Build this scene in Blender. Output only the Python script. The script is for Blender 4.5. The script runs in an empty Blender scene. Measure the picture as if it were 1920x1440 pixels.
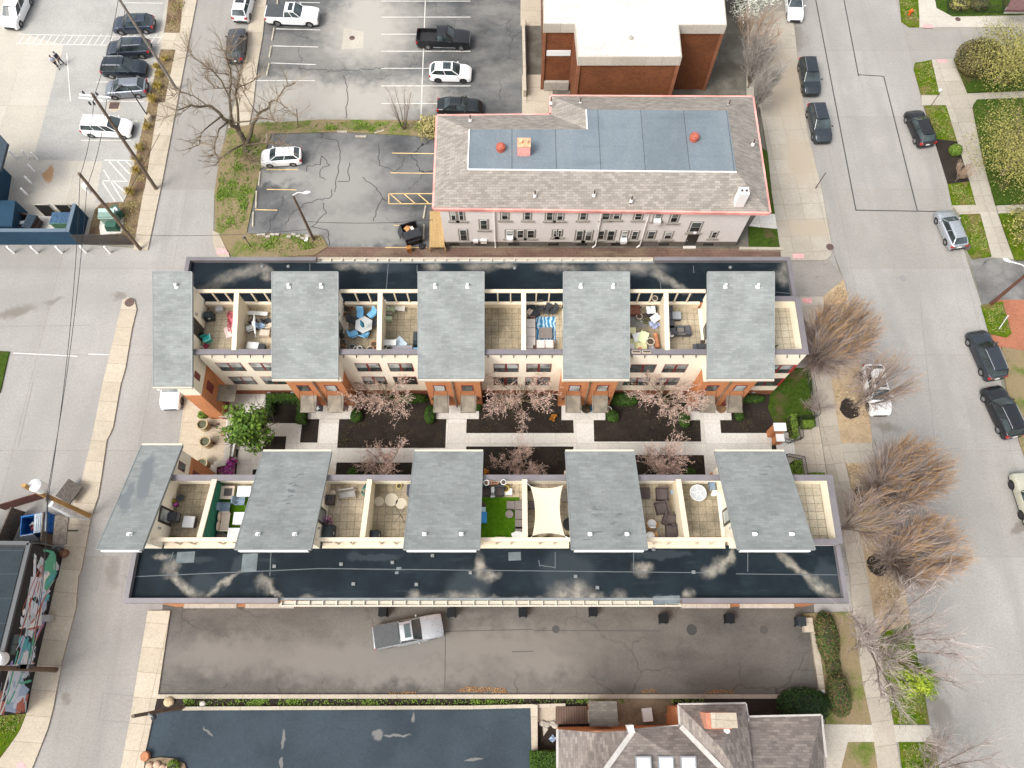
import bpy, math, random
from mathutils import Vector, Matrix
random.seed(7)
S = bpy.context.scene
COL = S.collection
R = math.radians
# ------------------------------------------------------------------ camera geometry
FPX, OFF, CAMH = 1390.0, 545.0, 63.0
TILT = math.atan(OFF / FPX)
CT, ST = math.cos(TILT), math.sin(TILT)
def P(x, y, z=0.0):
 """the point of the place at height z that the photograph shows at (x, y)"""
 u, v = (x - 960) / FPX, (y - 720) / FPX
 d = (CAMH - z) / (CT + ST * v)
 return Vector((u * d, (ST - CT * v) * d, z))
def PX(pts, z=0.0): return [P(a, b, z) for a, b in pts]
# ------------------------------------------------------------------ materials
def _nt(name):
 m = bpy.data.materials.new(name); m.use_nodes = True
 nt = m.node_tree; b = nt.nodes['Principled BSDF']
 return m, nt, b
def _n(nt, t, **kw):
 n = nt.nodes.new(t)
 for k, v in kw.items(): setattr(n, k, v)
 return n
def _pos(nt, local=False):
 if local: return _n(nt, 'ShaderNodeTexCoord').outputs['Object']
 return _n(nt, 'ShaderNodeNewGeometry').outputs['Position']
def c4(c): return (c[0], c[1], c[2], 1)
def _noise(nt, vec, scale, detail=4, rough=.6, stretch=None):
 if stretch:
  mp = _n(nt, 'ShaderNodeMapping'); mp.inputs['Scale'].default_value = stretch
  nt.links.new(vec, mp.inputs[0]); vec = mp.outputs[0]
 n = _n(nt, 'ShaderNodeTexNoise'); n.inputs['Scale'].default_value = scale
 n.inputs['Detail'].default_value = detail; n.inputs['Roughness'].default_value = rough
 nt.links.new(vec, n.inputs['Vector']); return n.outputs['Fac']
def _ramp(nt, fac, lo, hi, a=0.0, b=1.0):
 r = _n(nt, 'ShaderNodeMapRange'); r.interpolation_type = 'SMOOTHSTEP'
 for k, v in zip((1, 2, 3, 4), (lo, hi, a, b)): r.inputs[k].default_value = v
 nt.links.new(fac, r.inputs[0]); return r.outputs[0]
def _mix(nt, fac, a, b, blend='MIX'):
 m = _n(nt, 'ShaderNodeMix', data_type='RGBA', blend_type=blend)
 if isinstance(fac, (int, float)): m.inputs[0].default_value = fac
 else: nt.links.new(fac, m.inputs[0])
 for i, c in ((6, a), (7, b)):
  if isinstance(c, (tuple, list)): m.inputs[i].default_value = c4(c)
  else: nt.links.new(c, m.inputs[i])
 return m.outputs[2]
def _math(nt, op, a, b=None, c=None):
 m = _n(nt, 'ShaderNodeMath', operation=op)
 for i, q in enumerate((a, b, c)):
  if q is None: continue
  if isinstance(q, (int, float)): m.inputs[i].default_value = q
  else: nt.links.new(q, m.inputs[i])
 return m.outputs[0]
def _bump(nt, b, fac, strength=.3, dist=.02):
 bp = _n(nt, 'ShaderNodeBump'); bp.inputs['Strength'].default_value = strength
 bp.inputs['Distance'].default_value = dist
 nt.links.new(fac, bp.inputs['Height']); nt.links.new(bp.outputs[0], b.inputs['Normal'])
def _spots(nt, vec, spots, nscale=.9, namp=.8, soft=.25):
 """stains of their own shape: ellipses (x, y, a, b, turn) with a torn outline"""
 nz = _n(nt, 'ShaderNodeTexNoise'); nz.inputs['Scale'].default_value = nscale; nz.inputs['Detail'].default_value = 5
 nt.links.new(vec, nz.inputs['Vector'])
 off = _n(nt, 'ShaderNodeVectorMath', operation='MULTIPLY_ADD')
 nt.links.new(nz.outputs['Color'], off.inputs[0]); off.inputs[1].default_value = (namp * 2, namp * 2, 0)
 sub = _n(nt, 'ShaderNodeVectorMath', operation='SUBTRACT'); nt.links.new(vec, sub.inputs[0]); sub.inputs[1].default_value = (namp, namp, 0)
 nt.links.new(sub.outputs[0], off.inputs[2])
 total = None
 for (x, y, a, b_, t) in spots:
  mp = _n(nt, 'ShaderNodeMapping', vector_type='TEXTURE')
  mp.inputs['Location'].default_value = (x, y, 0); mp.inputs['Rotation'].default_value = (0, 0, R(t)); mp.inputs['Scale'].default_value = (a, b_, 1e4)
  nt.links.new(off.outputs[0], mp.inputs[0])
  ln = _n(nt, 'ShaderNodeVectorMath', operation='LENGTH'); nt.links.new(mp.outputs[0], ln.inputs[0])
  k = _ramp(nt, ln.outputs['Value'], 1 - soft, 1 + soft, 1.0, 0.0)
  total = k if total is None else _math(nt, 'MAXIMUM', total, k)
 return total
MATS = {}
ORD = 'first second third fourth fifth sixth seventh eighth ninth tenth eleventh twelfth'.split()
def plain(name, col, rough=.6, metal=0.0, spec=.5, var=0.0, scale=3.0, coat=0.0, bump=0.0):
 key = (name, tuple(col))
 if key in MATS: return MATS[key]
 m, nt, b = _nt(name)
 b.inputs['Roughness'].default_value = rough; b.inputs['Metallic'].default_value = metal
 b.inputs['Specular IOR Level'].default_value = spec; b.inputs['Coat Weight'].default_value = coat
 if var:
  p = _pos(nt, True); f = _noise(nt, p, scale, 5)
  lo = tuple(c * (1 - var) for c in col); hi = tuple(min(1, c * (1 + var)) for c in col)
  nt.links.new(_mix(nt, _ramp(nt, f, .3, .7), lo, hi), b.inputs['Base Color'])
  if bump: _bump(nt, b, f, bump, .03)
 else: b.inputs['Base Color'].default_value = c4(col)
 MATS[key] = m; return m
def paving(name, col, var=.12, joint=None, tint=(1, .95, .88), blot=.25, spots=None, scol=None, turn=0, grain=14, streak=None, jw=.02, snoise=.6, patch=None, jcol=.55, bumps=.15, cracks=0.0, ssoft=.25, spots2=None):
 """mottled concrete / asphalt / tiles, with joints laid in the ground's own metres"""
 m, nt, b = _nt(name); pos = _pos(nt)
 b.inputs['Roughness'].default_value = .92; b.inputs['Specular IOR Level'].default_value = .25
 f1 = _noise(nt, pos, .16, 5); f2 = _noise(nt, pos, 1.3, 6); f3 = _noise(nt, pos, grain, 3)
 c = _mix(nt, _ramp(nt, f1, .3, .7), tuple(q * (1 - var) for q in col), tuple(min(1, q * (1 + var)) for q in col))
 c = _mix(nt, _ramp(nt, f2, .52, .75, 0, blot), c, tuple(q * t * .62 for q, t in zip(col, tint)))
 c = _mix(nt, _ramp(nt, f2, .44, .2, 0, blot * .8), c, tuple(min(1, q * 1.25) for q in col))
 if streak:
  fs = _noise(nt, pos, streak[0], 4, .6, streak[1]); c = _mix(nt, _ramp(nt, fs, .5, .72, 0, streak[2]), c, tuple(q * .6 for q in col))
 if patch:
  fp = _noise(nt, pos, patch[0], 7, .62, patch[3] if len(patch) > 3 else None); c = _mix(nt, _ramp(nt, fp, .44 - patch[4] if len(patch) > 4 else .42, .64, 0, patch[2]), c, patch[1])
 c = _mix(nt, _ramp(nt, f3, .35, .65, 0, 1), _mix(nt, .2 if bumps > .1 else .05, c, (0, 0, 0)), c); c = _mix(nt, _ramp(nt, _noise(nt, pos, 4.5, 5, .7), .38, .62, 0, 1), _mix(nt, .1 if bumps > .1 else .03, c, (0, 0, 0)), c)
 h = f3
 if cracks:
  wn = _n(nt, 'ShaderNodeTexNoise'); wn.inputs['Scale'].default_value = .8; nt.links.new(pos, wn.inputs['Vector'])
  wv = _n(nt, 'ShaderNodeVectorMath', operation='MULTIPLY_ADD'); nt.links.new(wn.outputs['Color'], wv.inputs[0]); wv.inputs[1].default_value = (1.6, 1.6, 0); nt.links.new(pos, wv.inputs[2])
  vo = _n(nt, 'ShaderNodeTexVoronoi', feature='DISTANCE_TO_EDGE'); vo.inputs['Scale'].default_value = .17; nt.links.new(wv.outputs[0], vo.inputs['Vector'])
  c = _mix(nt, _math(nt, 'MULTIPLY', _ramp(nt, vo.outputs['Distance'], .004, .012, cracks, 0), _ramp(nt, f1, .42, .56)), c, tuple(q * .25 for q in col))
 if joint:
  mp = _n(nt, 'ShaderNodeMapping', vector_type='TEXTURE'); mp.inputs['Rotation'].default_value = (0, 0, R(turn)); nt.links.new(pos, mp.inputs[0])
  br = _n(nt, 'ShaderNodeTexBrick'); br.offset = joint[2] if len(joint) > 2 else 0; br.inputs['Scale'].default_value = 1
  br.inputs['Brick Width'].default_value = joint[0]; br.inputs['Row Height'].default_value = joint[1]
  br.inputs['Mortar Size'].default_value = jw; br.inputs['Mortar Smooth'].default_value = .1
  br.inputs['Color1'].default_value = (1, 1, 1, 1); br.inputs['Color2'].default_value = (.86, .85, .83, 1); br.inputs['Mortar'].default_value = (jcol, jcol * .96, jcol * .9, 1)
  nt.links.new(mp.outputs[0], br.inputs['Vector']); c = _mix(nt, 1.0, c, br.outputs['Color'], 'MULTIPLY')
 if spots: c = _mix(nt, _spots(nt, pos, spots, 1.1, snoise, ssoft), c, scol)
 if spots2: c = _mix(nt, _math(nt, 'MULTIPLY', _spots(nt, pos, spots2, .5, 1.2, .9), .32), c, tuple(q * .62 for q in col))
 nt.links.new(c, b.inputs['Base Color']); _bump(nt, b, h, bumps, .01)
 return m
def courses(name, c1, c2, mortar, bw, rh, wall=True, var=.15, big=None, msize=.01, spec=.2, turn=0, offset=.5, rough=.9):
 """brick walls (courses in z) or shingle roofs (courses in plan)"""
 m, nt, b = _nt(name); pos = _pos(nt); b.inputs['Roughness'].default_value = rough; b.inputs['Specular IOR Level'].default_value = spec
 if wall:
  sp = _n(nt, 'ShaderNodeSeparateXYZ'); nt.links.new(pos, sp.inputs[0])
  cb = _n(nt, 'ShaderNodeCombineXYZ'); nt.links.new(_math(nt, 'ADD', sp.outputs[0], sp.outputs[1]), cb.inputs[0]); nt.links.new(sp.outputs[2], cb.inputs[1]); vec = cb.outputs[0]
 else:
  mp = _n(nt, 'ShaderNodeMapping', vector_type='TEXTURE'); mp.inputs['Rotation'].default_value = (0, 0, R(turn)); nt.links.new(pos, mp.inputs[0]); vec = mp.outputs[0]
 br = _n(nt, 'ShaderNodeTexBrick'); br.offset = offset; br.inputs['Scale'].default_value = 1
 br.inputs['Brick Width'].default_value = bw; br.inputs['Row Height'].default_value = rh; br.inputs['Mortar Size'].default_value = msize
 br.inputs['Color1'].default_value = c4(c1); br.inputs['Color2'].default_value = c4(c2); br.inputs['Mortar'].default_value = c4(mortar)
 nt.links.new(vec, br.inputs['Vector'])
 f = _noise(nt, pos, .5, 5); c = _mix(nt, _ramp(nt, f, .3, .7), _mix(nt, var, br.outputs['Color'], (0, 0, 0)), br.outputs['Color'])
 f2 = _noise(nt, pos, 4, 4); c = _mix(nt, _ramp(nt, f2, .5, .75, 0, .3), c, tuple(min(1, q * 1.35) for q in c2))
 if big: c = _mix(nt, _spots(nt, pos, big[0], .8, .7), c, big[1])
 nt.links.new(c, b.inputs['Base Color']); _bump(nt, b, f2, .2, .02)
 return m
def turf(name, g1, g2, dry, dryness=.5, scale=.6):
 m, nt, b = _nt(name); pos = _pos(nt); b.inputs['Roughness'].default_value = .95; b.inputs['Specular IOR Level'].default_value = .1
 c = _mix(nt, _ramp(nt, _noise(nt, pos, 3.5, 6), .35, .65), g1, g2)
 c = _mix(nt, _ramp(nt, _noise(nt, pos, scale, 6), .62 - dryness * .3, .72 - dryness * .2), c, dry)
 f = _noise(nt, pos, 22, 4, .7); c = _mix(nt, _ramp(nt, f, .35, .6), _mix(nt, .45, c, (0, 0, 0)), c)
 nt.links.new(c, b.inputs['Base Color']); _bump(nt, b, f, .8, .06)
 return m
def leafmat(name, c1, c2, trans=.0):
 key = (name,)
 if key in MATS: return MATS[key]
 m, nt, b = _nt(name); b.inputs['Roughness'].default_value = .7; b.inputs['Specular IOR Level'].default_value = .2
 g = _n(nt, 'ShaderNodeNewGeometry')
 c = _mix(nt, g.outputs['Random Per Island'], c1, c2)
 nt.links.new(c, b.inputs['Base Color'])
 MATS[key] = m; return m
def paint(name, col, metal=.0, rough=.3):
 key = (name, tuple(col))
 if key in MATS: return MATS[key]
 m, nt, b = _nt(name); b.inputs['Base Color'].default_value = c4(col); b.inputs['Roughness'].default_value = rough
 b.inputs['Metallic'].default_value = metal; b.inputs['Coat Weight'].default_value = .6; b.inputs['Coat Roughness'].default_value = .08
 f = _noise(nt, _pos(nt, True), 2.5, 3); nt.links.new(_ramp(nt, f, .3, .7, rough * .8, rough * 1.3), b.inputs['Roughness'])
 MATS[key] = m; return m
# ------------------------------------------------------------------ mesh building
class MB:
 def __init__(s): s.v = []; s.f = []; s.m = []; s.mi = 0
 def add(s, vs, fs):
  o = len(s.v); s.v += [tuple(q) for q in vs]
  for q in fs: s.f.append([o + i for i in q]); s.m.append(s.mi)
  return s
 def poly(s, pts): return s.add(pts, [list(range(len(pts)))])
 def hexa(s, p): return s.add(p, [(3, 2, 1, 0), (4, 5, 6, 7), (0, 1, 5, 4), (1, 2, 6, 5), (2, 3, 7, 6), (3, 0, 4, 7)])
 def box(s, x, y, z, sx, sy, sz, rz=0.0, tx=1.0, ty=1.0):
  """box standing on z, its top scaled by tx, ty"""
  c, n = math.cos(rz), math.sin(rz); p = []
  for zz, kx, ky in ((z, 1, 1), (z + sz, tx, ty)):
   for a, b in ((-1, -1), (1, -1), (1, 1), (-1, 1)):
    dx, dy = a * sx / 2 * kx, b * sy / 2 * ky; p.append((x + c * dx - n * dy, y + n * dx + c * dy, zz))
  return s.hexa(p)
 def bb(s, x0, x1, y0, y1, z0, z1): return s.box((x0 + x1) / 2, (y0 + y1) / 2, z0, x1 - x0, y1 - y0, z1 - z0)
 def prism(s, pts, z0, z1, bottom=False):
  n = len(pts); a = sum(pts[i][0] * pts[(i + 1) % n][1] - pts[(i + 1) % n][0] * pts[i][1] for i in range(n))
  if a < 0: pts = list(pts)[::-1]
  v = [(p[0], p[1], z0) for p in pts] + [(p[0], p[1], z1) for p in pts]
  f = [list(range(n, 2 * n))] + [(i, (i + 1) % n, n + (i + 1) % n, n + i) for i in range(n)]
  if bottom: f.append(list(range(n))[::-1])
  return s.add(v, f)
 def ring(s, pts, w, z0, z1):
  """a kerb or parapet of width w along a closed or open line"""
  for a, b in zip(pts, pts[1:]): s.bar(a, b, w, z0, z1)
  return s
 def bar(s, a, b, w, z0, z1):
  a, b = Vector(a[:2]), Vector(b[:2]); d = b - a
  return s.box((a.x + b.x) / 2, (a.y + b.y) / 2, z0, d.length, w, z1 - z0, math.atan2(d.y, d.x))
 def tube(s, pts, rad, n=6, cap=True):
  pts = [Vector(p) for p in pts]; o = len(s.v); k = len(pts); prev = None
  for i, p in enumerate(pts):
   t = (pts[min(i + 1, k - 1)] - pts[max(i - 1, 0)])
   if t.length < 1e-6: t = Vector((0, 0, 1))
   t.normalize()
   u = t.cross(Vector((0, 0, 1)) if abs(t.z) < .9 else Vector((1, 0, 0))) if prev is None else prev - t * prev.dot(t)
   if u.length < 1e-5: u = t.orthogonal()
   u.normalize(); prev = u; w = t.cross(u)
   r = rad[i] if isinstance(rad, (list, tuple)) else rad
   for j in range(n):
    a = 2 * math.pi * j / n; q = p + (u * math.cos(a) + w * math.sin(a)) * r; s.v.append((q.x, q.y, q.z))
  for i in range(k - 1):
   for j in range(n): s.f.append([o + i * n + j, o + i * n + (j + 1) % n, o + (i + 1) * n + (j + 1) % n, o + (i + 1) * n + j]); s.m.append(s.mi)
  if cap:
   s.f.append([o + j for j in range(n)][::-1]); s.m.append(s.mi); s.f.append([o + (k - 1) * n + j for j in range(n)]); s.m.append(s.mi)
  return s
 def lathe(s, x, y, prof, n=14, cap0=True, cap1=True, sx=1.0, rz=0.0):
  o = len(s.v); c0, s0 = math.cos(rz), math.sin(rz)
  for r, z in prof:
   for j in range(n):
    a = 2 * math.pi * j / n; dx, dy = math.cos(a) * r * sx, math.sin(a) * r; s.v.append((x + dx * c0 - dy * s0, y + dx * s0 + dy * c0, z))
  k = len(prof)
  for i in range(k - 1):
   for j in range(n): s.f.append([o + i * n + j, o + i * n + (j + 1) % n, o + (i + 1) * n + (j + 1) % n, o + (i + 1) * n + j]); s.m.append(s.mi)
  if cap0: s.f.append([o + j for j in range(n)][::-1]); s.m.append(s.mi)
  if cap1: s.f.append([o + (k - 1) * n + j for j in range(n)]); s.m.append(s.mi)
  return s
 def ball(s, x, y, z, rx, ry, rz, n=10, k=6, rough=0.0, seed=0):
  rnd = random.Random(seed); prof = []; o = len(s.v)
  for i in range(k + 1):
   t = -math.pi / 2 + math.pi * i / k
   for j in range(n):
    a = 2 * math.pi * j / n; q = 1 + rnd.uniform(-rough, rough)
    s.v.append((x + math.cos(t) * math.cos(a) * rx * q, y + math.cos(t) * math.sin(a) * ry * q, z + math.sin(t) * rz * q))
  for i in range(k):
   for j in range(n): s.f.append([o + i * n + j, o + i * n + (j + 1) % n, o + (i + 1) * n + (j + 1) % n, o + (i + 1) * n + j]); s.m.append(s.mi)
  return s
 def build(s, name, mat, parent=None, off=None, smooth=None):
  me = bpy.data.meshes.new(name); v = s.v
  if off is not None: v = [(a - off[0], b - off[1], c - off[2]) for a, b, c in v]
  me.from_pydata(v, [], s.f)
  for q in (mat if isinstance(mat, (list, tuple)) else [mat]): me.materials.append(q)
  if any(s.m): me.polygons.foreach_set('material_index', s.m)
  if smooth is not None:
   me.polygons.foreach_set('use_smooth', [True] * len(me.polygons))
   try: me.set_sharp_from_angle(angle=R(smooth))
   except Exception: pass
  me.update(); o = bpy.data.objects.new(name, me); COL.objects.link(o)
  if parent is not None: o.parent = parent
  elif off is not None: o.location = off
  return o
def tag(o, label=None, cat=None, group=None, kind=None):
 if label: o['label'] = label
 if cat: o['category'] = cat
 if group: o['group'] = group
 if kind: o['kind'] = kind
 return o
def empty(name, loc, label, cat, group=None, rz=0.0):
 o = bpy.data.objects.new(name, None); COL.objects.link(o); o.location = loc; o.rotation_euler = (0, 0, rz); o.empty_display_size = .2
 return tag(o, label, cat, group)
def copy_tree(o, parent=None):
 c = o.copy(); COL.objects.link(c)
 if parent is not None: c.parent = parent
 for ch in list(o.children): copy_tree(ch, c)
 return c
def sheet(name, px, z, mat, kind='structure', world=False, label=None):
 mb = MB(); pts = [(p[0], p[1], z) for p in px] if world else PX(px, z)
 a = sum(pts[i][0] * pts[(i + 1) % len(pts)][1] - pts[(i + 1) % len(pts)][0] * pts[i][1] for i in range(len(pts)))
 mb.poly(pts if a > 0 else pts[::-1]); return tag(mb.build(name, mat), label=label, kind=kind)
def slab(name, px, z0, z1, mat, kind='structure', world=False):
 pts = px if world else PX(px, z1)
 return tag(MB().prism(pts, z0, z1).build(name, mat), kind=kind)
# ------------------------------------------------------------------ surfaces of the place
M = {}
gp = lambda x, y: tuple(P(x, y)[:2])
M['street'] = paving('street_concrete', (.35, .335, .315), .07, blot=.16, streak=(.55, (1, .06, 1), .3), grain=12, patch=(.09, (.29, .275, .255), .5, (1.2, .5, 1)), joint=(11, 9.2), jw=.03, jcol=.82,
 spots=[(*gp(x, y), a, b, t) for x, y, a, b, t in ((212, 1070, .5, 1.1, 10), (1490, 60, .9, 2.2, 20), (1755, 1320, .7, 1.7, 15), (1498, 85, .5, .8, 0), (1908, 990, .8, .35, 20), (1840, 88, 1.2, .35, 160), (1660, 800, 1.1, .4, 0), (30, 585, 1.9, .5, 15), (125, 1307, .35, .35, 0), (100, 566, .8, .25, 20), (222, 556, .6, .3, 0))], scol=(.17, .155, .135), snoise=.8, ssoft=.6, spots2=[(*gp(x, y), a, b, t) for x, y, a, b, t in ((1515, 90, .9, 7, 8), (1545, 330, .5, 7, 8), (1590, 560, .6, 8, 9), (1720, 1200, .7, 6, 8), (1600, 200, .5, 16, 4), (1650, 200, .5, 16, 4), (1690, 650, .5, 14, 5), (1760, 700, .5, 14, 5), (1770, 1150, .6, 12, 6), (300, 900, .5, 14, 0), (230, 1000, .5, 14, 0), (370, 300, .5, 12, 0), (410, 150, .5, 9, 0), (200, 1300, .8, 5, 0), (90, 560, 9, 1.2, 0), (120, 500, 9, .7, 0), (60, 830, 1.5, 7, -8), (1820, 75, 5, .6, 0), (155, 820, .6, 7, -6), (1860, 1000, .7, 8, 8))])
M['west_lane'] = M['street']
M['tan_walk'] = paving('pale_tan_sidewalk', (.5, .435, .345), .09, (7, 1.85), blot=.16, jcol=.6, turn=-4)
M['grey_walk'] = paving('grey_sidewalk', (.42, .385, .325), .1, (1.85, 1.85), blot=.2, jcol=.6, turn=3, spots=[(*gp(x, y), a, b, 0) for x, y, a, b in ((1500, 300, 1.6, 3), (1520, 430, 2, 1), (1470, 160, 2.2, 5))], scol=(.33, .28, .215), snoise=1.2, ssoft=.7)
M['white_walk'] = paving('new_pale_concrete', (.72, .695, .645), .05, (1.9, 1.9), blot=.07, jcol=.72, jw=.018)
M['left_concrete'] = paving('wide_concrete_apron', (.5, .465, .405), .07, (9, 6.3), blot=.12, jcol=.8, spots=[(*gp(x, y), a, b, 0) for x, y, a, b in ((92, 325, .5, 1.1), (90, 332, .3, .4))], scol=(.36, .22, .12))
M['left_asphalt'] = paving('faded_grey_parking', (.355, .345, .325), .08, None, blot=.22, patch=(.35, (.42, .41, .385), .5))
M['lot'] = paving('mottled_old_asphalt', (.085, .089, .09), .35, None, blot=.6, patch=(.11, (.3, .285, .26), .5, (1, 1.6, 1), .06), cracks=.5,
 spots=[(*gp(x, y), a, b, t) for x, y, a, b, t in ((560, 190, 8, 3.4, 0), (690, 60, 4.6, 5, 0), (650, 190, 8, 3, 0), (760, 180, 4, 2, 0), (690, 20, 3, 3, 0))], scol=(.33, .312, .28), snoise=1.9, ssoft=.7, streak=(.5, (.15, 1, 1), .3))
M['lot2'] = paving('patched_dark_asphalt', (.09, .094, .098), .35, None, blot=.6, patch=(.16, (.25, .245, .235), .4, (1, 1.3, 1), .05), cracks=.95,
 spots=[(*gp(x, y), a, b, t) for x, y, a, b, t in ((640, 340, 4.5, 4.6, 0), (650, 420, 5, 2.4, 0), (540, 330, 3.5, 1.2, 0), (700, 440, 4, 1.2, 0))], scol=(.235, .23, .215), snoise=1.9, ssoft=.7, streak=(.7, (.15, 1, 1), .35))
M['alley'] = paving('worn_brown_asphalt', (.098, .091, .082), .3, None, blot=.45, patch=(.14, (.16, .149, .133), .7, (.6, 1.5, 1), .06), streak=(.6, (.12, 1, 1), .4), cracks=.35,
 spots=[(*gp(x, y), a, b, t) for x, y, a, b, t in ((640, 1235, 9, 1.4, 0), (900, 1210, 9, 1.6, 0), (420, 1230, 5, 1.2, 0), (1010, 1240, 4, 1.3, 0), (760, 1260, 7, .9, 0))], scol=(.165, .153, .137), snoise=1.5, ssoft=.75)
M['blue_lot'] = paving('sealed_blue_asphalt', (.038, .053, .067), .22, None, blot=.25, tint=(1, 1, 1), patch=(.3, (.048, .066, .082), .5), cracks=.15,
 spots=[(*gp(x, y), a, b, t) for x, y, a, b, t in ((708, 1378, .4, .45, 0), (532, 1385, .12, .7, 0), (745, 1380, 1.0, .09, 0), (528, 1432, .12, .5, 0), (890, 1425, .7, .09, 10), (775, 1345, .12, .35, 0), (390, 1372, .5, .09, 140))], scol=(.14, .14, .135), snoise=.35)
M['drive'] = paving('stained_grey_driveway', (.2, .195, .185), .3, None, blot=.4, patch=(.35, (.09, .088, .085), .7), cracks=.9)
M['gravel'] = paving('packed_gravel', (.27, .25, .225), .15, None, blot=.4, grain=30, bumps=.5)
M['pavers'] = paving('red_brick_pavers', (.42, .17, .1), .14, (.24, .12, .5), blot=.25, jw=.012, jcol=.6)
M['brick_alley'] = paving('old_brick_alley', (.2, .125, .098), .3, (.12, .26, .5), tint=(.8, .75, .7), blot=.6, jw=.015, jcol=.5, turn=0, patch=(.5, (.3, .235, .165), .6, (.6, 1.6, 1), .02))
M['mulch'] = paving('dark_mulch', (.024, .0175, .014), .25, None, blot=.3, grain=26, bumps=.9, patch=(.8, (.045, .036, .027), .5))
M['straw'] = paving('straw_mulch', (.42, .315, .2), .2, None, blot=.6, grain=30, bumps=.9, patch=(1.2, (.27, .2, .12), .55))
M['soil'] = paving('bare_soil', (.25, .19, .125), .2, None, blot=.5, grain=18, bumps=.8, patch=(.7, (.13, .1, .06), .7))
M['yard'] = paving('dark_yard', (.11, .1, .08), .25, None, blot=.5, patch=(.4, (.2, .185, .16), .7))  # dark grey-brown yard ground with paler patches
M['grass'] = turf('spring_grass', (.055, .11, .004), (.115, .16, .006), (.17, .14, .05), .42)
M['weeds'] = turf('weedy_grass', (.1, .15, .025), (.15, .185, .04), (.27, .21, .12), .95, .45)
M['darklawn'] = turf('dark_lawn', (.035, .07, .008), (.06, .1, .013), (.1, .085, .035), .35)
M['median'] = turf('dry_planting', (.2, .15, .085), (.27, .2, .12), (.15, .1, .065), .6)
M['kerb'] = paving('pale_kerb', (.47, .42, .34), .12, (3, 3), blot=.35, jcol=.6)
M['pink'] = plain('pink_tactile', (.62, .3, .3), .8, var=.1)
M['white_line'] = plain('worn_white_paint', (.6, .58, .54), .8, var=.15, scale=.9)
M['yellow_line'] = plain('worn_yellow_paint', (.6, .42, .19), .8, var=.2, scale=.9)
M['crackline'] = plain('tar_joint', (.05, .048, .045), .8)
M['iron'] = plain('cast_iron', (.11, .07, .06), .7, .3, var=.2)
M['steel'] = plain('galvanised_steel', (.45, .46, .47), .4, .6)
M['black'] = plain('black_metal', (.012, .012, .014), .45)
M['white'] = plain('white_paint', (.72, .72, .7), .45)
M['wood_pole'] = plain('weathered_pole', (.13, .095, .065), .9, var=.3, scale=2, bump=.4)
M['newwood'] = plain('yellow_pine_pole', (.33, .2, .07), .8, var=.2, scale=2)
M['bark'] = plain('grey_brown_bark', (.12, .092, .066), .95, var=.3, scale=5, bump=.6)
# ------------------------------------------------------------------ the ground, one sheet to the horizon
g = MB().poly([(-1500, -1200, -.02), (1500, -1200, -.02), (1500, 1800, -.02), (-1500, 1800, -.02)])
tag(g.build('ground', paving('far_ground', (.2, .19, .15), .2, blot=.4)), kind='structure')
sheet('road', [(376, -60), (474, -60), (467, 50), (425, 237), (402, 360), (400, 435), (407, 470), (430, 487), (470, 520), (440, 760), (346, 750), (335, 832), (320, 1140), (277, 1146), (244, 1345), (222, 1475), (-90, 1475), (-90, 440), (262, 466), (283, 445), (304, 340)], .004, M['west_lane'])
sheet('road', [(1480, -60), (1683, -60), (1690, 42), (1705, 51), (1960, 51), (1960, 110), (1716, 117), (1732, 197), (1778, 345), (1787, 397), (1812, 485), (1840, 570), (1852, 620), (1878, 720), (1912, 830), (1960, 960), (2000, 1475), (1765, 1475), (1745, 1362), (1702, 1137), (1672, 940), (1634, 802), (1600, 600), (1582, 522), (1562, 470), (1542, 360), (1515, 250), (1500, 150)], .004, M['street'])
sheet('parking_lot', [(-90, -60), (330, -60), (262, 300), (232, 380), (190, 380), (165, 440), (-90, 440)], .006, M['left_concrete'])
sheet('parking_lot', [(62, -60), (40, 62), (119, 84), (62, 299), (192, 303), (178, 381), (231, 379), (262, 262), (322, -60)], .010, M['left_asphalt'])
sheet('parking_lot', [(500, -60), (978, -60), (979, 230), (825, 230), (440, 230), (475, 193), (490, 70)], .006, M['lot'])
sheet('parking_lot', [(495, 246), (830, 246), (822, 472), (600, 472), (590, 450), (455, 440), (478, 345)], .006, M['lot2'])
sheet('alley', [(590, 463), (1467, 466), (1467, 520), (560, 520), (560, 480)], .010, M['brick_alley'])
sheet('alley', [(1465, 486), (1556, 486), (1584, 524), (1592, 562), (1500, 562), (1470, 530)], .009, M['gravel'])
sheet('alley', [(305, 1130), (1525, 1130), (1548, 1303), (297, 1303)], .006, M['alley'])
sheet('parking_lot', [(284, 1334), (998, 1320), (1000, 1480), (258, 1480)], .006, M['blue_lot'])
sheet('driveway', [(1818, 486), (1960, 484), (1960, 564), (1842, 572)], .009, M['drive'])
sheet('pavement', [(1870, 562), (1960, 562), (1960, 668), (1866, 652), (1858, 630)], .010, M['pavers'])
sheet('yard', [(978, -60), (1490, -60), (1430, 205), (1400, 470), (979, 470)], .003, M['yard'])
sheet('pavement', [(979, 140), (1036, 140), (1036, 220), (979, 220)], .008, M['tan_walk'])
sheet('pavement', [(976, -60), (1014, -60), (1014, 48), (976, 48)], .008, M['tan_walk'])
sheet('pavement', [(1480, 470), (1560, 465), (1600, 600), (1640, 830), (1672, 940), (1705, 1137), (1748, 1362), (1768, 1475), (1560, 1475), (1500, 1150), (1490, 560)], .002, M['street'])
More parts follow.
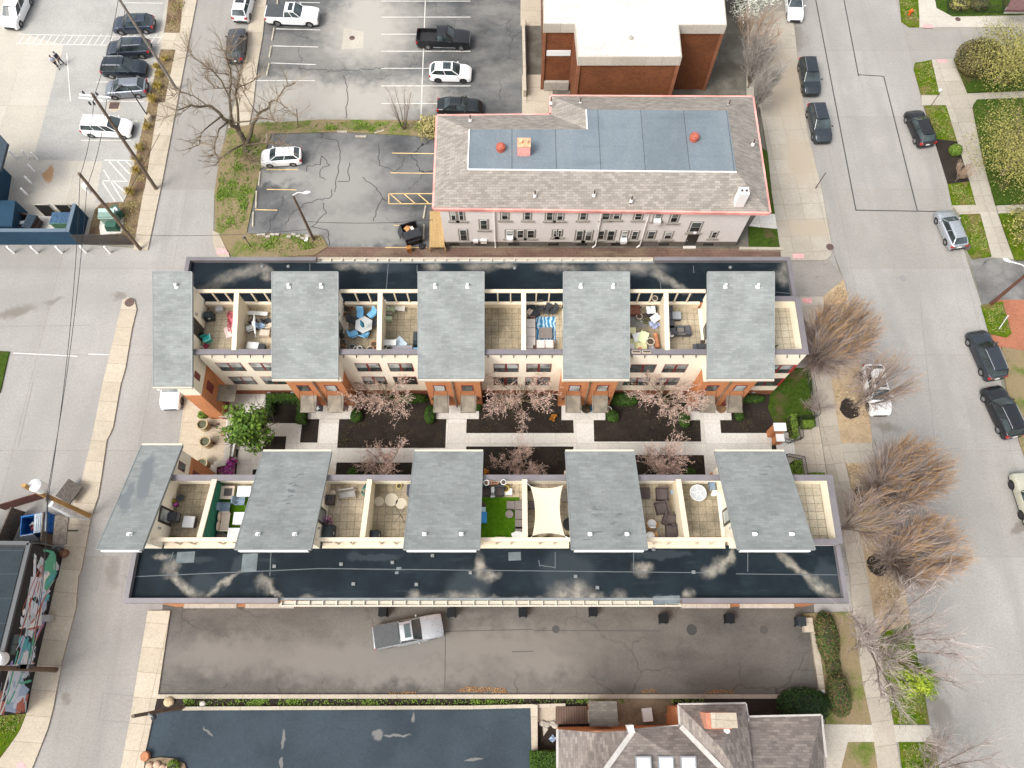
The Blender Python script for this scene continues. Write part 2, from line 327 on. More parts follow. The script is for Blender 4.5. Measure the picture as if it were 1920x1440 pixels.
# kerbed walks and lawns
W = .13
slab('sidewalk', [(350, -60), (380, -60), (304, 340), (277, 468), (250, 468), (268, 365), (272, 350), (297, 192), (309, 192), (329, 93), (300, 92), (308, 61), (337, 62)], -.1, W, M['tan_walk'])
slab('planting_strip', [(322, -60), (351, -60), (338, 62), (309, 60)], -.1, W - .02, M['median'])
slab('planting_strip', [(301, 93), (330, 93), (310, 192), (298, 192), (273, 350), (269, 365), (251, 458), (165, 446), (170, 420), (178, 392), (190, 381), (234, 378), (262, 262)], -.1, W - .02, M['median'])
slab('sidewalk', [(230, 562), (240, 557), (252, 562), (256, 580), (247, 617), (235, 690), (226, 720), (212, 800), (207, 812), (200, 825), (190, 893), (184, 930), (170, 972), (152, 1070), (147, 1080), (142, 1140), (116, 1240), (99, 1330), (89, 1367), (60, 1440), (50, 1475), (-60, 1475), (-40, 1440), (0, 1422), (20, 1395), (37, 1370), (47, 1345), (52, 1330), (75, 1200), (100, 1095), (110, 1080), (122, 1018), (140, 930), (152, 905), (174, 812), (192, 720), (226, 580)], -.1, W, M['tan_walk'])
slab('lawn', [(-60, 1330), (50, 1336), (46, 1345), (36, 1370), (19, 1395), (-1, 1421), (-60, 1450)], -.1, W - .015, M['grass'])
slab('lawn', [(-60, 655), (17, 659), (10, 690), (0, 735), (-60, 800)], -.1, W - .015, M['darklawn'])
slab('sidewalk', [(277, 1145), (319, 1145), (296, 1302), (285, 1350), (272, 1412), (268, 1475), (220, 1475), (244, 1345)], -.1, W, M['tan_walk'])
slab('sidewalk', [(472, -60), (506, -60), (492, 70), (482, 127), (475, 193), (467, 234), (428, 240), (450, 153), (463, 93)], -.1, W, M['tan_walk'])
slab('lawn', [(430, 238), (470, 232), (600, 224), (830, 225), (830, 257), (640, 247), (508, 250), (492, 300), (478, 360), (462, 437), (520, 438), (603, 441), (615, 462), (590, 478), (440, 486), (404, 440), (402, 360), (412, 290)], -.1, W - .03, M['weeds'])
slab('sidewalk', [(398, 432), (410, 437), (432, 484), (422, 488), (408, 478), (400, 458)], -.1, W, M['tan_walk'])
slab('sidewalk', [(1400, -60), (1478, -60), (1500, 150), (1515, 250), (1542, 360), (1561, 468), (1558, 480), (1548, 488), (1466, 488), (1447, 360), (1440, 290), (1425, 200), (1400, 190)], -.1, W, M['grey_walk'])
slab('lawn', [(1420, 270), (1440, 285), (1447, 360), (1453, 401), (1436, 400)], -.1, W - .01, M['darklawn'])
slab('lawn', [(1404, 424), (1462, 430), (1468, 468), (1404, 467)], -.1, W - .012, M['darklawn'])
slab('sidewalk', [(1420, 401), (1459, 400), (1461, 429), (1404, 424)], -.1, W - .02, M['white_walk'])
MB_k = MB(); MB_k.ring(PX([(1385, 468), (1468, 469)]), .3, -.1, .3); tag(MB_k.build('kerb', M['kerb']), kind='structure')
# east side of the wide street
for pts in ([(1681, -60), (1718, -60), (1724, 30), (1724, 50), (1705, 50), (1691, 40)], [(1716, 118), (1747, 112), (1764, 172), (1762, 178), (1728, 178), (1714, 130)], [(1733, 198), (1774, 197), (1795, 265), (1752, 260)], [(1778, 345), (1818, 340), (1830, 384), (1786, 385)], [(1800, 402), (1838, 400), (1860, 480), (1824, 485), (1812, 465)], [(1840, 572), (1880, 565), (1897, 625), (1888, 632), (1855, 625)]):
 slab('lawn', pts, -.1, W - .01, M['grass'])
slab('planting_bed', [(1752, 260), (1795, 265), (1818, 340), (1778, 345)], -.1, W - .02, M['mulch'])
slab('lawn', [(1878, 650), (1960, 664), (1960, 960), (1912, 830), (1886, 720)], -.1, W - .03, M['weeds'])
slab('sidewalk', [(1718, -60), (1742, -60), (1756, 15), (1786, 31), (1960, 28), (1960, 50), (1724, 51), (1724, 30)], -.1, W, M['left_concrete'])
slab('lawn', [(1742, -60), (1960, -60), (1960, 28), (1786, 31), (1770, 26), (1756, 15)], -.1, W - .02, M['darklawn'])
slab('sidewalk', [(1747, 112), (1788, 110), (1802, 128), (1815, 172), (1960, 166), (1960, 181), (1832, 186), (1824, 198), (1845, 300), (1870, 400), (1901, 486), (1860, 482), (1838, 400), (1800, 402), (1786, 385), (1830, 384), (1818, 340), (1774, 197), (1728, 197), (1728, 178), (1762, 178)], -.1, W, M['grey_walk'])
slab('sidewalk', [(1868, 383), (1960, 380), (1960, 397), (1872, 400)], -.1, W - .004, M['grey_walk'])
slab('lawn', [(1790, 108), (1960, 96), (1960, 166), (1816, 172)], -.1, W + .25, M['darklawn'])
slab('lawn', [(1832, 187), (1960, 182), (1960, 380), (1868, 383), (1845, 300), (1825, 200)], -.1, W + .2, M['darklawn'])
slab('lawn', [(1874, 400), (1960, 397), (1960, 487), (1902, 487)], -.1, W + .02, M['grass'])
# west side of the wide street
slab('sidewalk', [(1500, 556), (1543, 556), (1560, 720), (1572, 800), (1585, 870), (1600, 930), (1613, 1000), (1627, 1080), (1643, 1190), (1660, 1280), (1676, 1360), (1694, 1475), (1650, 1475), (1635, 1360), (1618, 1280), (1600, 1150), (1594, 1080), (1575, 980), (1552, 895), (1537, 800), (1527, 720), (1512, 640)], -.1, W, paving('long_grey_sidewalk', (.43, .385, .32), .1, (6, 1.7), blot=.18, jcol=.6, turn=7))
slab('pavement', [(1476, 812), (1496, 799), (1536, 800), (1551, 895), (1540, 905), (1490, 905), (1476, 856)], -.1, W - .005, paving('tan_forecourt', (.5, .44, .36), .07, (1.9, 1.9), blot=.12, jcol=.62))
slab('planting_strip', [(1543, 556), (1582, 523), (1600, 600), (1633, 801), (1636, 832), (1576, 834), (1572, 800), (1560, 720)], -.1, W - .02, M['straw'])
slab('sidewalk', [(1578, 832), (1635, 830), (1640, 868), (1585, 868)], -.1, W - .006, M['grey_walk'])
slab('planting_strip', [(1587, 868), (1641, 868), (1672, 940), (1701, 1130), (1707, 1168), (1643, 1190), (1627, 1080), (1613, 1000), (1600, 930)], -.1, W - .02, M['straw'])
slab('lawn', [(1643, 1190), (1707, 1168), (1730, 1280), (1743, 1358), (1676, 1358), (1660, 1280)], -.1, W - .018, M['grass'])
slab('lawn', [(1505, 1150), (1599, 1147), (1618, 1280), (1634, 1358), (1548, 1360), (1548, 1303), (1530, 1200)], -.1, W - .02, M['weeds'])
slab('sidewalk', [(1540, 1358), (1744, 1360), (1751, 1391), (1590, 1391), (1568, 1475), (1540, 1475)], -.1, W - .004, M['left_concrete'])
slab('lawn', [(1686, 1391), (1751, 1391), (1768, 1475), (1696, 1475)], -.1, W - .018, M['grass'])
slab('lawn', [(1590, 1391), (1640, 1391), (1650, 1475), (1568, 1475)], -.1, W - .018, M['weeds'])
# alley's south edge
slab('kerb', [(296, 1302), (1480, 1302), (1480, 1310), (294, 1310)], -.1, .2, M['kerb'])
slab('planting_strip', [(294, 1309), (1500, 1309), (1500, 1330), (1420, 1480), (1000, 1480), (1000, 1326), (340, 1332), (288, 1338)], -.1, .12, M['mulch'])
slab('kerb', [(342, 1325), (880, 1323), (1060, 1319), (1060, 1326), (880, 1330), (342, 1332)], -.1, .42, M['kerb'])
slab('yard', [(1100, 1311), (1262, 1311), (1272, 1364), (1105, 1370)], -.1, .15, M['soil'])
slab('kerb', [(1533, 1185), (1548, 1300), (1540, 1306), (1536, 1300), (1521, 1186)], -.1, .25, M['kerb'])
# courtyard
slab('planting_bed', [(440, 700), (1500, 700), (1520, 800), (1500, 925), (1340, 925), (430, 925)], -.1, .09, M['mulch'])
CW = .15
slab('walkway', [(424, 720), (505, 720), (500, 793), (566, 794), (562, 830), (595, 830), (599, 786), (636, 786), (632, 840), (835, 840), (837, 786), (875, 786), (874, 812), (1076, 812), (1075, 786), (1113, 786), (1114, 828), (1315, 828), (1313, 786), (1350, 786), (1352, 812), (1447, 812), (1447, 850), (1352, 852), (1356, 925), (1326, 925), (1320, 853), (1188, 853), (1115, 853), (1080, 853), (1080, 925), (1050, 925), (1076, 837), (874, 837), (874, 925), (850, 925), (850, 867), (631, 867), (626, 925), (440, 925), (447, 842), (424, 842)], -.1, CW, M['white_walk'])
for pts in ([(577, 752), (661, 752), (658, 785), (577, 785)], [(817, 752), (898, 752), (898, 785), (817, 785)], [(1053, 752), (1135, 752), (1135, 787), (1053, 787)], [(1289, 752), (1369, 752), (1372, 787), (1292, 787)]):
 slab('doorstep', pts, -.1, CW + .1, M['white_walk'])
slab('planting_bed', [(499, 818), (537, 818), (534, 846), (490, 846)], -.1, CW + .02, M['mulch'])
slab('planting_bed', [(474, 880), (500, 880), (495, 925), (470, 925)], -.1, CW + .02, M['mulch'])
slab('lawn', [(1452, 690), (1520, 690), (1530, 800), (1490, 806), (1450, 790), (1440, 765)], -.1, .12, M['darklawn'])
slab('plaza', [(333, 740), (440, 740), (446, 800), (437, 925), (315, 925), (335, 832), (346, 750)], -.1, W - .01, paving('tan_plaza', (.5, .425, .325), .08, (2.1, 2.1), blot=.16, jcol=.65))
# painted lines, joints and covers, each lying on its surface
def strokes(name, segs, mat, w=.1, z=.018):
 mb = MB()
 for a, b in segs:
  p, q = P(*a, z), P(*b, z); d = (q - p).normalized(); n = Vector((-d.y, d.x, 0)) * w / 2
  mb.poly([p - n, q - n, q + n, p + n])
 return tag(mb.build(name, mat), kind='structure')
ln = [((715, y), (882, y)) for y in (2, 32, 64, 96, 128, 161, 194)] + [((799, -40), (789, 224))]
strokes('stall_markings', ln, M['white_line'], .09)
strokes('stall_markings', [((517, 54), (600, 56)), ((511, 86), (597, 88)), ((508, 118), (592, 121)), ((480, 151), (590, 151)), ((560, 4), (600, 5))], M['white_line'], .09)
strokes('stall_markings', [((735, 287), (815, 288)), ((732, 324), (815, 325)), ((729, 363), (815, 363)), ((729, 382), (812, 382)), ((729, 363), (729, 382)), ((722, 464), (800, 464)), ((738, 422), (760, 424)), ((499, 318), (558, 318)), ((478, 393), (520, 394)), ((500, 355), (556, 356))] + [((x, 363), (x + 22, 382)) for x in (731, 757, 783)], M['yellow_line'], .1)
hat = [((34, 64), (302, 70)), ((30, 82), (300, 86))] + [((x, 83), (x + 13, 64)) for x in range(34, 300, 13)]
strokes('crosswalk_markings', hat, M['white_line'], .08)
strokes('stall_markings', [((196, 300), (250, 301)), ((192, 339), (240, 340)), ((204, 302), (238, 340)), ((220, 302), (243, 326)), ((194, 318), (231, 378)), ((192, 341), (216, 378)), ((212, 340), (236, 362)), ((236, 302), (248, 314))], M['white_line'], .1)
strokes('stall_markings', [((152, 263), (245, 263)), ((180, 154), (280, 152)), ((176, 190), (270, 190)), ((222, 120), (292, 120)), ((228, 5), (305, 6)), ((236, 227), (258, 227)), ((125, 100), (132, 190)), ((25, 662), (145, 668)), ((165, 664), (204, 665))], M['white_line'], .08)
M['seam'] = plain('grey_seam', (.2, .19, .18), .9)
strokes('pavement_seams', [((1520, -50), (1605, 395)), ((1573, -50), (1610, 143)), ((1610, 140), (1657, 143)), ((1657, 143), (1720, 395)), ((1605, 394), (1787, 397))], M['crackline'], .12, .012)
strokes('pavement_seams', [((62, 715), (34, 838)), ((0, 612), (170, 610)), ((200, 1015), (180, 1110)), ((185, 1350), (248, 1355)), ((193, 1300), (185, 1350)), ((193, 1300), (250, 1305)), ((1640, 855), (1800, 840)), ((1725, 560), (1760, 900))], M['seam'], .05, .012)
strokes('pavement_seams', [((835, 1190), (834, 1290)), ((830, 1184), (1000, 1180)), ((1000, 1182), (1240, 1183)), ((960, 1222), (1000, 1221))], M['crackline'], .05, .014)
def crackpath(pts):
 rnd = random.Random(int(pts[0][0])); out = [pts[0]]
 for a, b in zip(pts, pts[1:]):
  n = max(2, int(math.hypot(b[0] - a[0], b[1] - a[1]) / 5))
  for i in range(1, n + 1): t = i / n; k = 2.2 * (i < n); out.append((a[0] + (b[0] - a[0]) * t + rnd.uniform(-k, k), a[1] + (b[1] - a[1]) * t + rnd.uniform(-k, k)))
 return list(zip(out, out[1:]))
cr = []
for pts in ([(575, 322), (576, 311), (601, 309), (603, 292), (618, 310), (601, 318), (600, 332), (610, 337)], [(594, 256), (634, 266), (637, 290), (632, 330), (628, 360)], [(710, 268), (711, 310), (740, 322), (755, 310), (757, 295)], [(680, 332), (700, 348), (714, 365), (720, 376)], [(535, 422), (550, 396), (575, 380), (620, 370), (622, 355)], [(585, 424), (612, 430), (618, 460)], [(582, 426), (612, 400), (606, 380)], [(700, 415), (708, 390), (716, 372), (735, 384)], [(655, 305), (654, 340), (633, 340)], [(645, 140), (652, 180), (648, 222)], [(560, 130), (640, 133), (720, 127)]):
 cr += crackpath(pts)
strokes('sealed_cracks', cr, M['crackline'], .08, .016)
pads = MB()
for q in ([(407, 466), (423, 467), (430, 476), (406, 477)], [(1486, 476), (1507, 476), (1508, 484), (1487, 484)], [(1504, 559), (1522, 559), (1523, 568), (1506, 568)], [(1730, 45), (1749, 45), (1750, 52), (1731, 52)], [(1757, 111), (1774, 111), (1776, 117), (1759, 117)], [(32, 1430), (42, 1428), (50, 1442), (30, 1442)]):
 pads.poly(PX(q[::-1], W + .012))
tag(pads.build('tactile_paving', M['pink']), kind='structure')
def cover(x, y, r, z, mat, label):
 c = P(x, y, z); mb = MB(); mb.lathe(0, 0, [(r, 0), (r, .02), (r * .9, .025), (r * .88, .015)], 20)
 o = mb.build('manhole_cover', mat, off=None); o.location = c; return tag(o, label, 'manhole cover')
cover(243, 567, .46, W, M['iron'], 'rusty round manhole cover at the rounded tip of the tan sidewalk')
cover(1556, 463, .36, W, M['iron'], 'brown manhole cover on the sidewalk corner by the brick alley mouth')
cover(1693, 522, .3, .005, plain('worn_iron', (.24, .23, .22), .7, .2), 'grey manhole cover in the middle of the wide street')
cover(1812, 462, .42, W, plain('dark_iron', (.1, .08, .075), .7, .2), 'dark round cover in the grass behind the silver hatchback')
cover(1796, 36, .3, W, M['iron'], 'small brown manhole cover on the curved pale sidewalk')
cover(1297, 1181, .42, .007, plain('tar_iron', (.035, .035, .033), .8), 'dark manhole cover in the brown alley, middle of three')
cover(1042, 1180, .3, .007, plain('tar_iron2', (.05, .05, .048), .8), 'dark manhole cover in the brown alley, nearest the pickup')
cover(1432, 1181, .33, .007, plain('tar_iron3', (.06, .055, .05), .8), 'dark manhole cover in the brown alley, nearest the east end')
cover(660, 71, .3, .03, M['iron'], 'small rusty drain cover in a square pale patch of the parking lot')
sheet('concrete_patch', [(645, 52), (682, 60), (681, 90), (640, 93)], .012, M['left_concrete'])
sheet('concrete_patch', [(202, 190), (226, 190), (226, 205), (214, 211), (201, 206)], .018, M['tan_walk'])
mb = MB(); mb.box(0, 0, 0, 1.0, .85, .03);
for i in range(5): mb.box(-.4 + .2 * i, 0, .03, .06, .8, .02)
o = mb.build('drain_grate', M['iron']); o.location = P(214, 198, .02); tag(o, 'square rusty drain grate in a pale concrete patch beside the grey car', 'drain grate')
# ------------------------------------------------------------------ building materials
M['cream'] = paving('cream_stucco', (.85, .775, .63), .05, None, blot=.08, grain=6, bumps=.05)
M['divider'] = paving('cream_boards', (.62, .53, .385), .07, None, blot=.1, grain=6, bumps=.05)
M['rail'] = paving('cream_timber', (.66, .56, .42), .06, None, blot=.1, grain=6, bumps=.05, streak=(1.2, (.2, 1, 1), .25))
M['brick'] = courses('orange_brick', (.62, .23, .085), (.5, .17, .06), (.55, .32, .19), .24, .085, True, .2)
M['brick_dark'] = courses('brown_brick', (.34, .125, .06), (.26, .09, .042), (.16, .1, .07), .24, .08, True, .25)
SC_ = [(*tuple(P(x, y, 10.2)[:2]), a, .07, 0) for x, y, a in ((557, 888, .3), (548, 893, .35), (541, 905, .25), (552, 912, .3), (545, 922, .35), (549, 930, .25), (540, 940, .3), (548, 948, .25), (1120, 958, .4), (1117, 968, .4), (1160, 970, .3), (1145, 985, .3), (1120, 1000, .35), (1158, 1005, .3), (1098, 1015, .35), (1448, 868, .35), (1440, 885, .3))]
M['shingle'] = courses('grey_green_shingles', (.25, .265, .256), (.2, .215, .21), (.165, .178, .175), .62, .18, False, .22, big=(SC_, (.13, .14, .14)), msize=.006)
M['shingle_scuffed'] = courses('grey_green_shingles_scuffed', (.25, .265, .256), (.2, .215, .21), (.165, .178, .175), .62, .18, False, .15,
 big=([(*tuple(P(x, y, 10.2)[:2]), a, b, 8) for x, y, a, b in ((268, 895, .5, 1.9), (240, 935, .45, 1.2))], (.145, .16, .168)), msize=.006)
M['cap'] = plain('mauve_metal_cap', (.165, .15, .158), .5, .15, var=.12, scale=.6)
M['gutter'] = plain('cream_gutter', (.52, .47, .38), .45)
M['redframe'] = plain('red_window_frame', (.16, .018, .016), .45)
M['bronze'] = plain('dark_bronze_frame', (.045, .04, .036), .4, .2)
M['canopy'] = plain('stained_zinc_canopy', (.2, .175, .135), .55, .2, var=.3, scale=1.2)
M['stone'] = paving('pale_coping_stone', (.44, .41, .36), .1, (1.2, 1.2), blot=.25, jcol=.7)
def glassmat(name, col, rough=.06):
 m, nt, b = _nt(name); pos = _pos(nt)
 f = _noise(nt, pos, .55, 2); nt.links.new(_mix(nt, _ramp(nt, f, .35, .65), tuple(c * .5 for c in col), tuple(c * 1.7 for c in col)), b.inputs['Base Color'])
 b.inputs['Roughness'].default_value = rough; b.inputs['Specular IOR Level'].default_value = .7; return m
M['glass'] = glassmat('window_glass', (.045, .06, .06))
M['glass_blind'] = glassmat('window_with_blind', (.28, .3, .29), .15)
M['glass_dark'] = glassmat('dark_window_glass', (.02, .024, .024))
M['tile'] = paving('terrace_paver_tiles', (.5, .425, .31), .12, (.56, .56), blot=.3, jw=.02, jcol=.52, grain=7, patch=(.8, (.29, .24, .165), .45))
M['tile_dirty'] = paving('terrace_paver_tiles_stained', (.38, .32, .225), .16, (.56, .56), blot=.5, jw=.02, jcol=.55, grain=7, patch=(.55, (.19, .165, .115), .75))
M['tile_pale'] = paving('terrace_paver_tiles_clean', (.47, .425, .335), .07, (.6, .6), blot=.14, jw=.025, jcol=.5, grain=7)
def spot8(l): return [(P(x, y, 8.3)[0], P(x, y, 8.3)[1], a, b, t) for x, y, a, b, t in l]
def membrane(name, stains, pale, wet):
 m, nt, b = _nt(name); pos = _pos(nt)
 f = _noise(nt, pos, .5, 5); c = _mix(nt, _ramp(nt, f, .3, .7), (.006, .0105, .0145), (.0105, .018, .024))
 g2 = _noise(nt, pos, 1.1, 5, .6, (.35, 1.6, 1)); c = _mix(nt, _ramp(nt, g2, .55, .75, 0, .55), c, (.026, .036, .043))
 c = _mix(nt, _spots(nt, pos, wet, .6, .8), c, (.024, .033, .039))
 mk = _math(nt, 'MULTIPLY', _spots(nt, pos, [(x, y, a * 1.12, b_ * 1.35, t) for x, y, a, b_, t in stains], .9, .6, .8), _ramp(nt, _noise(nt, pos, 1.6, 6, .7), .22, .55, .25, .95))
 rim = _noise(nt, pos, 1.4, 6); c = _mix(nt, mk, c, _mix(nt, _ramp(nt, rim, .3, .7), (.12, .112, .1), pale))
 nt.links.new(c, b.inputs['Base Color']); b.inputs['Roughness'].default_value = .7; b.inputs['Specular IOR Level'].default_value = .12
 _bump(nt, b, g2, .15, .03); return m
M['roof_n'] = membrane('black_membrane_north', spot8([(425, 523, 1.7, .3, 28), (455, 513, 1.3, .35, 22), (482, 505, .55, .4, 0), (498, 511, .7, .3, -50), (668, 500, 1.2, .22, 0), (690, 502, .8, .3, 0), (812, 502, .5, .3, 0), (900, 500, 1.0, .35, 0), (1050, 502, 1.4, .3, 0), (1150, 503, 1.0, .4, 0), (1190, 503, 1.6, .35, 0), (1243, 521, .9, .3, -35), (1262, 532, .9, .22, -45), (1275, 540, .8, .2, -40), (1471, 508, .35, .6, 0), (1467, 520, .5, .5, 0), (945, 498, .8, .2, 0), (570, 556, .3, .5, 30)]), (.21, .195, .165), spot8([(440, 520, 2.5, .8, 20), (1170, 506, 4, .7, 0), (700, 500, 3, .6, 0), (1480, 520, .8, 1.2, 0)]))
M['roof_s'] = membrane('black_membrane_south', spot8([(335, 1090, 1.1, .16, -50), (350, 1107, .9, .2, -50), (366, 1122, .7, .3, -50), (380, 1128, .45, .35, 0), (400, 1112, .9, .14, 42), (428, 1090, 1.0, .12, 38), (495, 1094, .45, .28, -30), (510, 1108, .7, .14, -48), (527, 1125, .7, .14, -45), (567, 1132, .75, .3, 0), (610, 1136, 1.3, .15, 0), (775, 1125, .42, .35, 0), (810, 1130, .9, .32, 0), (870, 1130, 1.0, .4, 0), (890, 1128, .6, .45, 0), (945, 1132, 1.2, .25, 0), (1000, 1130, .7, .25, 0), (1058, 1122, .9, .55, 0), (1085, 1118, .8, .6, 0), (1110, 1127, .9, .35, 0), (1162, 1128, .35, .42, 0), (1342, 1065, .9, .3, 35), (1362, 1050, .7, .16, 45), (1291, 1117, .3, .3, 0), (1485, 1058, 1.1, .2, -42), (1510, 1080, 1.1, .22, -46), (1538, 1105, 1.2, .3, -46), (1562, 1125, .8, .4, -46), (1570, 1130, .35, .25, 0), (902, 1062, .3, .5, 0), (918, 1078, .5, .25, 0), (303, 1045, .5, .15, 0), (320, 1065, .5, .3, 30), (1205, 1068, .5, .3, 0), (1240, 1130, 1.0, .25, 0)]), (.29, .265, .22), spot8([(350, 1045, 2.0, .35, 0), (455, 1060, .8, .7, 0), (1060, 1075, 2.0, 1.6, 0), (1250, 1124, 1.2, .45, 0), (880, 1100, 1.6, 1.4, 0), (1560, 1090, 1.3, 1.3, -40), (380, 1095, 1.2, 1.0, 0), (700, 1045, 2, .3, 0), (1240, 1040, 2, .3, 0)]))
def onY(px, py, Y):
 """where the sight line through (px, py) meets the wall plane at depth Y: returns X, Z"""
 v = (py - 720) / FPX; h = Y * (CT + v * ST) / (ST - v * CT); d = h * CT + Y * ST
 return (px - 960) / FPX * d, CAMH - h
# ------------------------------------------------------------------ the two townhouse rows
TOW = [(-28.3, -25.2), (-18.9, -13.7), (-7.4, -2.2), (4.05, 9.25), (15.4, 20.65)]
BRK = [(-26.9, -25.5), (-18.7, -14.1), (-7.22, -2.66), (4.13, 8.76), (15.8, 20.25)]
BAYS = [(-25.2, -18.9), (-13.7, -7.4), (-2.2, 4.05), (9.25, 15.4)]
X0, X1, MIR = -27.4, 23.45, 37.45
FY, FLOOR = 23.7, 7.7
NWIN = [((402.5, 680), (463, 695)), ((465, 680), (524, 695)), ((427, 706), (484, 720)), ((487, 706), (541, 720)), ((664, 681), (717, 696)), ((726, 681), (777, 696)), ((677, 706), (727, 720)), ((736, 706), (784, 720)),
  ((925, 682), (972, 697)), ((987, 682), (1032.5, 697)), ((925, 707), (970, 722)), ((985, 707), (1029, 722)), ((1184, 683), (1225, 698)), ((1247, 683), (1283, 698)), ((1172, 708), (1214, 722)), ((1232, 708), (1268, 722)),
  ((1440, 684), (1477, 699)), ((1414, 709), (1456, 723))]
def row(south):
 Y = (lambda y: MIR - y) if south else (lambda y: y)
 x1 = 23.75 if south else X1
 base = Vector((-2, Y(27), 0)); cs = 'south' if south else 'north'
 root = empty('townhouse_row', base, 'long stucco townhouse row with black roof, ' + ('beside the brown alley and silver pickup' if south else 'beside the grey building with red eaves'), 'townhouse row', 'townhouse rows facing the courtyard')
 def part(mb, name, mat, parent=None, label=None, sm=None):
  o = mb.build(name, mat, root if parent is None else parent, off=base, smooth=sm)
  if label: o['label'] = label
  return o
 def B(mb, xa, xb, ya, yb, za, zb): a, b = Y(ya), Y(yb); return mb.bb(xa, xb, min(a, b), max(a, b), za, zb)
 # body
 b = MB(); B(b, X0 + 2.3, x1, FY, 28.49, 1.05, FLOOR - .08); B(b, X0 + 2.3, x1, FY, FY + .25, FLOOR - .08, 9.17); part(b, 'wall', M['cream'])
 b = MB(); B(b, X0 + 2.3, x1 - .02, FY - .03, 28.8, 0, 1.05); part(b, 'brick_base', M['brick_dark'])
 b = MB(); B(b, X0, -16.5, 28.67, 32.3, 0, 8.35); B(b, -16.5, 12.0, 28.67, 31.7, 0, 8.2); B(b, 12.0, x1, 28.67, 32.3, 0, 8.35); part(b, 'rear_wall', M['brick'])
 # garage doors along the alley side
 for k in range(8):
  gx = -15.0 + 3.35 * k; d = MB(); B(d, gx, gx + 2.7, 31.7, 31.74, .1, 2.4); gd = part(d, 'garage_door', M['rail'])
  ll = MB()
  for q in range(3): B(ll, gx + .05, gx + 2.65, 31.74, 31.755, .7 + .55 * q, .73 + .55 * q)
  part(ll, 'groove', M['seam'], gd)
 b = MB(); B(b, X0 + .05, x1 - .05, 28.67, 32.45, 8.35, 8.4); mr = part(b, 'membrane_roof', M['roof_s' if south else 'roof_n'])
 # raised metal-capped parapets round the ends, an open gutter between them
 ya, yb = 28.7, 32.75
 b = MB(); B(b, X0, -16.5, yb - .34, yb, 8.25, 8.8); B(b, X0, X0 + .34, ya + .3, yb - .34, 8.25, 8.8); part(b, 'parapet_cap', M['cap'])
 b = MB(); B(b, 12.0, x1, yb - .34, yb, 8.25, 8.8); B(b, x1 - .34, x1, ya, yb - .34, 8.25, 8.8); part(b, 'parapet_cap', M['cap'])
 b = MB(); B(b, -16.5, 12.0, yb + .12, yb + .2, 8.1, 8.36); B(b, -16.5, 12.0, yb - .2, yb + .12, 8.1, 8.16)
 for k in range(30): B(b, -16.4 + .975 * k, -16.33 + .975 * k, yb - .2, yb + .12, 8.16, 8.34)
 part(b, 'gutter', M['gutter'])
 b = MB(); B(b, -16.5, 12.0, yb - .38, yb - .22, 8.38, 8.43); part(b, 'roof_edge', plain('grey_roof_edge', (.17, .185, .19), .6, .1, var=.25, scale=.7))
 for xa, xb in ((-25.6, -21.5), (-20.8, -17.0), (13.2, 17.0), (17.8, 22.0)): b = MB(); B(b, xa, xb, 32.3, 32.62, 2.6, 2.85); part(b, 'ledge', M['stone'])
 # seams and small boxes on the membrane
 if south:
  seg = [((235, 1082), (600, 1066)), ((600, 1066), (1330, 1074)), ((1380, 1076), (1590, 1078)), ((508, 1036), (506, 1080)), ((1188, 1036), (1188, 1075)), ((325, 1035), (318, 1056)), ((1041, 1035), (1041, 1066)), ((1010, 1050), (1012, 1062)), ((1012, 1060), (1040, 1064)), ((1402, 1035), (1402, 1072)), ((1573, 1042), (1578, 1130))]
 else:
  seg = [((581, 494), (581, 511)), ((728, 495), (724, 545)), ((1236, 520), (1240, 545)), ((1075, 497), (1076, 512)), ((1060, 498), (1060, 510)), ((1300, 498), (1301, 512)), ((1455, 548), (1492, 551)), ((782, 497), (782, 511)), ((817, 497), (817, 511))]
 for p, q in seg: part(MB().bar(P(*p, 8.4), P(*q, 8.4), .055, 8.4, 8.412), 'seam', plain('pale_roof_seam', (.085, .1, .107), .6), mr)
 if south:
  for x, y, sx, sy in ((348, 1045, 1.3, .8), (468, 1055, 1.1, 1.3), (965, 1043, .9, .6), (1250, 1125, 1.9, .55), (748, 1066, .36, .22), (744, 1074, .25, .18)): q = P(x, y, 8.4); part(MB().box(q.x, q.y, 8.4, sx, sy, .016, .04), 'patch', plain('grey_roof_patch', (.1, .122, .13), .7, var=.25, scale=1.2), mr)
  for x, y in ((515, 1062), (640, 1058), (663, 1095), (781, 1096), (882, 1074), (1079, 1081), (1120, 1102), (811, 1042), (736, 1055), (1225, 1030), (1300, 1073)):
   q = P(x, y, 8.4); v = MB(); v.box(q.x, q.y, 8.4, .24, .22, .12); v.box(q.x, q.y, 8.52, .12, .1, .03); part(v, 'roof_drain', plain('grey_drain', (.16, .17, .172), .5), mr)
 else:
  for x, y in ((492, 500), (541, 500), (965, 503), (1369, 502), (620, 557)):
   q = P(x, y, 8.4); v = MB(); v.lathe(q.x, q.y, [(.14, 8.4), (.14, 8.5), (.08, 8.53)], 10); part(v, 'roof_drain', plain('grey_drain', (.16, .17, .172), .5), mr)
 # terrace floors, parapet caps, dividers, screens
 styles = (['tile', 'tile'], ['tile', 'tile'], ['tile', 'tile_dirty'], ['tile', 'tile']) if south else (['tile', 'tile'], ['tile_dirty', 'tile_dirty'], ['tile_dirty', 'tile'], ['tile_dirty', 'tile'])
 if south: styles = (['tile_dirty', 'tile'], ['tile', 'tile_dirty'], ['tile', 'tile'], ['tile', 'tile_dirty'])
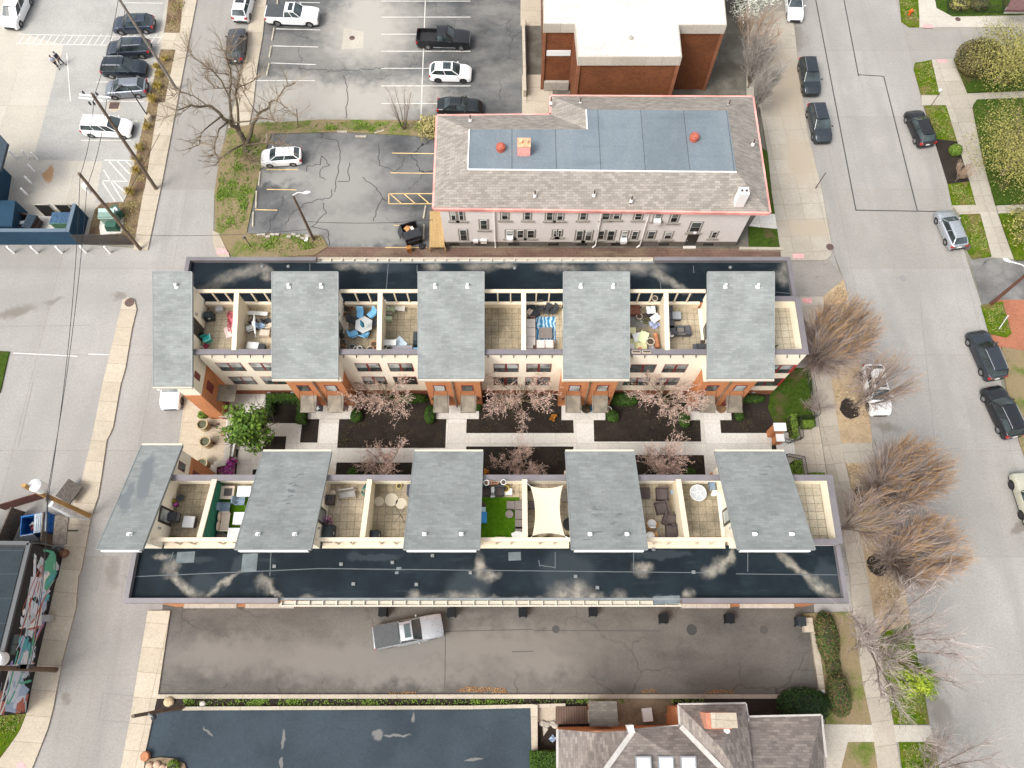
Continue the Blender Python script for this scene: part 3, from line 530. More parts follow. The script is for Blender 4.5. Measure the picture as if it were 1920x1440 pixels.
 for (xa, xb), st in zip(BAYS, styles):
  mid = (xa + xb) / 2
  for k, (p, q) in enumerate(((xa - .1, mid - .14), (mid + .14, xb + .1))):
   f = MB(); B(f, p, q, FY + .25, 28.5, FLOOR - .08, FLOOR); part(f, 'terrace_floor', M[st[k]])
  d = MB(); y0, y1 = Y(FY + .27), Y(28.45); vs = []
  for x in (mid - .15, mid + .15): vs += [(x, y0, FLOOR - .05), (x, y1, FLOOR - .05), (x, y1, 10.36), (x, y0, 9.22)]
  d.add(vs, [(0, 1, 2, 3), (7, 6, 5, 4), (3, 2, 6, 7), (0, 3, 7, 4), (1, 5, 6, 2)]); dv = part(d, 'terrace_divider', M['divider'])
  t = MB(); vs = []
  for x in (mid - .19, mid + .19):
   for dz in (.0, .07): vs += [(x, y0, 9.225 + dz), (x, y1, 10.365 + dz)]
  t.add(vs, [(0, 1, 3, 2), (6, 7, 5, 4), (2, 3, 7, 6), (0, 2, 6, 4), (1, 5, 7, 3), (0, 4, 5, 1)]); part(t, 'divider_cap', M['rail'], dv)
  s = MB(); B(s, xa - .1, xb + .1, 28.5, 28.66, 7.7, 8.42)
  sc = part(s, 'terrace_screen', M['divider'])
  s = MB(); B(s, xa - .1, xb + .1, 28.46, 28.74, 10.36, 10.5); part(s, 'top_rail', M['rail'], sc)
  s = MB(); B(s, xa - .1, xb + .1, 28.42, 28.9 if south else 28.68, 8.42, 8.5); part(s, 'lower_rail', M['rail'], sc)
  n = 6
  for k in range(1, n):
   x = xa + (xb - xa) * k / n
   if k == 3: continue
   s = MB(); B(s, x - .05, x + .05, 28.55, 28.66, 8.5, 10.36); part(s, 'post', M['rail'], sc)
  c = MB(); B(c, xa - .1, xb + .1, FY - .09, FY + .36, 9.17, 9.24); B(c, xa - .1, xb + .1, FY - .09, FY - .06, 9.05, 9.17); part(c, 'parapet_cap', M['cap'])
  if not south:
   k = 0; x = xa + .3
   while x < xb - .2:
    h = MB(); h.tube([(x, FY + .02, 8.9), (x, FY - .16, 8.86), (x, FY - .2, 8.78)], .045, 6); part(h, 'scupper', M['bronze']); x += 1.02
 # the end terrace
 f = MB(); B(f, 20.5, x1 - .3, FY + .25, 28.5, FLOOR - .08, FLOOR); part(f, 'terrace_floor', M['tile_pale'])
 c = MB(); B(c, 20.5, x1 + .06, FY - .09, FY + .36, 9.17, 9.24); B(c, x1 - .4, x1 + .06, FY + .36, 28.7, 9.17, 9.24); B(c, 20.5, x1 - .4, 28.35, 28.8, 9.17, 9.24); part(c, 'parapet_cap', M['cap'])
 w = MB(); B(w, x1 - .3, x1, FY + .25, 28.6, FLOOR - .08, 9.17); B(w, 20.5, x1 - .3, 28.5, 28.7, 7.7, 9.17); part(w, 'end_parapet', M['cream'])
 if not south:
  for x in (20.9, 21.9, 22.9): h = MB(); h.tube([(x, FY + .02, 8.9), (x, FY - .16, 8.86), (x, FY - .2, 8.78)], .045, 6); part(h, 'scupper', M['bronze'])
 # windows of the courtyard front
 rnd = random.Random(3)
 if not south:
  for (a, q) in NWIN:
   xa, zt = onY(*a, FY); xb, zb = onY(*q, FY)
   fr = MB(); B(fr, xa, xb, FY - .03, FY + .02, zb, zt); w = part(fr, 'window', M['redframe'])
   g_ = MB(); xm, zm = (xa + xb) / 2, zb + (zt - zb) * .5; e = .07
   for k, (p, r) in enumerate(((xa + e, xm - e * 1.3), (xm + e * 1.3, xb - e))):
    B(g_, p, r, FY - .045, FY - .03, zb + e, zm - .03)
   part(g_, 'pane', M['glass'], w)
   g_ = MB(); B(g_, xa + e, xm - e * 1.3, FY - .045, FY - .03, zm + .03, zt - e); B(g_, xm + e * 1.3, xb - e, FY - .045, FY - .03, zm + .03, zt - e)
   part(g_, 'pane', M['glass_blind' if rnd.random() < .65 else 'glass'], w)
  for (a, q) in (((1482, 684), (1481, 699)), ((1462, 709), (1457, 723))):
   xa, zt = onY(*a, FY); xa = 22.45; _, zb = onY(*q, FY); r_ = MB(); B(r_, xa - .3, X1 + .02, FY - .035, FY + .6, zb, zt); part(r_, 'red_panel', plain('red_panel', (.33, .025, .03), .5, var=.15))
  for x in (-22.0, -19.9, 21.6):
   v = MB(); B(v, x, x + .28, FY - .12, FY, .55, .68); part(v, 'wall_vent', M['steel'])
 # stair towers with their mono-pitched roofs
 for i, ((xa, xb), (ba, bb_)) in enumerate(zip(TOW, BRK)):
  yl, zl = (21.15, 8.58) if i == 0 else (21.7, 8.8); yh, zh = 29.5, 11.9; sl = (zh - zl) / (yh - yl)
  by = 21.3 if i == 0 else 22.52
  if i == 0: wa, wb = ba, xb - .25
  else: wa, wb = max(xa + .27, ba), xb - .27
  zr = lambda y: zl + (y - yl) * sl - .2
  w = MB(); vs = []
  for x in (wa, wb): vs += [(x, Y(by + .03), 6.1), (x, Y(28.9), 6.1), (x, Y(28.9), zr(28.9)), (x, Y(by + .03), zr(by + .03))]
  w.add(vs, [(0, 1, 2, 3), (7, 6, 5, 4), (3, 2, 6, 7), (0, 3, 7, 4), (1, 5, 6, 2)]); tw = part(w, 'stair_tower', M['cream'])
  w = MB(); B(w, ba, bb_, by, FY + .4, 0, 6.12); br = part(w, 'brick_bay', M['brick'])
  if i: w = MB(); B(w, ba - .02, bb_ + .02, by - .03, FY, 6.12, 6.2); part(w, 'brick_ledge', M['gutter'], br)
  r_ = MB(); vs = []
  for x in (xa, xb): vs += [(x, Y(yl), zl - .2), (x, Y(yh), zh - .2), (x, Y(yh), zh), (x, Y(yl), zl)]
  r_.add(vs, [(0, 1, 2, 3), (7, 6, 5, 4), (3, 2, 6, 7), (0, 3, 7, 4), (1, 5, 6, 2), (0, 4, 5, 1)])
  rf = part(r_, 'shingle_roof', M['shingle_scuffed' if south and i == 0 else 'shingle'])
  t = MB(); e = .035
  for x in (xa, xb):
   vs = []
   for xx in (x - e, x + e): vs += [(xx, Y(yl), zl - .24), (xx, Y(yh), zh - .24), (xx, Y(yh), zh + .025), (xx, Y(yl), zl + .025)]
   t.add(vs, [(0, 1, 2, 3), (7, 6, 5, 4), (3, 2, 6, 7), (0, 3, 7, 4), (1, 5, 6, 2), (0, 4, 5, 1)])
  B(t, xa, xb, yh - .02, yh + .05, zh - .26, zh + .03)
  part(t, 'roof_trim', plain('grey_roof_trim', (.2, .215, .21), .6), rf)
  fa = MB(); B(fa, xa + .2, xb - .25, yh + .05, yh + .12, zh - .6, zh - .2); B(fa, wa, wb, 28.9, yh, zh - .55, zh - .3); part(fa, 'fascia', M['white'], rf)
  gt = MB(); B(gt, xa, xb, yl - .14, yl - .02, zl - .2, zl - .04); B(gt, xa, xb, yl - .16, yl - .13, zl - .2, zl + .0)
  part(gt, 'gutter', M['gutter'], rf)
  vx = [(xa + xb) / 2 + d for d in ((-1.25, 1.3) if i else (.35,))]
  for x in vx:
   y = yh - 1.1; z = zl + (y - yl) * sl; v = MB(); v.box(x, Y(y), z - .05, .3, .24, .1); v.lathe(x, Y(y) + (.06 if not south else -.06), [(.09, z), (.09, z + .28), (.12, z + .3), (.11, z + .36)], 10)
   part(v, 'roof_vent', M['white'], rf)
  if not south:
   if i:
    xm = (ba + bb_) / 2
    d = MB(); d.tube([(xm, by - .02, zl - .3), (xm, by - .1, zl - .5), (xm, by - .1, .3), (xm, by - .2, .15)], .06, 8); part(d, 'downspout', M['canopy'], br)
    for s_ in (-1, 1):
     x = xm + s_ * 1.17
     wd = MB(); B(wd, x - .5, x + .5, by - .04, by + .02, 4.0, 5.3); ww = part(wd, 'window', M['redframe'], br); wd = MB(); B(wd, x - .41, x + .41, by - .055, by - .04, 4.09, 5.21); part(wd, 'pane', M['glass_blind' if (i + s_) % 3 else 'glass'], ww)
     c = MB(); cx, cy = x, by - .75
     vs = [(cx - .68, by - .02, 2.92), (cx + .68, by - .02, 2.92), (cx + .68, by - 1.5, 2.7), (cx - .68, by - 1.5, 2.7)]
     c.hexa([(a_, b_, z_ - .12) for a_, b_, z_ in vs] + vs); part(c, 'entry_canopy', M['canopy'], br)
     for dx in (-.6, .6): part(MB().tube([(cx + dx, by, 3.9), (cx + dx, by - 1.35, 2.75)], .02, 5), 'canopy_rod', M['bronze'], br)
     dr = MB(); B(dr, x - .48, x + .48, by - .03, by + .02, .25, 2.45); part(dr, 'entry_door', M['redframe'], br)
     lm = MB(); B(lm, x + s_ * .85 - .06, x + s_ * .85 + .06, by - .14, by, 2.0, 2.25); part(lm, 'wall_lamp', M['bronze'], br)
   else:
    e = bb_
    c = MB(); vs = [(e, 22.0, 2.95), (e + 1.5, 22.0, 2.75), (e + 1.5, 23.5, 2.75), (e, 23.5, 2.95)]; c.hexa([(a_, b_, z_ - .12) for a_, b_, z_ in vs] + vs); part(c, 'entry_canopy', M['canopy'], br)
    wd = MB(); wd.bb(e - .02, e + .04, 22.2, 23.0, 4.0, 5.3); part(wd, 'window', M['redframe'], br)
    dr = MB(); dr.bb(e - .02, e + .03, 22.3, 23.2, .2, 2.4); part(dr, 'entry_door', M['redframe'], br)
    wd = MB(); wd.bb(wb - .02, wb + .03, 22.2, 22.75, 6.9, 8.0); part(wd, 'window', M['redframe'], tw)
  elif i == 0:
   e = bb_
   wd = MB(); wd.bb(e - .02, e + .04, Y(23.0), Y(22.2), 4.0, 5.3); part(wd, 'window', M['redframe'], br)
   wd = MB(); wd.bb(wb - .02, wb + .03, Y(22.85), Y(22.2), 6.9, 8.1); ww = part(wd, 'window', M['redframe'], tw)
   wd = MB(); wd.bb(wb + .03, wb + .04, Y(22.78), Y(22.27), 6.98, 8.02); part(wd, 'pane', M['glass'], ww)
  # terrace doors in the flanks of the towers
  flanks = [(wb, 1)] + ([(wa, -1)] if i else [])
  if i == 4: flanks = [(wa, -1)]
  for fx, sg in flanks:
   ym = 26.6 if south else 26.0
   d = MB(); x = sorted((fx - .02 * sg, fx + .05 * sg)); d.bb(x[0], x[1], *sorted((Y(ym - .6), Y(ym + .6))), FLOOR, FLOOR + 2.15); dd = part(d, 'terrace_door', M['bronze'], tw)
   d = MB(); x = sorted((fx + .05 * sg, fx + .06 * sg)); d.bb(x[0], x[1], *sorted((Y(ym - .42), Y(ym + .42))), FLOOR + .35, FLOOR + 1.95); part(d, 'pane', M['glass_blind' if south else 'glass_dark'], dd)
   k = MB(); x = sorted((fx + .0 * sg, fx + .14 * sg)); k.bb(x[0], x[1], *sorted((Y(ym + .95), Y(ym + 1.1))), FLOOR + 1.7, FLOOR + 1.95); part(k, 'wall_lamp', M['steel'], tw)
 return root
row_n = row(False); row_s = row(True)
# ------------------------------------------------------------------ grey two-storey building with red eaves
M['greywall'] = paving('pale_grey_stucco', (.74, .72, .7), .04, None, blot=.09, grain=5, bumps=.04)
M['foundation'] = paving('dark_stone_foundation', (.17, .155, .135), .12, (.6, .3, .5), blot=.2, jcol=.8)
M['brown_shingle'] = courses('taupe_shingles', (.33, .3, .265), (.22, .198, .172), (.175, .157, .14), .5, .2, False, .15, msize=.012)
M['red_eave'] = plain('faded_red_eave', (.68, .3, .26), .6, var=.28, scale=.45)
M['sill'] = plain('grey_stone_sill', (.25, .235, .205), .8, var=.15)
M['deckroof'] = paving('grey_flat_roofing', (.172, .208, .236), .1, (4.0, 30), blot=.1, tint=(1, 1, 1), jw=.035, jcol=.45, patch=(.22, (.2, .235, .26), .85, (1.6, .3, 1)), streak=(.8, (.12, 1.4, 1), .35))
base = P(1130, 330, 0); base.z = 0
gb = empty('apartment_building', base, 'grey two storey building with shingle skirt, red eaves and flat grey roof deck', 'building')
def gpart(mb, name, mat, parent=gb, sm=None): return mb.build(name, mat, parent, off=base, smooth=sm)
EZ, DZ = 6.3, 7.9
ev = PX([(820, 217), (1033, 215), (1033, 180), (1411, 182), (1443, 398), (813, 390)], EZ)
dk = PX([(880, 243), (1101, 243), (1099, 206), (1364, 208), (1381, 323), (877, 318)], DZ)
YW = 39.3
wl = [Vector((p.x, p.y, 0)) for p in ev]
ins = [(.45, -.5), (.45, -.5), (.45, -.5), (-.45, -.5), (-1.35, 0), (.55, 0)]
wp = [(p.x + a, (YW if i in (4, 5) else p.y + b)) for i, (p, (a, b)) in enumerate(zip(wl, ins))]
gpart(MB().prism(wp, .75, EZ - .05), 'wall', M['greywall'])
wq = [(x + (.04 if i in (3, 4) else -.04), y - .04 if i in (4, 5) else y + .04) for i, (x, y) in enumerate(wp)]
gpart(MB().prism(wq, 0, .78), 'foundation', M['foundation'])
mb = MB()
for i in range(6): j = (i + 1) % 6; mb.poly([ev[j] + Vector((0, 0, .02)), ev[i] + Vector((0, 0, .02)), dk[i], dk[j]])
mb.poly([p - Vector((0, 0, .1)) for p in ev])
gr = gpart(mb, 'shingle_roof', M['brown_shingle'])
mb = MB(); mb.prism([p[:2] for p in dk], DZ - .05, DZ + .03); gpart(mb, 'flat_roof', M['deckroof'])
mb = MB()
for i in (1, 4, 5): j = (i + 1) % 6; mb.bar(dk[i], dk[j], .1, DZ - .05, DZ + .08)
gpart(mb, 'roof_flashing', M['white'], gr)
mb = MB()
for i in range(6):
 j = (i + 1) % 6; a, b = Vector(ev[i]), Vector(ev[j]); d = (b - a).normalized(); nrm = Vector((d.y, -d.x, 0)) * -1
 mb.bar(a - nrm * .02, b - nrm * .02, .34, EZ - .3, EZ + .03)
gpart(mb, 'eave', M['red_eave'])
GW = [(845, 394, 854.5, 412, 0), (860, 394, 869.5, 412, 0), (900, 412, 914, 429, 0), (940, 396, 953, 411, 0), (983, 396, 995, 411, 0), (1024, 396, 1037, 412, 0), (1044, 396, 1056, 412, 0), (1087, 397, 1100, 411, 0), (1129, 397, 1144, 411, 0), (1150, 397, 1163, 410, 0), (1190, 399, 1204, 411, 0), (1227, 399, 1240, 413, 1), (1258, 399, 1272, 416, 0), (1294, 416, 1314, 434, 0),
  (862, 430, 876, 450, 0), (949, 431, 963, 445, 1), (969, 431, 982, 445, 0), (988, 431, 1002, 445, 0), (1037, 431, 1044, 443, 0), (1046, 431, 1053, 443, 0), (1080, 432, 1093, 450, 0), (1097, 432, 1110, 450, 0), (1121, 432, 1133, 448, 0), (1138, 432, 1152, 450, 0), (1165, 433, 1176, 449, 1), (1184, 433, 1196, 448, 0), (1214, 433, 1228, 447, 0), (1246, 434, 1260, 447, 0), (1334, 434, 1344, 445, 0)]
for k, (a, b, c, d, ac) in enumerate(GW):
 xa, zt = onY(a, b, YW); xb, zb = onY(c, d, YW); xm, _ = onY((a + c) / 2, (b + d) / 2, YW); w = onY(c, b, YW)[0] - xa; xa, xb = xm - w / 2, xm + w / 2
 f = MB(); f.bb(xa - .14, xb + .14, YW - .02, YW + .05, zb - .12, zt + .1); wn = gpart(f, 'window', M['sill'])
 s = MB(); s.bb(xa, xb, YW - .05, YW - .02, zb, zt); gpart(s, 'frame', M['white'], wn)
 zm = (zb + zt) / 2
 for i, (za, zz) in enumerate(((zb + .07, zm - .03), (zm + .03, zt - .07))):
  s = MB(); s.bb(xa + .07, xb - .07, YW - .065, YW - .05, za, zz); gpart(s, 'pane', M['glass_blind' if i and k % 3 == 0 else 'glass_dark' if i == 0 else 'glass'], wn)
 s = MB(); s.bb(xa - .3, xb + .3, YW - .16, YW + .02, zb - .28, zb - .12); gpart(s, 'sill', M['sill'], wn)
 if ac: s = MB(); s.bb(xm - .3, xm + .3, YW - .5, YW - .06, zb - .05, zb + .42); s.bb(xm - .24, xm + .24, YW - .51, YW - .5, zb + .0, zb + .3); gpart(s, 'air_conditioner', M['white'], wn)
xd, _ = onY(1284, 456, YW); d = MB(); d.bb(xd - .02, xd + 1.05, YW - .06, YW + .02, .1, 2.25); dr = gpart(d, 'side_door', plain('black_door', (.025, .022, .02), .5))
d = MB(); d.ball(xd + .1, YW - .1, 1.1, .05, .05, .05, 8, 5); gpart(d, 'handle', M['steel'], dr)
d = MB(); d.bb(xd - .1, xd + 1.15, YW - .35, YW - .06, 0, .12); gpart(d, 'doorstep', M['white_walk'])
d = MB(); d.bb(xd + .4, xd + .65, YW - .2, YW, 2.4, 2.6); gpart(d, 'wall_lamp', M['white'])
for a in (852, 900, 963, 1037, 1090, 1155, 1243, 1326):
 x, _ = onY(a, 461, YW); s = MB(); s.bb(x - .5, x + .5, YW - .07, YW - .03, .2, .58); gpart(s, 'basement_window', M['glass_dark'])
for px, off in ((928, 0), (1122, -1), (1208, -1)):
 x, z = onY(px, 430, YW); s = MB(); s.tube([(x, YW - .12, EZ - .1), (x, YW - .12, .35), (x + .3 * off, YW - .25, .1)], .07, 8); gpart(s, 'downspout', M['greywall'])
for (a, b, w_, h_) in ((892, 451, .45, .35), (907, 451, .6, .55)): x, z = onY(a, b, YW); s = MB(); s.bb(x - w_ / 2, x + w_ / 2, YW - .2, YW, z - h_ / 2, z + h_ / 2); gpart(s, 'meter_box', M['greywall'])
# things on its roof that belong to it
c = P(982, 284, 8); mb = MB(); mb.box(c.x, c.y, 7.9, 1.15, .95, 1.25); ch = gpart(mb, 'chimney', M['red_eave'])
mb = MB(); mb.box(c.x, c.y, 9.15, 1.2, 1.0, .1); mb.lathe(c.x - .27, c.y, [(.2, 9.25), (.16, 9.5)], 10); mb.lathe(c.x + .27, c.y, [(.2, 9.25), (.16, 9.5)], 10); gpart(mb, 'chimney_pot', plain('peach_pot', (.6, .34, .2), .7, var=.3), ch)
for x, y in ((939, 279), (1301, 260)):
 c = P(x, y, 8); v = MB(); v.lathe(c.x, c.y, [(.42, 7.92), (.42, 8.4), (.38, 8.45)], 16); v.lathe(c.x, c.y, [(.3, 8.4), (.3, 8.52), (.22, 8.58)], 16); gpart(v, 'roof_ventilator', plain('rust_red_vent', (.36, .09, .055), .6, var=.2))
c = P(1386, 378, 6.9); mb = MB(); mb.box(c.x, c.y, 6.6, .85, .75, 1.9); ch = gpart(mb, 'chimney', M['white'])
mb = MB(); mb.lathe(c.x - .2, c.y, [(.12, 8.5), (.1, 8.62)], 8); mb.lathe(c.x + .2, c.y, [(.12, 8.5), (.1, 8.62)], 8); gpart(mb, 'chimney_pot', M['iron'], ch)
for x, y in ((1003, 366), (1114, 365), (1184, 376), (872, 313), (882, 225), (1088, 193), (1366, 198), (1412, 270), (1033, 192)):
 c = P(x, y, 7.1); v = MB(); v.tube([(c.x, c.y, 6.6), (c.x, c.y, 7.75)], .07, 8); gpart(v, 'vent_pipe', M['iron'], gr)
 v = MB(); v.lathe(c.x, c.y, [(.18, 6.95), (.12, 7.25)], 8); gpart(v, 'pipe_collar', M['white'], gr)
# timber ramp at its west end
b2 = P(820, 430, 0); mb = MB(); q = PX([(806, 396), (828, 396), (834, 463), (805, 463)], .9); mb.prism([p[:2] for p in q], .72, .9, True)
for i in (0, 1, 2, 3): mb.box(q[i].x, q[i].y, 0, .12, .12, .75)
o = mb.build('wooden_ramp', paving('fresh_pine_boards', (.52, .36, .17), .12, (30, .14), blot=.2, jw=.02, turn=90, jcol=.6), off=b2); tag(o, 'fresh pine board walkway against the grey building west wall', 'ramp')
# ------------------------------------------------------------------ brick building with a white roof
base = P(1180, 60, 0); base.z = 0
wb_ = empty('brick_building', base, 'tall brown brick building with stepped white roof behind the grey building', 'building')
def wpart(mb, name, mat, parent=wb_): return mb.build(name, mat, parent, off=base)
RZ = 8.7
r = PX([(1018, -150), (1019, 45), (1078, 45), (1084, 107), (1279, 107), (1273, 47), (1363, 47), (1345, -150)], RZ)
ri = [(p.x, p.y) for p in r]
wpart(MB().prism([(x, y) for x, y in ri], RZ - 1.05, RZ), 'fascia', paving('beige_fascia_panels', (.5, .455, .39), .07, (1.6, 3), blot=.1, jcol=.75))
cx_, cy_ = sum(p[0] for p in ri) / 8, sum(p[1] for p in ri) / 8
def inset(pts, d):
 n = len(pts); out = []
 ar = sum(pts[i][0] * pts[(i + 1) % n][1] - pts[(i + 1) % n][0] * pts[i][1] for i in range(n)); sg = 1 if ar > 0 else -1
 for i in range(n):
  p0, p1, p2 = Vector(pts[i - 1]), Vector(pts[i]), Vector(pts[(i + 1) % n]); d1, d2 = (p1 - p0).normalized(), (p2 - p1).normalized()
  n1, n2 = Vector((-d1.y, d1.x)) * sg, Vector((-d2.y, d2.x)) * sg; m = (n1 + n2); m = m / max(.2, m.dot(n1)); out.append(tuple(p1 + m * d))
 return out
mw = paving('white_roof_coating', (.72, .71, .69), .03, None, blot=.0, grain=3, patch=(.16, (.52, .45, .4), .7, (.5, 1.4, 1), -.04), streak=(.5, (.15, 1.6, 1), .2))
wpart(MB().prism(inset(ri, .12), RZ - .02, RZ + .05), 'roof', mw)
wpart(MB().prism(inset(ri, .16), 0, RZ - 1.05), 'wall', courses('purple_brown_brick', (.215, .07, .022), (.13, .04, .02), (.17, .08, .04), .24, .085, True, .25))
i2 = inset(ri, .16)
for k, (x, y) in enumerate(i2):
 if k in (1, 2, 3, 4, 5, 6): wpart(MB().box(x, y, .02, .3, .3, RZ - 1.07), 'corner_pilaster', M['brick_dark'])
wpart(MB().bb(i2[1][0] + .3, i2[2][0] - .3, i2[1][1] - .05, i2[1][1] + .05, 4.6, 5.3), 'window_band', M['white'])
wpart(MB().bb(i2[1][0] + .2, i2[2][0] - .2, i2[1][1] - .35, i2[1][1] + .05, .1, 1.2), 'loading_door', M['stone'])
c = P(1183, 72, RZ); wpart(MB().lathe(c.x, c.y, [(.25, RZ + .05), (.25, RZ + .15), (.1, RZ + .2)], 10), 'roof_drain', plain('drain', (.3, .29, .24), .7))
for k in range(6):
 x, y = i2[0][0], i2[1][1] + 1.2 + 1.6 * k; wpart(MB().bb(x - .06, x + .02, y, y + .7, 2.0, 6.5), 'slot_window', M['glass_dark'])
# wall with railing beside it
base2 = P(984, 110, 0); mb = MB(); a, b = P(981, 50), P(984, 182); mb.bar(a, b, .3, -.05, 1.0)
o = mb.build('retaining_wall', M['tan_walk'], off=base2); tag(o, 'pale low wall along the east edge of the large parking lot', 'wall')
fr = empty('railing', P(986, 110, 0), 'black railing on steps beside the white roofed brick building', 'railing')
mb = MB(); a, b = P(986, 50, 1), P(988, 180, 1)
mb.tube([(a.x, a.y, 1.9), (b.x, b.y, 1.9)], .03, 5); mb.tube([(a.x, a.y, 1.1), (b.x, b.y, 1.1)], .03, 5); mb.build('rails', M['black'], fr, off=P(986, 110, 0))
mb = MB()
for k in range(40): t = k / 39; q = a.lerp(b, t); mb.tube([(q.x, q.y, 0), (q.x, q.y, 1.9)], .02, 4)
mb.build('balusters', M['black'], fr, off=P(986, 110, 0))
# ------------------------------------------------------------------ shingled brick house at the bottom
base = P(1300, 1400, 0); base.z = 0
hs = empty('brick_house', base, 'shingled brick house with skylights and broad chimney below the brown alley', 'house')
def hpart(mb, name, mat, parent=hs): return mb.build(name, mat, parent, off=base)
def pl(*a): return [P(x, y, z) for x, y, z in a]
M['house_shingle'] = courses('mixed_taupe_shingles', (.3, .262, .232), (.18, .155, .14), (.15, .13, .125), .45, .17, False, .2, msize=.008)
M['house_shingle_up'] = courses('mixed_taupe_shingles_turned', (.3, .262, .232), (.17, .147, .133), (.15, .13, .125), .45, .17, False, .2, msize=.008, turn=90)
EV = 5.4
A = (1045, 1367, EV); B_ = (1118, 1374, EV + .1); C_ = (1186, 1369, EV + .6); D_ = (1275, 1361, EV); E_ = (1272, 1321, EV); F_ = (1398, 1319, EV); G_ = (1402, 1344, EV); H_ = (1540, 1341, EV)
AP = (1352, 1402, 8.1)
mb = MB(); mb.poly(pl(A, (1045, 1620, EV), (1040, 1620, EV + 2), (1066, 1540, 8.3), C_, B_)); mb.build('west_roof', M['house_shingle_up'], hs, off=base)
mb = MB(); mb.poly(pl(C_, (1066, 1540, 8.3), (1420, 1510, 8.9), D_)); rm = mb.build('middle_roof', M['house_shingle'], hs, off=base)
mb = MB(); mb.poly(pl(E_, D_, (1420, 1510, 8.9), AP)); mb.build('gable_west_slope', M['house_shingle_up'], hs, off=base)
mb = MB(); mb.poly(pl(E_, AP, F_)); mb.build('gable_hip', M['house_shingle'], hs, off=base)
mb = MB(); mb.poly(pl(F_, AP, (1420, 1510, 8.9), G_)); mb.build('gable_east_slope', M['house_shingle_up'], hs, off=base)
mb = MB(); mb.poly(pl(G_, (1420, 1510, 8.9), (1500, 1510, 8.9), H_)); mb.build('east_roof', M['house_shingle'], hs, off=base)
mb = MB(); mb.poly(pl(H_, (1500, 1510, 8.9), (1552, 1540, EV), (1549, 1420, EV))); mb.build('east_hip', M['house_shingle_up'], hs, off=base)
wpts = [tuple(P(x, y, EV)[:2]) for x, y in ((1052, 1372), (1277, 1368), (1278, 1328), (1392, 1326), (1398, 1350), (1532, 1348), (1544, 1480), (1052, 1600))]
hpart(MB().prism(wpts, 0, EV - .05), 'wall', M['brick'])
def strip(a, b, w, mat, name, lift=.12):
 p, q = P(*a), P(*b); d = (q - p); n = Vector((-d.y, d.x, 0)).normalized() * w / 2; u = Vector((0, 0, lift)); mb = MB(); mb.hexa([p - n, p + n, q + n, q - n] + [p - n + u, p + n + u, q + n + u, q - n + u]); return hpart(mb, name, mat)
vm = plain('pale_valley_flashing', (.5, .475, .44), .5, var=.12)
strip((1188, 1369, EV + .65), (1072, 1530, 8.3), .34, vm, 'valley_flashing'); strip((1276, 1362, EV + .05), (1416, 1506, 8.95), .34, vm, 'valley_flashing'); strip((1401, 1345, EV + .05), (1366, 1420, 7.4), .36, vm, 'valley_flashing')
gtm = plain('grey_house_gutter', (.4, .375, .345), .5, var=.1)
for a, b in ((A, (1045, 1480, EV)), (C_, D_), (D_, E_), (E_, F_), (F_, G_), (G_, H_), (H_, (1549, 1420, EV))):
 p, q = P(a[0], a[1], EV), P(b[0], b[1], EV); hpart(MB().bar(p, q, .16, EV - .14, EV + .03), 'gutter', gtm)
for x in (1207, 1249, 1291):
 q = pl((x - 17, 1417, 6.9), (x + 13, 1417, 6.9), (x + 15, 1452, 7.6), (x - 15, 1452, 7.6)); up = Vector((0, 0, .22)); mb = MB(); mb.hexa(q + [p + up for p in q]); sk = hpart(mb, 'skylight', M['steel'])
 cc = sum((Vector(p) for p in q), Vector()) / 4 + up; q2 = [cc + (p + up - cc) * .82 + Vector((0, 0, .01)) for p in q]; mb = MB(); mb.poly(q2); hpart(mb, 'pane', plain('skylight_acrylic', (.8, .86, .88), .12), sk)
c = P(1340, 1350, 6.6); mb = MB(); mb.box(c.x, c.y, 6.0, 1.7, 1.0, 1.7); ch = hpart(mb, 'chimney', courses('salmon_brick', (.5, .2, .12), (.42, .16, .1), (.42, .3, .24), .24, .085))
c = P(1359, 1351, 8.0); mb = MB(); mb.box(c.x, c.y, 7.7, 1.75, .95, .16); hpart(mb, 'chimney_cap', M['tan_walk'], ch)
c = P(1362, 1369, 7.3); mb = MB(); mb.lathe(c.x, c.y, [(.16, 7.0), (.16, 7.5), (.2, 7.55), (.1, 7.65)], 10); hpart(mb, 'roof_vent', M['white'])
c = P(1182, 1366, 6); mb = MB(); mb.box(c.x, c.y, 5.2, .38, .45, 1.2, .15); hpart(mb, 'roof_box', M['white'])
# rear porch, deck, bulkhead
q = PX([(1103, 1315), (1156, 1315), (1160, 1362), (1107, 1362)], 3.6); mb = MB(); mb.prism([p[:2] for p in q], 3.4, 3.6, True); pr = hpart(mb, 'porch_roof', courses('grey_brown_porch_shingle', (.16, .145, .125), (.11, .1, .085), (.09, .08, .07), .45, .18, False))
qi = inset([tuple(p[:2]) for p in q], .25); hpart(MB().prism(qi, 0, 3.4), 'porch_wall', M['brick'])
q = PX([(1042, 1325), (1102, 1324), (1104, 1357), (1042, 1358)], .5); hpart(MB().prism([p[:2] for p in q], .1, .5), 'deck', paving('brown_deck_boards', (.145, .1, .078), .1, (.2, 30), blot=.2, jw=.02, jcol=.5))
q = PX([(1252, 1340), (1260, 1328), (1272, 1322), (1274, 1361), (1254, 1360)], 1.0); hpart(MB().prism([p[:2] for p in q], 0, 1.0), 'bulkhead', M['brick'])
q = PX([(1256, 1342), (1262, 1332), (1271, 1327), (1271, 1340)], 1.1); hpart(MB().prism([p[:2] for p in q], 1.0, 1.1), 'bulkhead_door', M['brick_dark'])
mb = MB(); q = PX([(995, 1320), (1008, 1322), (1008, 1412), (997, 1412)], .7); mb.prism([p[:2] for p in q], -.1, .7)
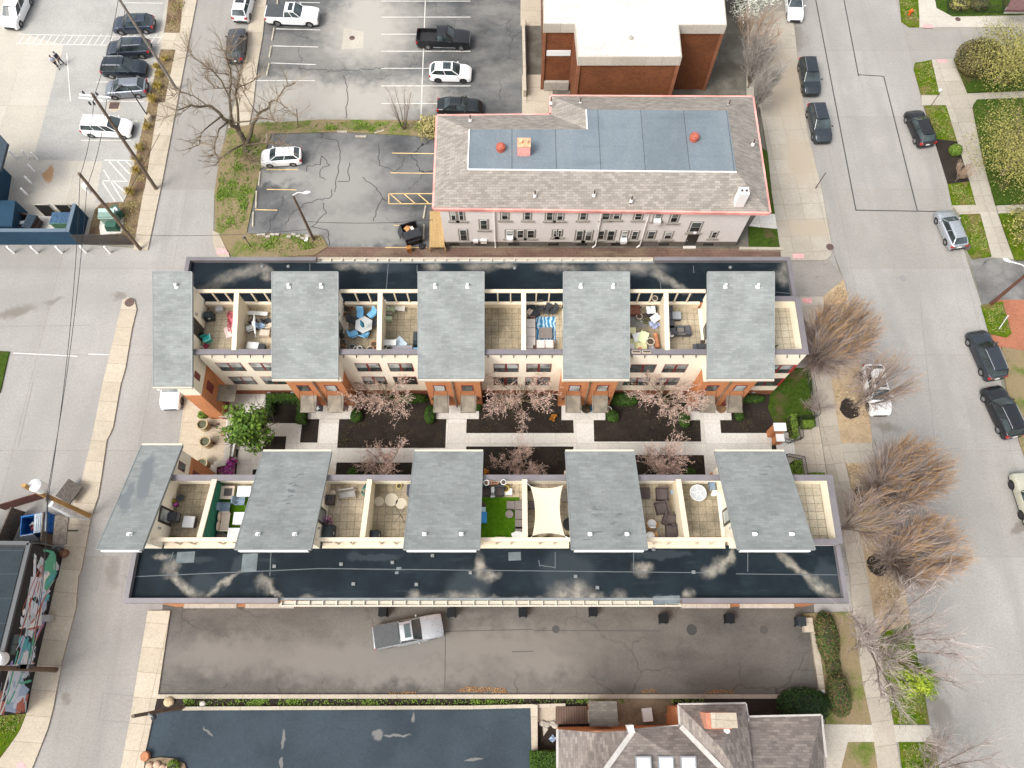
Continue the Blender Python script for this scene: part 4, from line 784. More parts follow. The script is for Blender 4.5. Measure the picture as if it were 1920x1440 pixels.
tag(mb.build('retaining_wall', M['kerb'], off=P(1001, 1370)), 'pale concrete wall between the blue black lot and the shingled house', 'wall')
slab('pavement', [(1008, 1327), (1042, 1326), (1042, 1356), (1008, 1354)], -.1, .2, M['tan_walk'])
# ------------------------------------------------------------------ low black building with a painted wall
MZ = 4.6
base = P(20, 1180, 0); base.z = 0
ms = empty('painted_building', base, 'low black building with bright abstract street mural on its east wall', 'building')
def mpart(mb, name, mat, parent=ms): return mb.build(name, mat, parent, off=base)
pa, pb = P(119, 1036, 0), P(50, 1338, 0)
dv = (pb - pa); ln_ = dv.length; du = dv.normalized(); dn = Vector((-du.y, du.x, 0))
if dn.x < 0: dn = -dn
west = -dn * 26
fp = [pa[:2], pb[:2], (pb + west)[:2], (pa + west)[:2]]
mpart(MB().prism([tuple(p) for p in fp], 0, MZ), 'wall', plain('black_wall', (.012, .012, .014), .7))
mpart(MB().prism(inset([tuple(p) for p in fp], .35), MZ - .05, MZ + .04), 'roof', paving('black_roofing', (.035, .05, .06), .2, (5, 1.8), blot=.3, tint=(1, 1, 1), jw=.03, jcol=1.6))
mb = MB()
for k in range(4): mb.bar(Vector((*fp[k], 0)), Vector((*fp[(k + 1) % 4], 0)), .3, MZ - .02, MZ + .2)
mpart(mb, 'roof_edge', plain('dark_edge', (.07, .075, .08), .6))
# abstract paint shapes lying on the wall: (along 0..1, height 0..1)
cols = [(.36, .47, .62), (.6, .66, .75), (.45, .14, .1), (.1, .4, .26), (.1, .4, .45), (.5, .56, .62), (.75, .76, .74), (.33, .28, .55), (.02, .02, .022)]
rnd = random.Random(24)
mur = MB(); mats = [plain('mural_paint_%d' % i, c, .6) for i, c in enumerate(cols)]
lay = [0]
def wallp(s, h): lay[0] += 0; return pa + du * (s * ln_) + dn * (.012 + .0006 * lay[0]) + Vector((0, 0, h * MZ))
def blob(s, h, ls, lh, ci, n=9, jag=.35, rot=0.0):
 lay[0] += 1; pts = []
 for i in range(n):
  a = 2 * math.pi * i / n; r_ = 1 + rnd.uniform(-jag, jag); x, y = math.cos(a) * r_ * ls, math.sin(a) * r_ * lh
  x, y = x * math.cos(rot) - y * math.sin(rot), x * math.sin(rot) + y * math.cos(rot)
  pts.append(wallp(min(.995, max(.005, s + x / ln_)), min(.985, max(.02, h + y / MZ))))
 mur.mi = ci; c = sum(pts, Vector()) / n; mur.add([c] + pts, [(0, 1 + i, 1 + (i + 1) % n) for i in range(n)])
def stroke(s0, h0, s1, h1, w, ci, bend=.0, n=10):
 lay[0] += 1; pts = []
 for i in range(n + 1):
  t = i / n; s = s0 + (s1 - s0) * t + bend * math.sin(math.pi * t) / ln_ * 4; h = h0 + (h1 - h0) * t + bend * .12 * math.sin(math.pi * t); pts.append((min(.99, max(.01, s)), min(.98, max(.02, h)), w * (1 - .85 * abs(t - .35))))
 L = [wallp(s, min(.985, h + q / MZ / 2)) for s, h, q in pts]; R_ = [wallp(min(.995, s + q / ln_ / 2), max(.015, h - q / MZ / 2)) for s, h, q in pts]
 mur.mi = ci; mur.add(L + R_, [(i, i + 1, n + 2 + i, n + 1 + i) for i in range(n)])
for s, h, ls, lh, ci in ((.5, .5, 1.2, .5, 1), (.24, .45, 1.1, 1.2, 1), (.32, .3, .8, .7, 0), (.6, .55, .9, .4, 4), (.78, .5, .9, .8, 1), (.9, .42, 1.5, 1.1, 0), (.87, .55, .9, .7, 1), (.93, .3, .7, .5, 1), (.84, .35, .55, .5, 0), (.96, .22, .8, .45, 2), (.97, .7, .6, .5, 2), (.42, .4, .9, .8, 6), (.38, .55, .7, .5, 1), (.16, .35, .9, .9, 6), (.12, .5, .8, .6, 5), (.2, .25, .6, .5, 3), (.08, .3, .7, .9, 3), (.1, .12, .5, .3, 5), (.3, .2, .4, .3, 4), (.68, .4, .9, .5, 6), (.66, .25, .5, .4, 1), (.75, .3, .4, .5, 5)): blob(s, h, ls, lh, ci, 11, .4, rnd.uniform(0, 3))
for s0, h0, s1, h1, w, ci, bd in ((.05, .8, .25, .15, .5, 1, .4), (.12, .1, .22, .28, .55, 4, 0), (.02, .6, .16, .1, .4, 3, -.3), (.2, .75, .36, .2, .22, 5, .8), (.24, .2, .36, .6, .18, 2, .5), (.3, .7, .5, .3, .3, 6, .3), (.46, .15, .5, .75, .4, 6, 0), (.47, .1, .51, .6, .28, 2, 0), (.44, .1, .5, .35, .3, 7, .2), (.5, .62, .75, .3, .26, 7, .3), (.52, .3, .72, .25, .6, 3, 0), (.55, .45, .7, .6, .3, 4, .2), (.63, .65, .72, .35, .22, 3, .8), (.7, .1, .72, .85, .22, 1, 0), (.69, .2, .7, .1, .35, 2, 0), (.72, .75, .85, .6, .25, 6, .7), (.74, .2, .84, .6, .2, 1, -.6), (.8, .1, .82, .4, .35, 3, 0), (.86, .8, .99, .8, .3, 2, .6), (.88, .1, .97, .1, .35, 2, .2), (.92, .12, .99, .05, .25, 5, 0), (.95, .45, .99, .2, .3, 4, 0), (.06, .9, .14, .3, .25, 3, 0), (.34, .3, .46, .12, .2, 2, .5), (.28, .5, .4, .8, .12, 2, -.7), (.16, .55, .3, .6, .14, 2, 1.0), (.6, .2, .68, .45, .14, 0, .3)): stroke(s0, h0, s1, h1, w, ci, bd)
for k in range(22): stroke(rnd.uniform(.02, .9), rnd.uniform(.1, .9), rnd.uniform(.05, .98), rnd.uniform(.1, .9), rnd.uniform(.05, .1), rnd.choice((1, 1, 6, 6, 4, 5, 2)), rnd.uniform(-.6, .6)) if k < 9 else blob(rnd.uniform(.05, .97), rnd.uniform(.1, .8), rnd.uniform(.12, .35), rnd.uniform(.1, .3), rnd.randrange(9))
mpart(mur, 'mural', mats)
for s, h in ((.57, .8), (.63, .8)): c = wallp(s, h); mpart(MB().box(c.x, c.y, c.z - .3, .15, .7, .6, math.atan2(du.y, du.x) - math.pi / 2), 'window', M['glass'])
c = wallp(.43, .12); mpart(MB().box(c.x + .3, c.y, .3, .6, .5, .7), 'utility_box', M['steel'])
c = P(6, 1236, MZ); mb = MB(); mb.lathe(c.x, c.y, [(.5, MZ + .05), (.5, MZ + .6), (.4, MZ + .8), (.2, MZ + .85)], 16); mpart(mb, 'roof_tank', M['white'])
# ------------------------------------------------------------------ navy refuse enclosure at the left edge
M['navy'] = paving('navy_stucco', (.017, .05, .088), .12, None, blot=.3, grain=5, bumps=.05)
base = P(80, 440, 0); base.z = 0
en = empty('refuse_enclosure', base, 'navy blue walled refuse enclosure with dark slatted gates', 'enclosure')
def epart(mb, name, mat, parent=en): return mb.build(name, mat, parent, off=base)
EZ2 = 2.3; ysw = P(100, 459).y
mb = MB(); mb.bb(P(-60, 459).x, P(148, 459).x, ysw, ysw + .3, 0, EZ2); epart(mb, 'wall', M['navy'])
xe = P(152, 440).x; yn = P(170, 408).y
mb = MB(); mb.bb(P(148, 459).x, P(148, 459).x + .3, ysw, yn, 0, EZ2); epart(mb, 'wall', M['navy'])
mb = MB(); mb.bb(P(-60, 459).x, P(148, 459).x, ysw - .03, ysw + .33, EZ2, EZ2 + .07); mb.bb(P(148, 459).x - .03, P(148, 459).x + .33, ysw - .03, yn, EZ2, EZ2 + .07); epart(mb, 'wall_cap', plain('blue_grey_cap', (.09, .13, .17), .6))
gm = paving('dark_gate_slats', (.04, .037, .035), .1, (30, .14), jw=.02, jcol=.5)
for x0, x1 in ((64, 94), (101, 128), (129, 143)):
 a, b = P(x0 + 22, 406), P(x1 + 20, 406); mb = MB(); mb.bar(a, b, .06, .12, 2.0); gt_ = epart(mb, 'gate', gm)
 mb = MB(); mb.bar(a, b, .1, 2.0, 2.08); mb.box(b.x, b.y, 0, .1, .1, 2.1); epart(mb, 'gate_frame', M['stone'], gt_)
slab('pavement', [(40, 405), (165, 404), (150, 455), (10, 455)], -.1, .02, M['white_walk'])
base = P(5, 420, 0); base.z = 0
nb = empty('navy_building', base, 'tall navy building cut by the left edge beside the refuse enclosure', 'building')
mb = MB(); mb.prism([tuple(P(*p)[:2]) for p in ((-120, 330), (22, 330), (10, 408), (-120, 408))], 0, 5.0); mb.build('wall', M['navy'], nb, off=base)
q_ = PX([(-120, 250), (-2, 250), (14, 268), (1, 318), (-120, 318)], 5.2); mb = MB(); mb.prism([p[:2] for p in q_], 4.9, 5.2, True); mb.build('roof', plain('navy_roof', (.02, .035, .05), .6, var=.2), nb, off=base)
mb = MB(); mb.prism([tuple(P(*p)[:2]) for p in ((-120, 395), (52, 398), (46, 446), (-120, 446))], 0, 2.0); mb.build('lower_wing', M['navy'], nb, off=base)
# dark timber fence east of it
f0, f1 = P(148, 459), P(250, 459); base = f0.copy()
fn = empty('timber_fence', base, 'dark slatted timber fence between the navy enclosure and the leaning pole', 'fence')
mb = MB(); mb.tube([f0 + Vector((0, .1, .4)), f1 + Vector((0, .1, .4))], .04, 4); mb.tube([f0 + Vector((0, .1, 1.5)), f1 + Vector((0, .1, 1.5))], .04, 4); mb.build('rails', M['wood_pole'], fn, off=base)
mb = MB()
for k in range(24): p = f0.lerp(f1, (k + .5) / 24); mb.box(p.x, p.y, .05, .14, .04, 1.75)
mb.build('slats', plain('dark_stained_slats', (.05, .045, .042), .8, var=.2), fn, off=base)
# corner of a house at the top right
base = P(1900, 5, 0); base.z = 0
nh = empty('brown_roof_house', base, 'corner of a brown roofed house at the top right', 'house')
q_ = PX([(1887, 18), (1898, -5), (1990, -5), (1990, 19)], 3.0); mb = MB(); mb.prism([p[:2] for p in q_], 2.7, 3.0, True); mb.build('roof', plain('brown_red_roof', (.12, .06, .055), .8, var=.2), nh, off=base)
mb = MB(); mb.prism([tuple(P(*p)[:2]) for p in ((1893, 18), (1990, 18), (1990, -6), (1900, -6))], 0, 2.7); mb.build('wall', M['greywall'], nh, off=base)
mb = MB(); mb.prism([tuple(P(*p)[:2]) for p in ((1880, 27), (1990, 28), (1990, 19), (1884, 17))], 0, .35); mb.build('porch', M['white_walk'], nh, off=base)
for (a, b) in (((1776, 28), (1882, 26)), ((1776, 28), (1770, -30)), ((1880, 26), (1872, -30))):
 pa_, pb_ = P(*a), P(*b); mb = MB(); n = 22
 mb.tube([pa_ + Vector((0, 0, 1.1)), pb_ + Vector((0, 0, 1.1))], .025, 4); mb.tube([pa_ + Vector((0, 0, .35)), pb_ + Vector((0, 0, .35))], .025, 4)
 for k in range(n + 1): p = pa_.lerp(pb_, k / n); mb.tube([(p.x, p.y, .1), (p.x, p.y, 1.2)], .018, 4)
 nm = {(1776, 28): 'along the top sidewalk' if b[0] > 1800 else 'on the west side', (1880, 26): 'by the porch'}[a]
 tag(mb.build('iron_fence', M['black'], off=pa_), 'thin black iron fence around the top right garden, ' + nm, 'fence', 'iron fence runs of the top right garden')
# ------------------------------------------------------------------ vehicles
M['tyre'] = plain('tyre_rubber', (.012, .012, .013), .8)
M['rim'] = plain('alloy_rim', (.42, .43, .44), .3, .8)
M['rim_dark'] = plain('dark_alloy_rim', (.07, .07, .075), .35, .6)
M['carglass'] = glassmat('car_glass', (.03, .042, .045), .04)
M['trim'] = plain('black_plastic_trim', (.016, .016, .018), .6)
M['lamp_clear'] = plain('headlamp_lens', (.55, .58, .6), .1, .2)
M['lamp_red'] = plain('tail_lamp_lens', (.38, .012, .018), .15, coat=.5)
M['plate'] = plain('number_plate', (.6, .6, .58), .5)
M['chrome'] = plain('chrome', (.6, .61, .62), .15, .9)
KIND = {  # L, W, H, hood z, belt z, nose x fractions: windshield base/top, rear top/base
 'suv':    dict(L=4.7, W=1.9, H=1.70, hood=1.02, belt=1.08, ws=(.235, .06), rr=(-.40, -.475), wr=.36, tuck=.20),
 'cross':  dict(L=4.5, W=1.86, H=1.62, hood=.98, belt=1.05, ws=(.235, .06), rr=(-.36, -.475), wr=.35, tuck=.22),
 'sedan':  dict(L=4.75, W=1.83, H=1.45, hood=.90, belt=.95, ws=(.2, .04), rr=(-.20, -.36), wr=.33, tuck=.22),
 'hatch':  dict(L=4.15, W=1.75, H=1.52, hood=.94, belt=.99, ws=(.27, .08), rr=(-.36, -.47), wr=.31, tuck=.22),
 'van':    dict(L=5.1, W=1.98, H=1.75, hood=1.0, belt=1.06, ws=(.29, .12), rr=(-.43, -.48), wr=.34, tuck=.2),
 'pickup': dict(L=5.85, W=2.02, H=1.92, hood=1.22, belt=1.26, ws=(.20, .08), rr=(-.10, -.125), wr=.4, tuck=.17),
 'jeep':   dict(L=4.4, W=1.9, H=1.82, hood=1.1, belt=1.16, ws=(.15, .09), rr=(-.46, -.485), wr=.4, tuck=.1)}
def car(name, cat, front, rear, kind, col, label, metal=.3, group='parked cars', roof=None, rim='rim', glassroof=False, rails=False, bed=None, scale=1.0, z=.02):
 k = KIND[kind]; L, Wd, H = k['L'], k['W'], k['H']; hw = Wd / 2
 a, b = P(*front, .75), P(*rear, .75); c = (a + b) / 2; ang = math.atan2(a.y - b.y, a.x - b.x)
 root = empty(name, (c.x, c.y, z), label, cat, group, ang)
 if scale != 1: root.scale = (scale,) * 3
 pm = paint('car_paint', col, metal)
 wx = [L / 2 - .86 if kind != 'pickup' else L / 2 - .95, -L / 2 + (.92 if kind != 'pickup' else 1.25)]
 wr = k['wr']; sill = .27 if kind not in ('pickup', 'jeep') else .42
 # stations along the car
 xs = set([-L / 2, -L / 2 + .06, -L / 2 + .3, L / 2, L / 2 - .07, L / 2 - .22, L / 2 - .5])
 for w in wx:
  for t in (-1, -.97, -.72, -.38, 0, .38, .72, .97, 1): xs.add(w + t * (wr + .07))
 xw, xrr = k['ws'][0] * L, k['rr'][1] * L
 xs |= {xw, xw + .02, xrr, xrr - .02, 0.0}
 xs = sorted(xs)
 def top(x):
  if x >= xw:
   t = (x - xw) / (L / 2 - xw); return k['belt'] + (k['hood'] - k['belt']) * t - (.34 if kind not in ('pickup', 'jeep') else .16) * max(0, t - .35) ** 2 / .42
  if x <= xrr and kind in ('sedan',): t = (xrr - x) / (L / 2 + xrr); return k['belt'] + .03 - .1 * t
  if kind == 'pickup' and x <= xrr: return k['belt'] - .02
  return k['belt']
 def half(x):
  f = abs(x) / (L / 2); e = .93 if kind not in ('pickup', 'jeep') else .965
  return hw * (1 - (1 - e) * max(0, (f - .55) / .45) ** 2 - (.1 if kind not in ('pickup', 'jeep') else .05) * max(0, (f - .9) / .1) ** 2)
 def low(x):
  for w in wx:
   d = abs(x - w) / (wr + .07)
   if d < .985: return max(sill, .02 + wr + math.sqrt(max(0, 1 - d * d)) * (wr + .06))
  f = abs(x) / (L / 2); return sill + .06 * max(0, (f - .9) / .1)
 mb = MB(); rows = []
 openbed = bed == 'open'
 for x in xs:
  w, zt, zl = half(x), top(x), low(x); zm = max(zl + .02, .62 * zt)
  if x <= xrr - .01 and openbed and x > -L / 2 + .1: inner = [(w - .14, zt), (w - .15, zt - .52), (0, zt - .52)]
  else: inner = [(w * .84, zt + .03), (w * .45, zt + .055), (0, zt + .065)]
  prof = [(w - .16, zl), (w - .03, zl), (w, max(zl + .01, zm)), (w - .025, max(zl + .02, zt - .09)), (w - .075, zt)] + inner
  o = len(mb.v)
  for yy, zz in prof: mb.v.append((x, yy, zz))
  for yy, zz in prof[-2::-1]: mb.v.append((x, -yy, zz))
  rows.append((o, 2 * len(prof) - 1))
 for (o, n), (p, _) in zip(rows, rows[1:]):
  for j in range(n - 1): mb.f.append([o + j, o + j + 1, p + j + 1, p + j]); mb.m.append(0)
 for (o, n), rev in ((rows[0], 0), (rows[-1], 1)):
  fc = [o + j for j in range(n)]; mb.f.append(fc[::-1] if rev else fc); mb.m.append(0)
 body = mb.build('body', pm, root, smooth=38)
 MB().bb(-L / 2 + .12, L / 2 - .12, -hw + .12, hw - .12, .2, .66).build('underbody', M['trim'], root)
 # glasshouse
 xb0, xb1 = xrr, xw; xt0, xt1 = k['rr'][0] * L, k['ws'][1] * L; tk = k['tuck']; zb = k['belt'] - .01
 wb0, wb1 = half(xb0) - .09, half(xb1) - .1; wt = hw - .09 - tk; zr = H
 if kind in ('suv', 'van', 'pickup', 'jeep', 'cross'): wt += .02
 Bq = [(xb0, -wb0, zb), (xb1, -wb1, zb), (xb1, wb1, zb), (xb0, wb0, zb)]
 Tq = [(xt0, -wt * .97, zr - .09), (xt1, -wt, zr - .06), (xt1, wt, zr - .06), (xt0, wt * .97, zr - .09)]
 def lerp(p, q, t): return tuple(p[i] + (q[i] - p[i]) * t for i in range(3))
 def bow(p0, p1, q0, q1, out, nm, m_, parent=root, e0=0.0, n=4):
  mb = MB(); pts = []
  for i in range(n + 1):
   t = e0 + (1 - 2 * e0) * i / n; s = out * math.sin(math.pi * t); p, q = lerp(p0, p1, t), lerp(q0, q1, t); pts.append(((p[0] + s, p[1], p[2]), (q[0] + s * .6, q[1], q[2])))
  for (a0, a1), (b0, b1) in zip(pts, pts[1:]): mb.add([a0, b0, b1, a1], [(0, 1, 2, 3)])
  return mb.build(nm, m_, parent, smooth=60)
 # pillars and roof: one painted shell
 rm = MB(); n = 6
 grid = []
 for i in range(n + 1):
  t = i / n; x = xt0 + (xt1 - xt0) * t; crown = .06 * math.sin(math.pi * (.15 + .7 * t)); roww = []
  for j in range(7):
   s = -1 + j / 3; w = wt * (.97 + .03 * t); roww.append((x, s * w, zr - .09 + .03 * t + crown * (1 - s * s * .75) + (.035 if abs(s) < .99 else 0)))
  grid.append(roww)
 for i in range(n):
  for j in range(6): rm.add([grid[i][j], grid[i + 1][j], grid[i + 1][j + 1], grid[i][j + 1]], [(0, 1, 2, 3)])
 def pil(p, q, w):
  rm.tube([p, q], w, 5)
 for sg in (0, 3): pil(Bq[sg], Tq[sg], .055)
 for sg in (1, 2): pil(Bq[sg], Tq[sg], .04)
 for sd in ((0, 1), (3, 2)):
  for t in ((.5,) if kind != 'van' else (.36, .68)): pil(lerp(Bq[sd[0]], Bq[sd[1]], t + .02), lerp(Tq[sd[0]], Tq[sd[1]], t), .035)
 roofm = paint('car_paint', roof, metal) if roof else pm
 rf = rm.build('roof', roofm, root, smooth=50)
 bow(Bq[1], Bq[2], Tq[1], Tq[2], .1, 'windscreen', M['carglass'])
 bow(Bq[3], Bq[0], Tq[3], Tq[0], -.05, 'rear_window', M['carglass'])
 for s0, s1 in ((0, 1), (2, 3)):
  MB().poly([Bq[s0], Bq[s1], Tq[s1], Tq[s0]]).build('side_windows', M['carglass'], root)
 if glassroof:
  x0, x1 = (xt0 * .55 + xt1 * .45, xt1 - .18) if kind != 'pickup' else (xt0 + .4, xt1 - .16); q = [(x0, -wt * .72, zr + .012), (x1, -wt * .72, zr + .018), (x1, wt * .72, zr + .018), (x0, wt * .72, zr + .012)]
  MB().prism([p[:2] for p in q], zr - .01, zr + .03).build('sunroof', M['carglass'], rf)
 if rails:
  for s in (-1, 1): MB().tube([(xt0 + .1, s * wt * .9, zr - .02), (xt0 + .2, s * wt * .9, zr + .05), (xt1 - .25, s * wt * .93, zr + .06), (xt1 - .12, s * wt * .93, zr)], .025, 5).build('roof_rail', M['chrome'] if rails == 'chrome' else M['trim'], rf)
 # wheels
 for x in wx:
  for s in (-1, 1):
   t = MB(); n = 18
   y = s * (hw - .13); o = len(t.v)
   prof = [(wr * .62, -.1), (wr * .93, -.11), (wr, -.06), (wr, .06), (wr * .93, .11), (wr * .62, .1)]
   for r_, dy in prof:
    for j in range(n): a_ = 2 * math.pi * j / n; t.v.append((x + math.cos(a_) * r_, y + dy, wr + math.sin(a_) * r_))
   for i in range(len(prof) - 1):
    for j in range(n): t.f.append([o + i * n + j, o + i * n + (j + 1) % n, o + (i + 1) * n + (j + 1) % n, o + (i + 1) * n + j]); t.m.append(0)
   ty = t.build('wheel', M['tyre'], root, smooth=40)
   d = MB(); yo = y + s * .075
   for q in range(5):
    a_ = 2 * math.pi * q / 5; ca, sa = math.cos(a_), math.sin(a_); w2 = .055
    d.poly([(x - sa * w2, yo + s * .012, wr + ca * w2), (x + ca * wr * .62 - sa * w2, yo, wr + sa * wr * .62 + ca * w2), (x + ca * wr * .62 + sa * w2, yo, wr + sa * wr * .62 - ca * w2), (x + sa * w2, yo + s * .012, wr - ca * w2)])
   ring = []
   for j in range(n):
    a_ = 2 * math.pi * j / n; ring.append((math.cos(a_), math.sin(a_)))
   for j in range(n):
    (c0, s0), (c1, s1) = ring[j], ring[(j + 1) % n]; d.poly([(x + c0 * wr * .54, yo, wr + s0 * wr * .54), (x + c1 * wr * .54, yo, wr + s1 * wr * .54), (x + c1 * wr * .66, yo + s * .01, wr + s1 * wr * .66), (x + c0 * wr * .66, yo + s * .01, wr + s0 * wr * .66)])
   d.poly([(x + c0 * .07, yo + s * .015, wr + s0 * .07) for c0, s0 in ring])
   d.build('rim', M[rim], ty)
   bk = MB(); bk.poly([(x + c0 * wr * .62, y + s * .03, wr + s0 * wr * .62) for c0, s0 in ring]); bk.build('brake_disc', M['trim'], ty)
 # lamps, mirrors, plates, bumpers
 zf = top(L / 2 - .3); zb_ = k['belt']
 for s in (-1, 1):
  w = half(L / 2 - .15)
  MB().hexa([(L / 2 - .32, s * (w + .005), zf - .26), (L / 2 - .01, s * w * .62, zf - .3), (L / 2 - .06, s * w * .55, zf - .18), (L / 2 - .36, s * (w - .02), zf - .13)] + [(L / 2 - .38, s * (w - .06), zf - .2), (L / 2 - .1, s * w * .55, zf - .26), (L / 2 - .16, s * w * .55, zf - .075), (L / 2 - .42, s * (w - .09), zf - .02)]).build('headlight', M['lamp_clear'], root)
  w = half(-L / 2 + .1); zt = (zb_ if kind != 'pickup' else zb_ - .1)
  MB().box(-L / 2 + .07, s * (w - .14), zt - .28, .2, .3, .25, 0, .9, .9).build('tail_light', M['lamp_red'], root)
  mb = MB(); mb.ball(xw - .32, s * (hw + .1), k['belt'] + .06, .09, .13, .09, 8, 5); mb.build('mirror', pm, root, smooth=60)
 MB().bb(-L / 2 - .03, -L / 2 + .1, -hw * .8, hw * .8, .36, .56).build('bumper', M['chrome'] if kind == 'pickup' else M['trim'], root)
 MB().bb(L / 2 - .1, L / 2 + .025, -hw * .62, hw * .62, .34, .6 if kind not in ('pickup', 'jeep') else .95).build('grille', M['chrome'] if kind == 'pickup' else M['trim'], root)
 MB().bb(-L / 2 - .05, -L / 2 + .0, -.2, .2, .66, .78).build('number_plate', M['plate'], root)
 if kind == 'pickup' and bed == 'cover':
  MB().prism([(-L / 2 + .1, -hw + .09), (xrr - .05, -hw + .1), (xrr - .05, hw - .1), (-L / 2 + .1, hw - .09)], zb_ + .0, zb_ + .085).build('bed_cover', plain('charcoal_vinyl', (.05, .056, .06), .6, var=.12), root)
 if kind == 'pickup' and bed == 'open':
  MB().bb(-L / 2 + .16, xrr - .08, -hw + .17, hw - .17, zb_ - .525, zb_ - .5).build('bed_liner', M['trim'], root)
 if kind == 'pickup':
  for s in (-1, 1): MB().tube([(wx[0] - .6, s * (hw - .02), .42), (wx[1] + .6, s * (hw - .02), .42)], .05, 6).build('step_bar', M['chrome'], root)
 if kind == 'jeep':
  q = MB(); q.lathe(0, 0, [(.2, -.11), (.38, -.1), (.38, .1), (.2, .11)], 16);
  q.v = [(z_ - L / 2 - .14, y_, x_ + .95) for x_, y_, z_ in q.v]; q.build('spare_wheel', M['tyre'], root)
 return root
Wh, Bk, Gy, Nv = (.78, .78, .77), (.012, .013, .015), (.2, .215, .23), (.016, .026, .042)
G1, G2, G3, G4 = 'cars in the pale left parking lot', 'vehicles in the large mottled parking lot', 'cars along the west street', 'cars along the wide east street'
car('minivan', 'minivan', (15, 50), (45, -14), 'van', Wh, 'white van in the top left corner, nose toward the walkers', 0, G1)
car('parked_car', 'car', (239, -22), (297, -22), 'suv', Bk, 'dark car barely in frame at the top, above the blue row', .3, G1)
car('parked_car', 'car', (209, 46), (291, 43), 'cross', (.032, .045, .07), 'navy crossover under the leaning grey pole, topmost whole one of its row', .4, G1, glassroof=True)
car('parked_car', 'car', (200, 93), (281, 89), 'suv', (.03, .04, .058), 'dark SUV with sunroof and silver rails, second whole one of its row', .4, G1, rails='chrome', glassroof=True)
car('parked_car', 'car', (273, 127), (193, 127), 'suv', (.013, .022, .033), 'dark SUV facing the planting strip between two left-facing cars', .4, G1, rails='chrome')
car('parked_car', 'car', (193, 168), (279, 162), 'hatch', (.2, .22, .25), 'grey hatchback above the square drain grate', .5, G1, scale=1.06)
car('minivan', 'minivan', (250, 240), (152, 236), 'van', Wh, 'white minivan parked below the drain grate, crossed by the pole', 0, G1)
car('parked_car', 'car', (463, -18), (450, 34), 'suv', Wh, 'white SUV cut by the top edge beside the large lot', 0, G3, glassroof=True)
car('parked_car', 'car', (446, 56), (440, 111), 'suv', (.05, .055, .065), 'charcoal SUV with roof rails parked under the big bare tree', .4, G3, rails='black')
car('parked_car', 'car', (319, 750), (328, 690), 'sedan', Wh, 'white sedan half under the north row corner roof', 0, G3)
car('pickup_truck', 'pickup truck', (598, 31), (500, 27), 'pickup', Wh, 'white pickup with dark bed cover in the large lot', 0, G2, bed='cover', glassroof=True)
car('pickup_truck', 'pickup truck', (882, 74), (781, 71), 'pickup', Bk, 'black pickup with open bed in the large lot', .2, G2, bed='open')
car('parked_car', 'car', (883, 136), (807, 134), 'cross', Wh, 'white SUV with dark roof panel below the black pickup', 0, G2, rim='rim_dark', glassroof=True)
car('parked_car', 'car', (902, 199), (822, 197), 'sedan', (.012, .016, .018), 'black sedan behind the corner of the red eaves', .3, G2)
car('parked_car', 'car', (490, 295), (564, 291), 'hatch', Wh, 'white hatchback in the smaller cracked lot under the bare tree', 0, 'cars in the smaller cracked lot')
car('pickup_truck', 'pickup truck', (832, 1171), (699, 1197), 'pickup', (.3, .315, .33), 'silver pickup with dark bed cover driving down the brown alley', .3, 'vehicles in the brown alley', bed='cover', glassroof=True, scale=.94)
car('parked_car', 'car', (1493, 37), (1486, -24), 'sedan', (.7, .72, .73), 'white sedan at the top of the wide street by blossom', .1, G4)
car('parked_car', 'car', (1524, 177), (1512, 110), 'suv', (.022, .03, .036), 'black SUV facing down, nearest the feathery bare street tree', .4, G4, rails='chrome')
car('parked_car', 'car', (1545, 265), (1528, 197), 'suv', (.03, .038, .048), 'dark SUV facing down, lower of two at the left kerb', .4, G4, rails='chrome')
car('parked_car', 'car', (1711, 206), (1740, 272), 'cross', Bk, 'black crossover with chrome window line beside the green verge', .3, G4)
car('parked_car', 'car', (1770, 398), (1797, 460), 'hatch', (.42, .45, .48), 'silver hatchback next to a round cover in the grass', .6, G4, scale=1.04)
car('parked_car', 'car', (1832, 626), (1867, 705), 'suv', (.03, .037, .047), 'dark SUV beside the orange brick paving, upper of two', .4, G4, rails='chrome', scale=1.03)
car('parked_car', 'car', (1861, 731), (1900, 813), 'suv', (.011, .013, .016), 'glossy black SUV with silver window line, lower of two by the dry verge', .3, G4, rails='chrome', scale=1.03)
car('parked_car', 'car', (1652, 774), (1635, 690), 'cross', Wh, 'white SUV showing through the bare crown of a street tree', 0, G4, glassroof=True, scale=1.05)
car('jeep', 'jeep', (1914, 889), (1945, 983), 'jeep', (.4, .39, .31), 'boxy sand coloured off-roader cut by the right edge', .1, G4, rim='rim_dark')
# ------------------------------------------------------------------ trees and plants
def rvec(rnd, z0=-1): return Vector((rnd.uniform(-1, 1), rnd.uniform(-1, 1), rnd.uniform(z0, 1)))
def limb(mb, p, d, L, r0, r1, rnd, seg=4, wob=.12, up=.0, n=4):
 pts = [p]; rad = [r0]; d = d.normalized()
 for i in range(seg):
  d = (d + rvec(rnd) * wob + Vector((0, 0, up))).normalized(); p = p + d * (L / seg); pts.append(p); rad.append(r0 + (r1 - r0) * (i + 1) / seg)
 mb.tube(pts, rad, n, cap=False); return pts, d
def along(pts, t):
 k = t * (len(pts) - 1); i = min(int(k), len(pts) - 2); return pts[i].lerp(pts[i + 1], k - i), (pts[i + 1] - pts[i]).normalized()
M['twig_grey'] = leafmat('grey_pink_twigs', (.24, .19, .17), (.52, .44, .41))
M['twig_tan'] = leafmat('brown_twigs', (.17, .12, .08), (.3, .22, .15))
M['twig_gold'] = leafmat('golden_budding_tips', (.44, .26, .08), (.5, .3, .15))
M['limb'] = leafmat('pale_limb_bark', (.14, .11, .085), (.19, .15, .115))
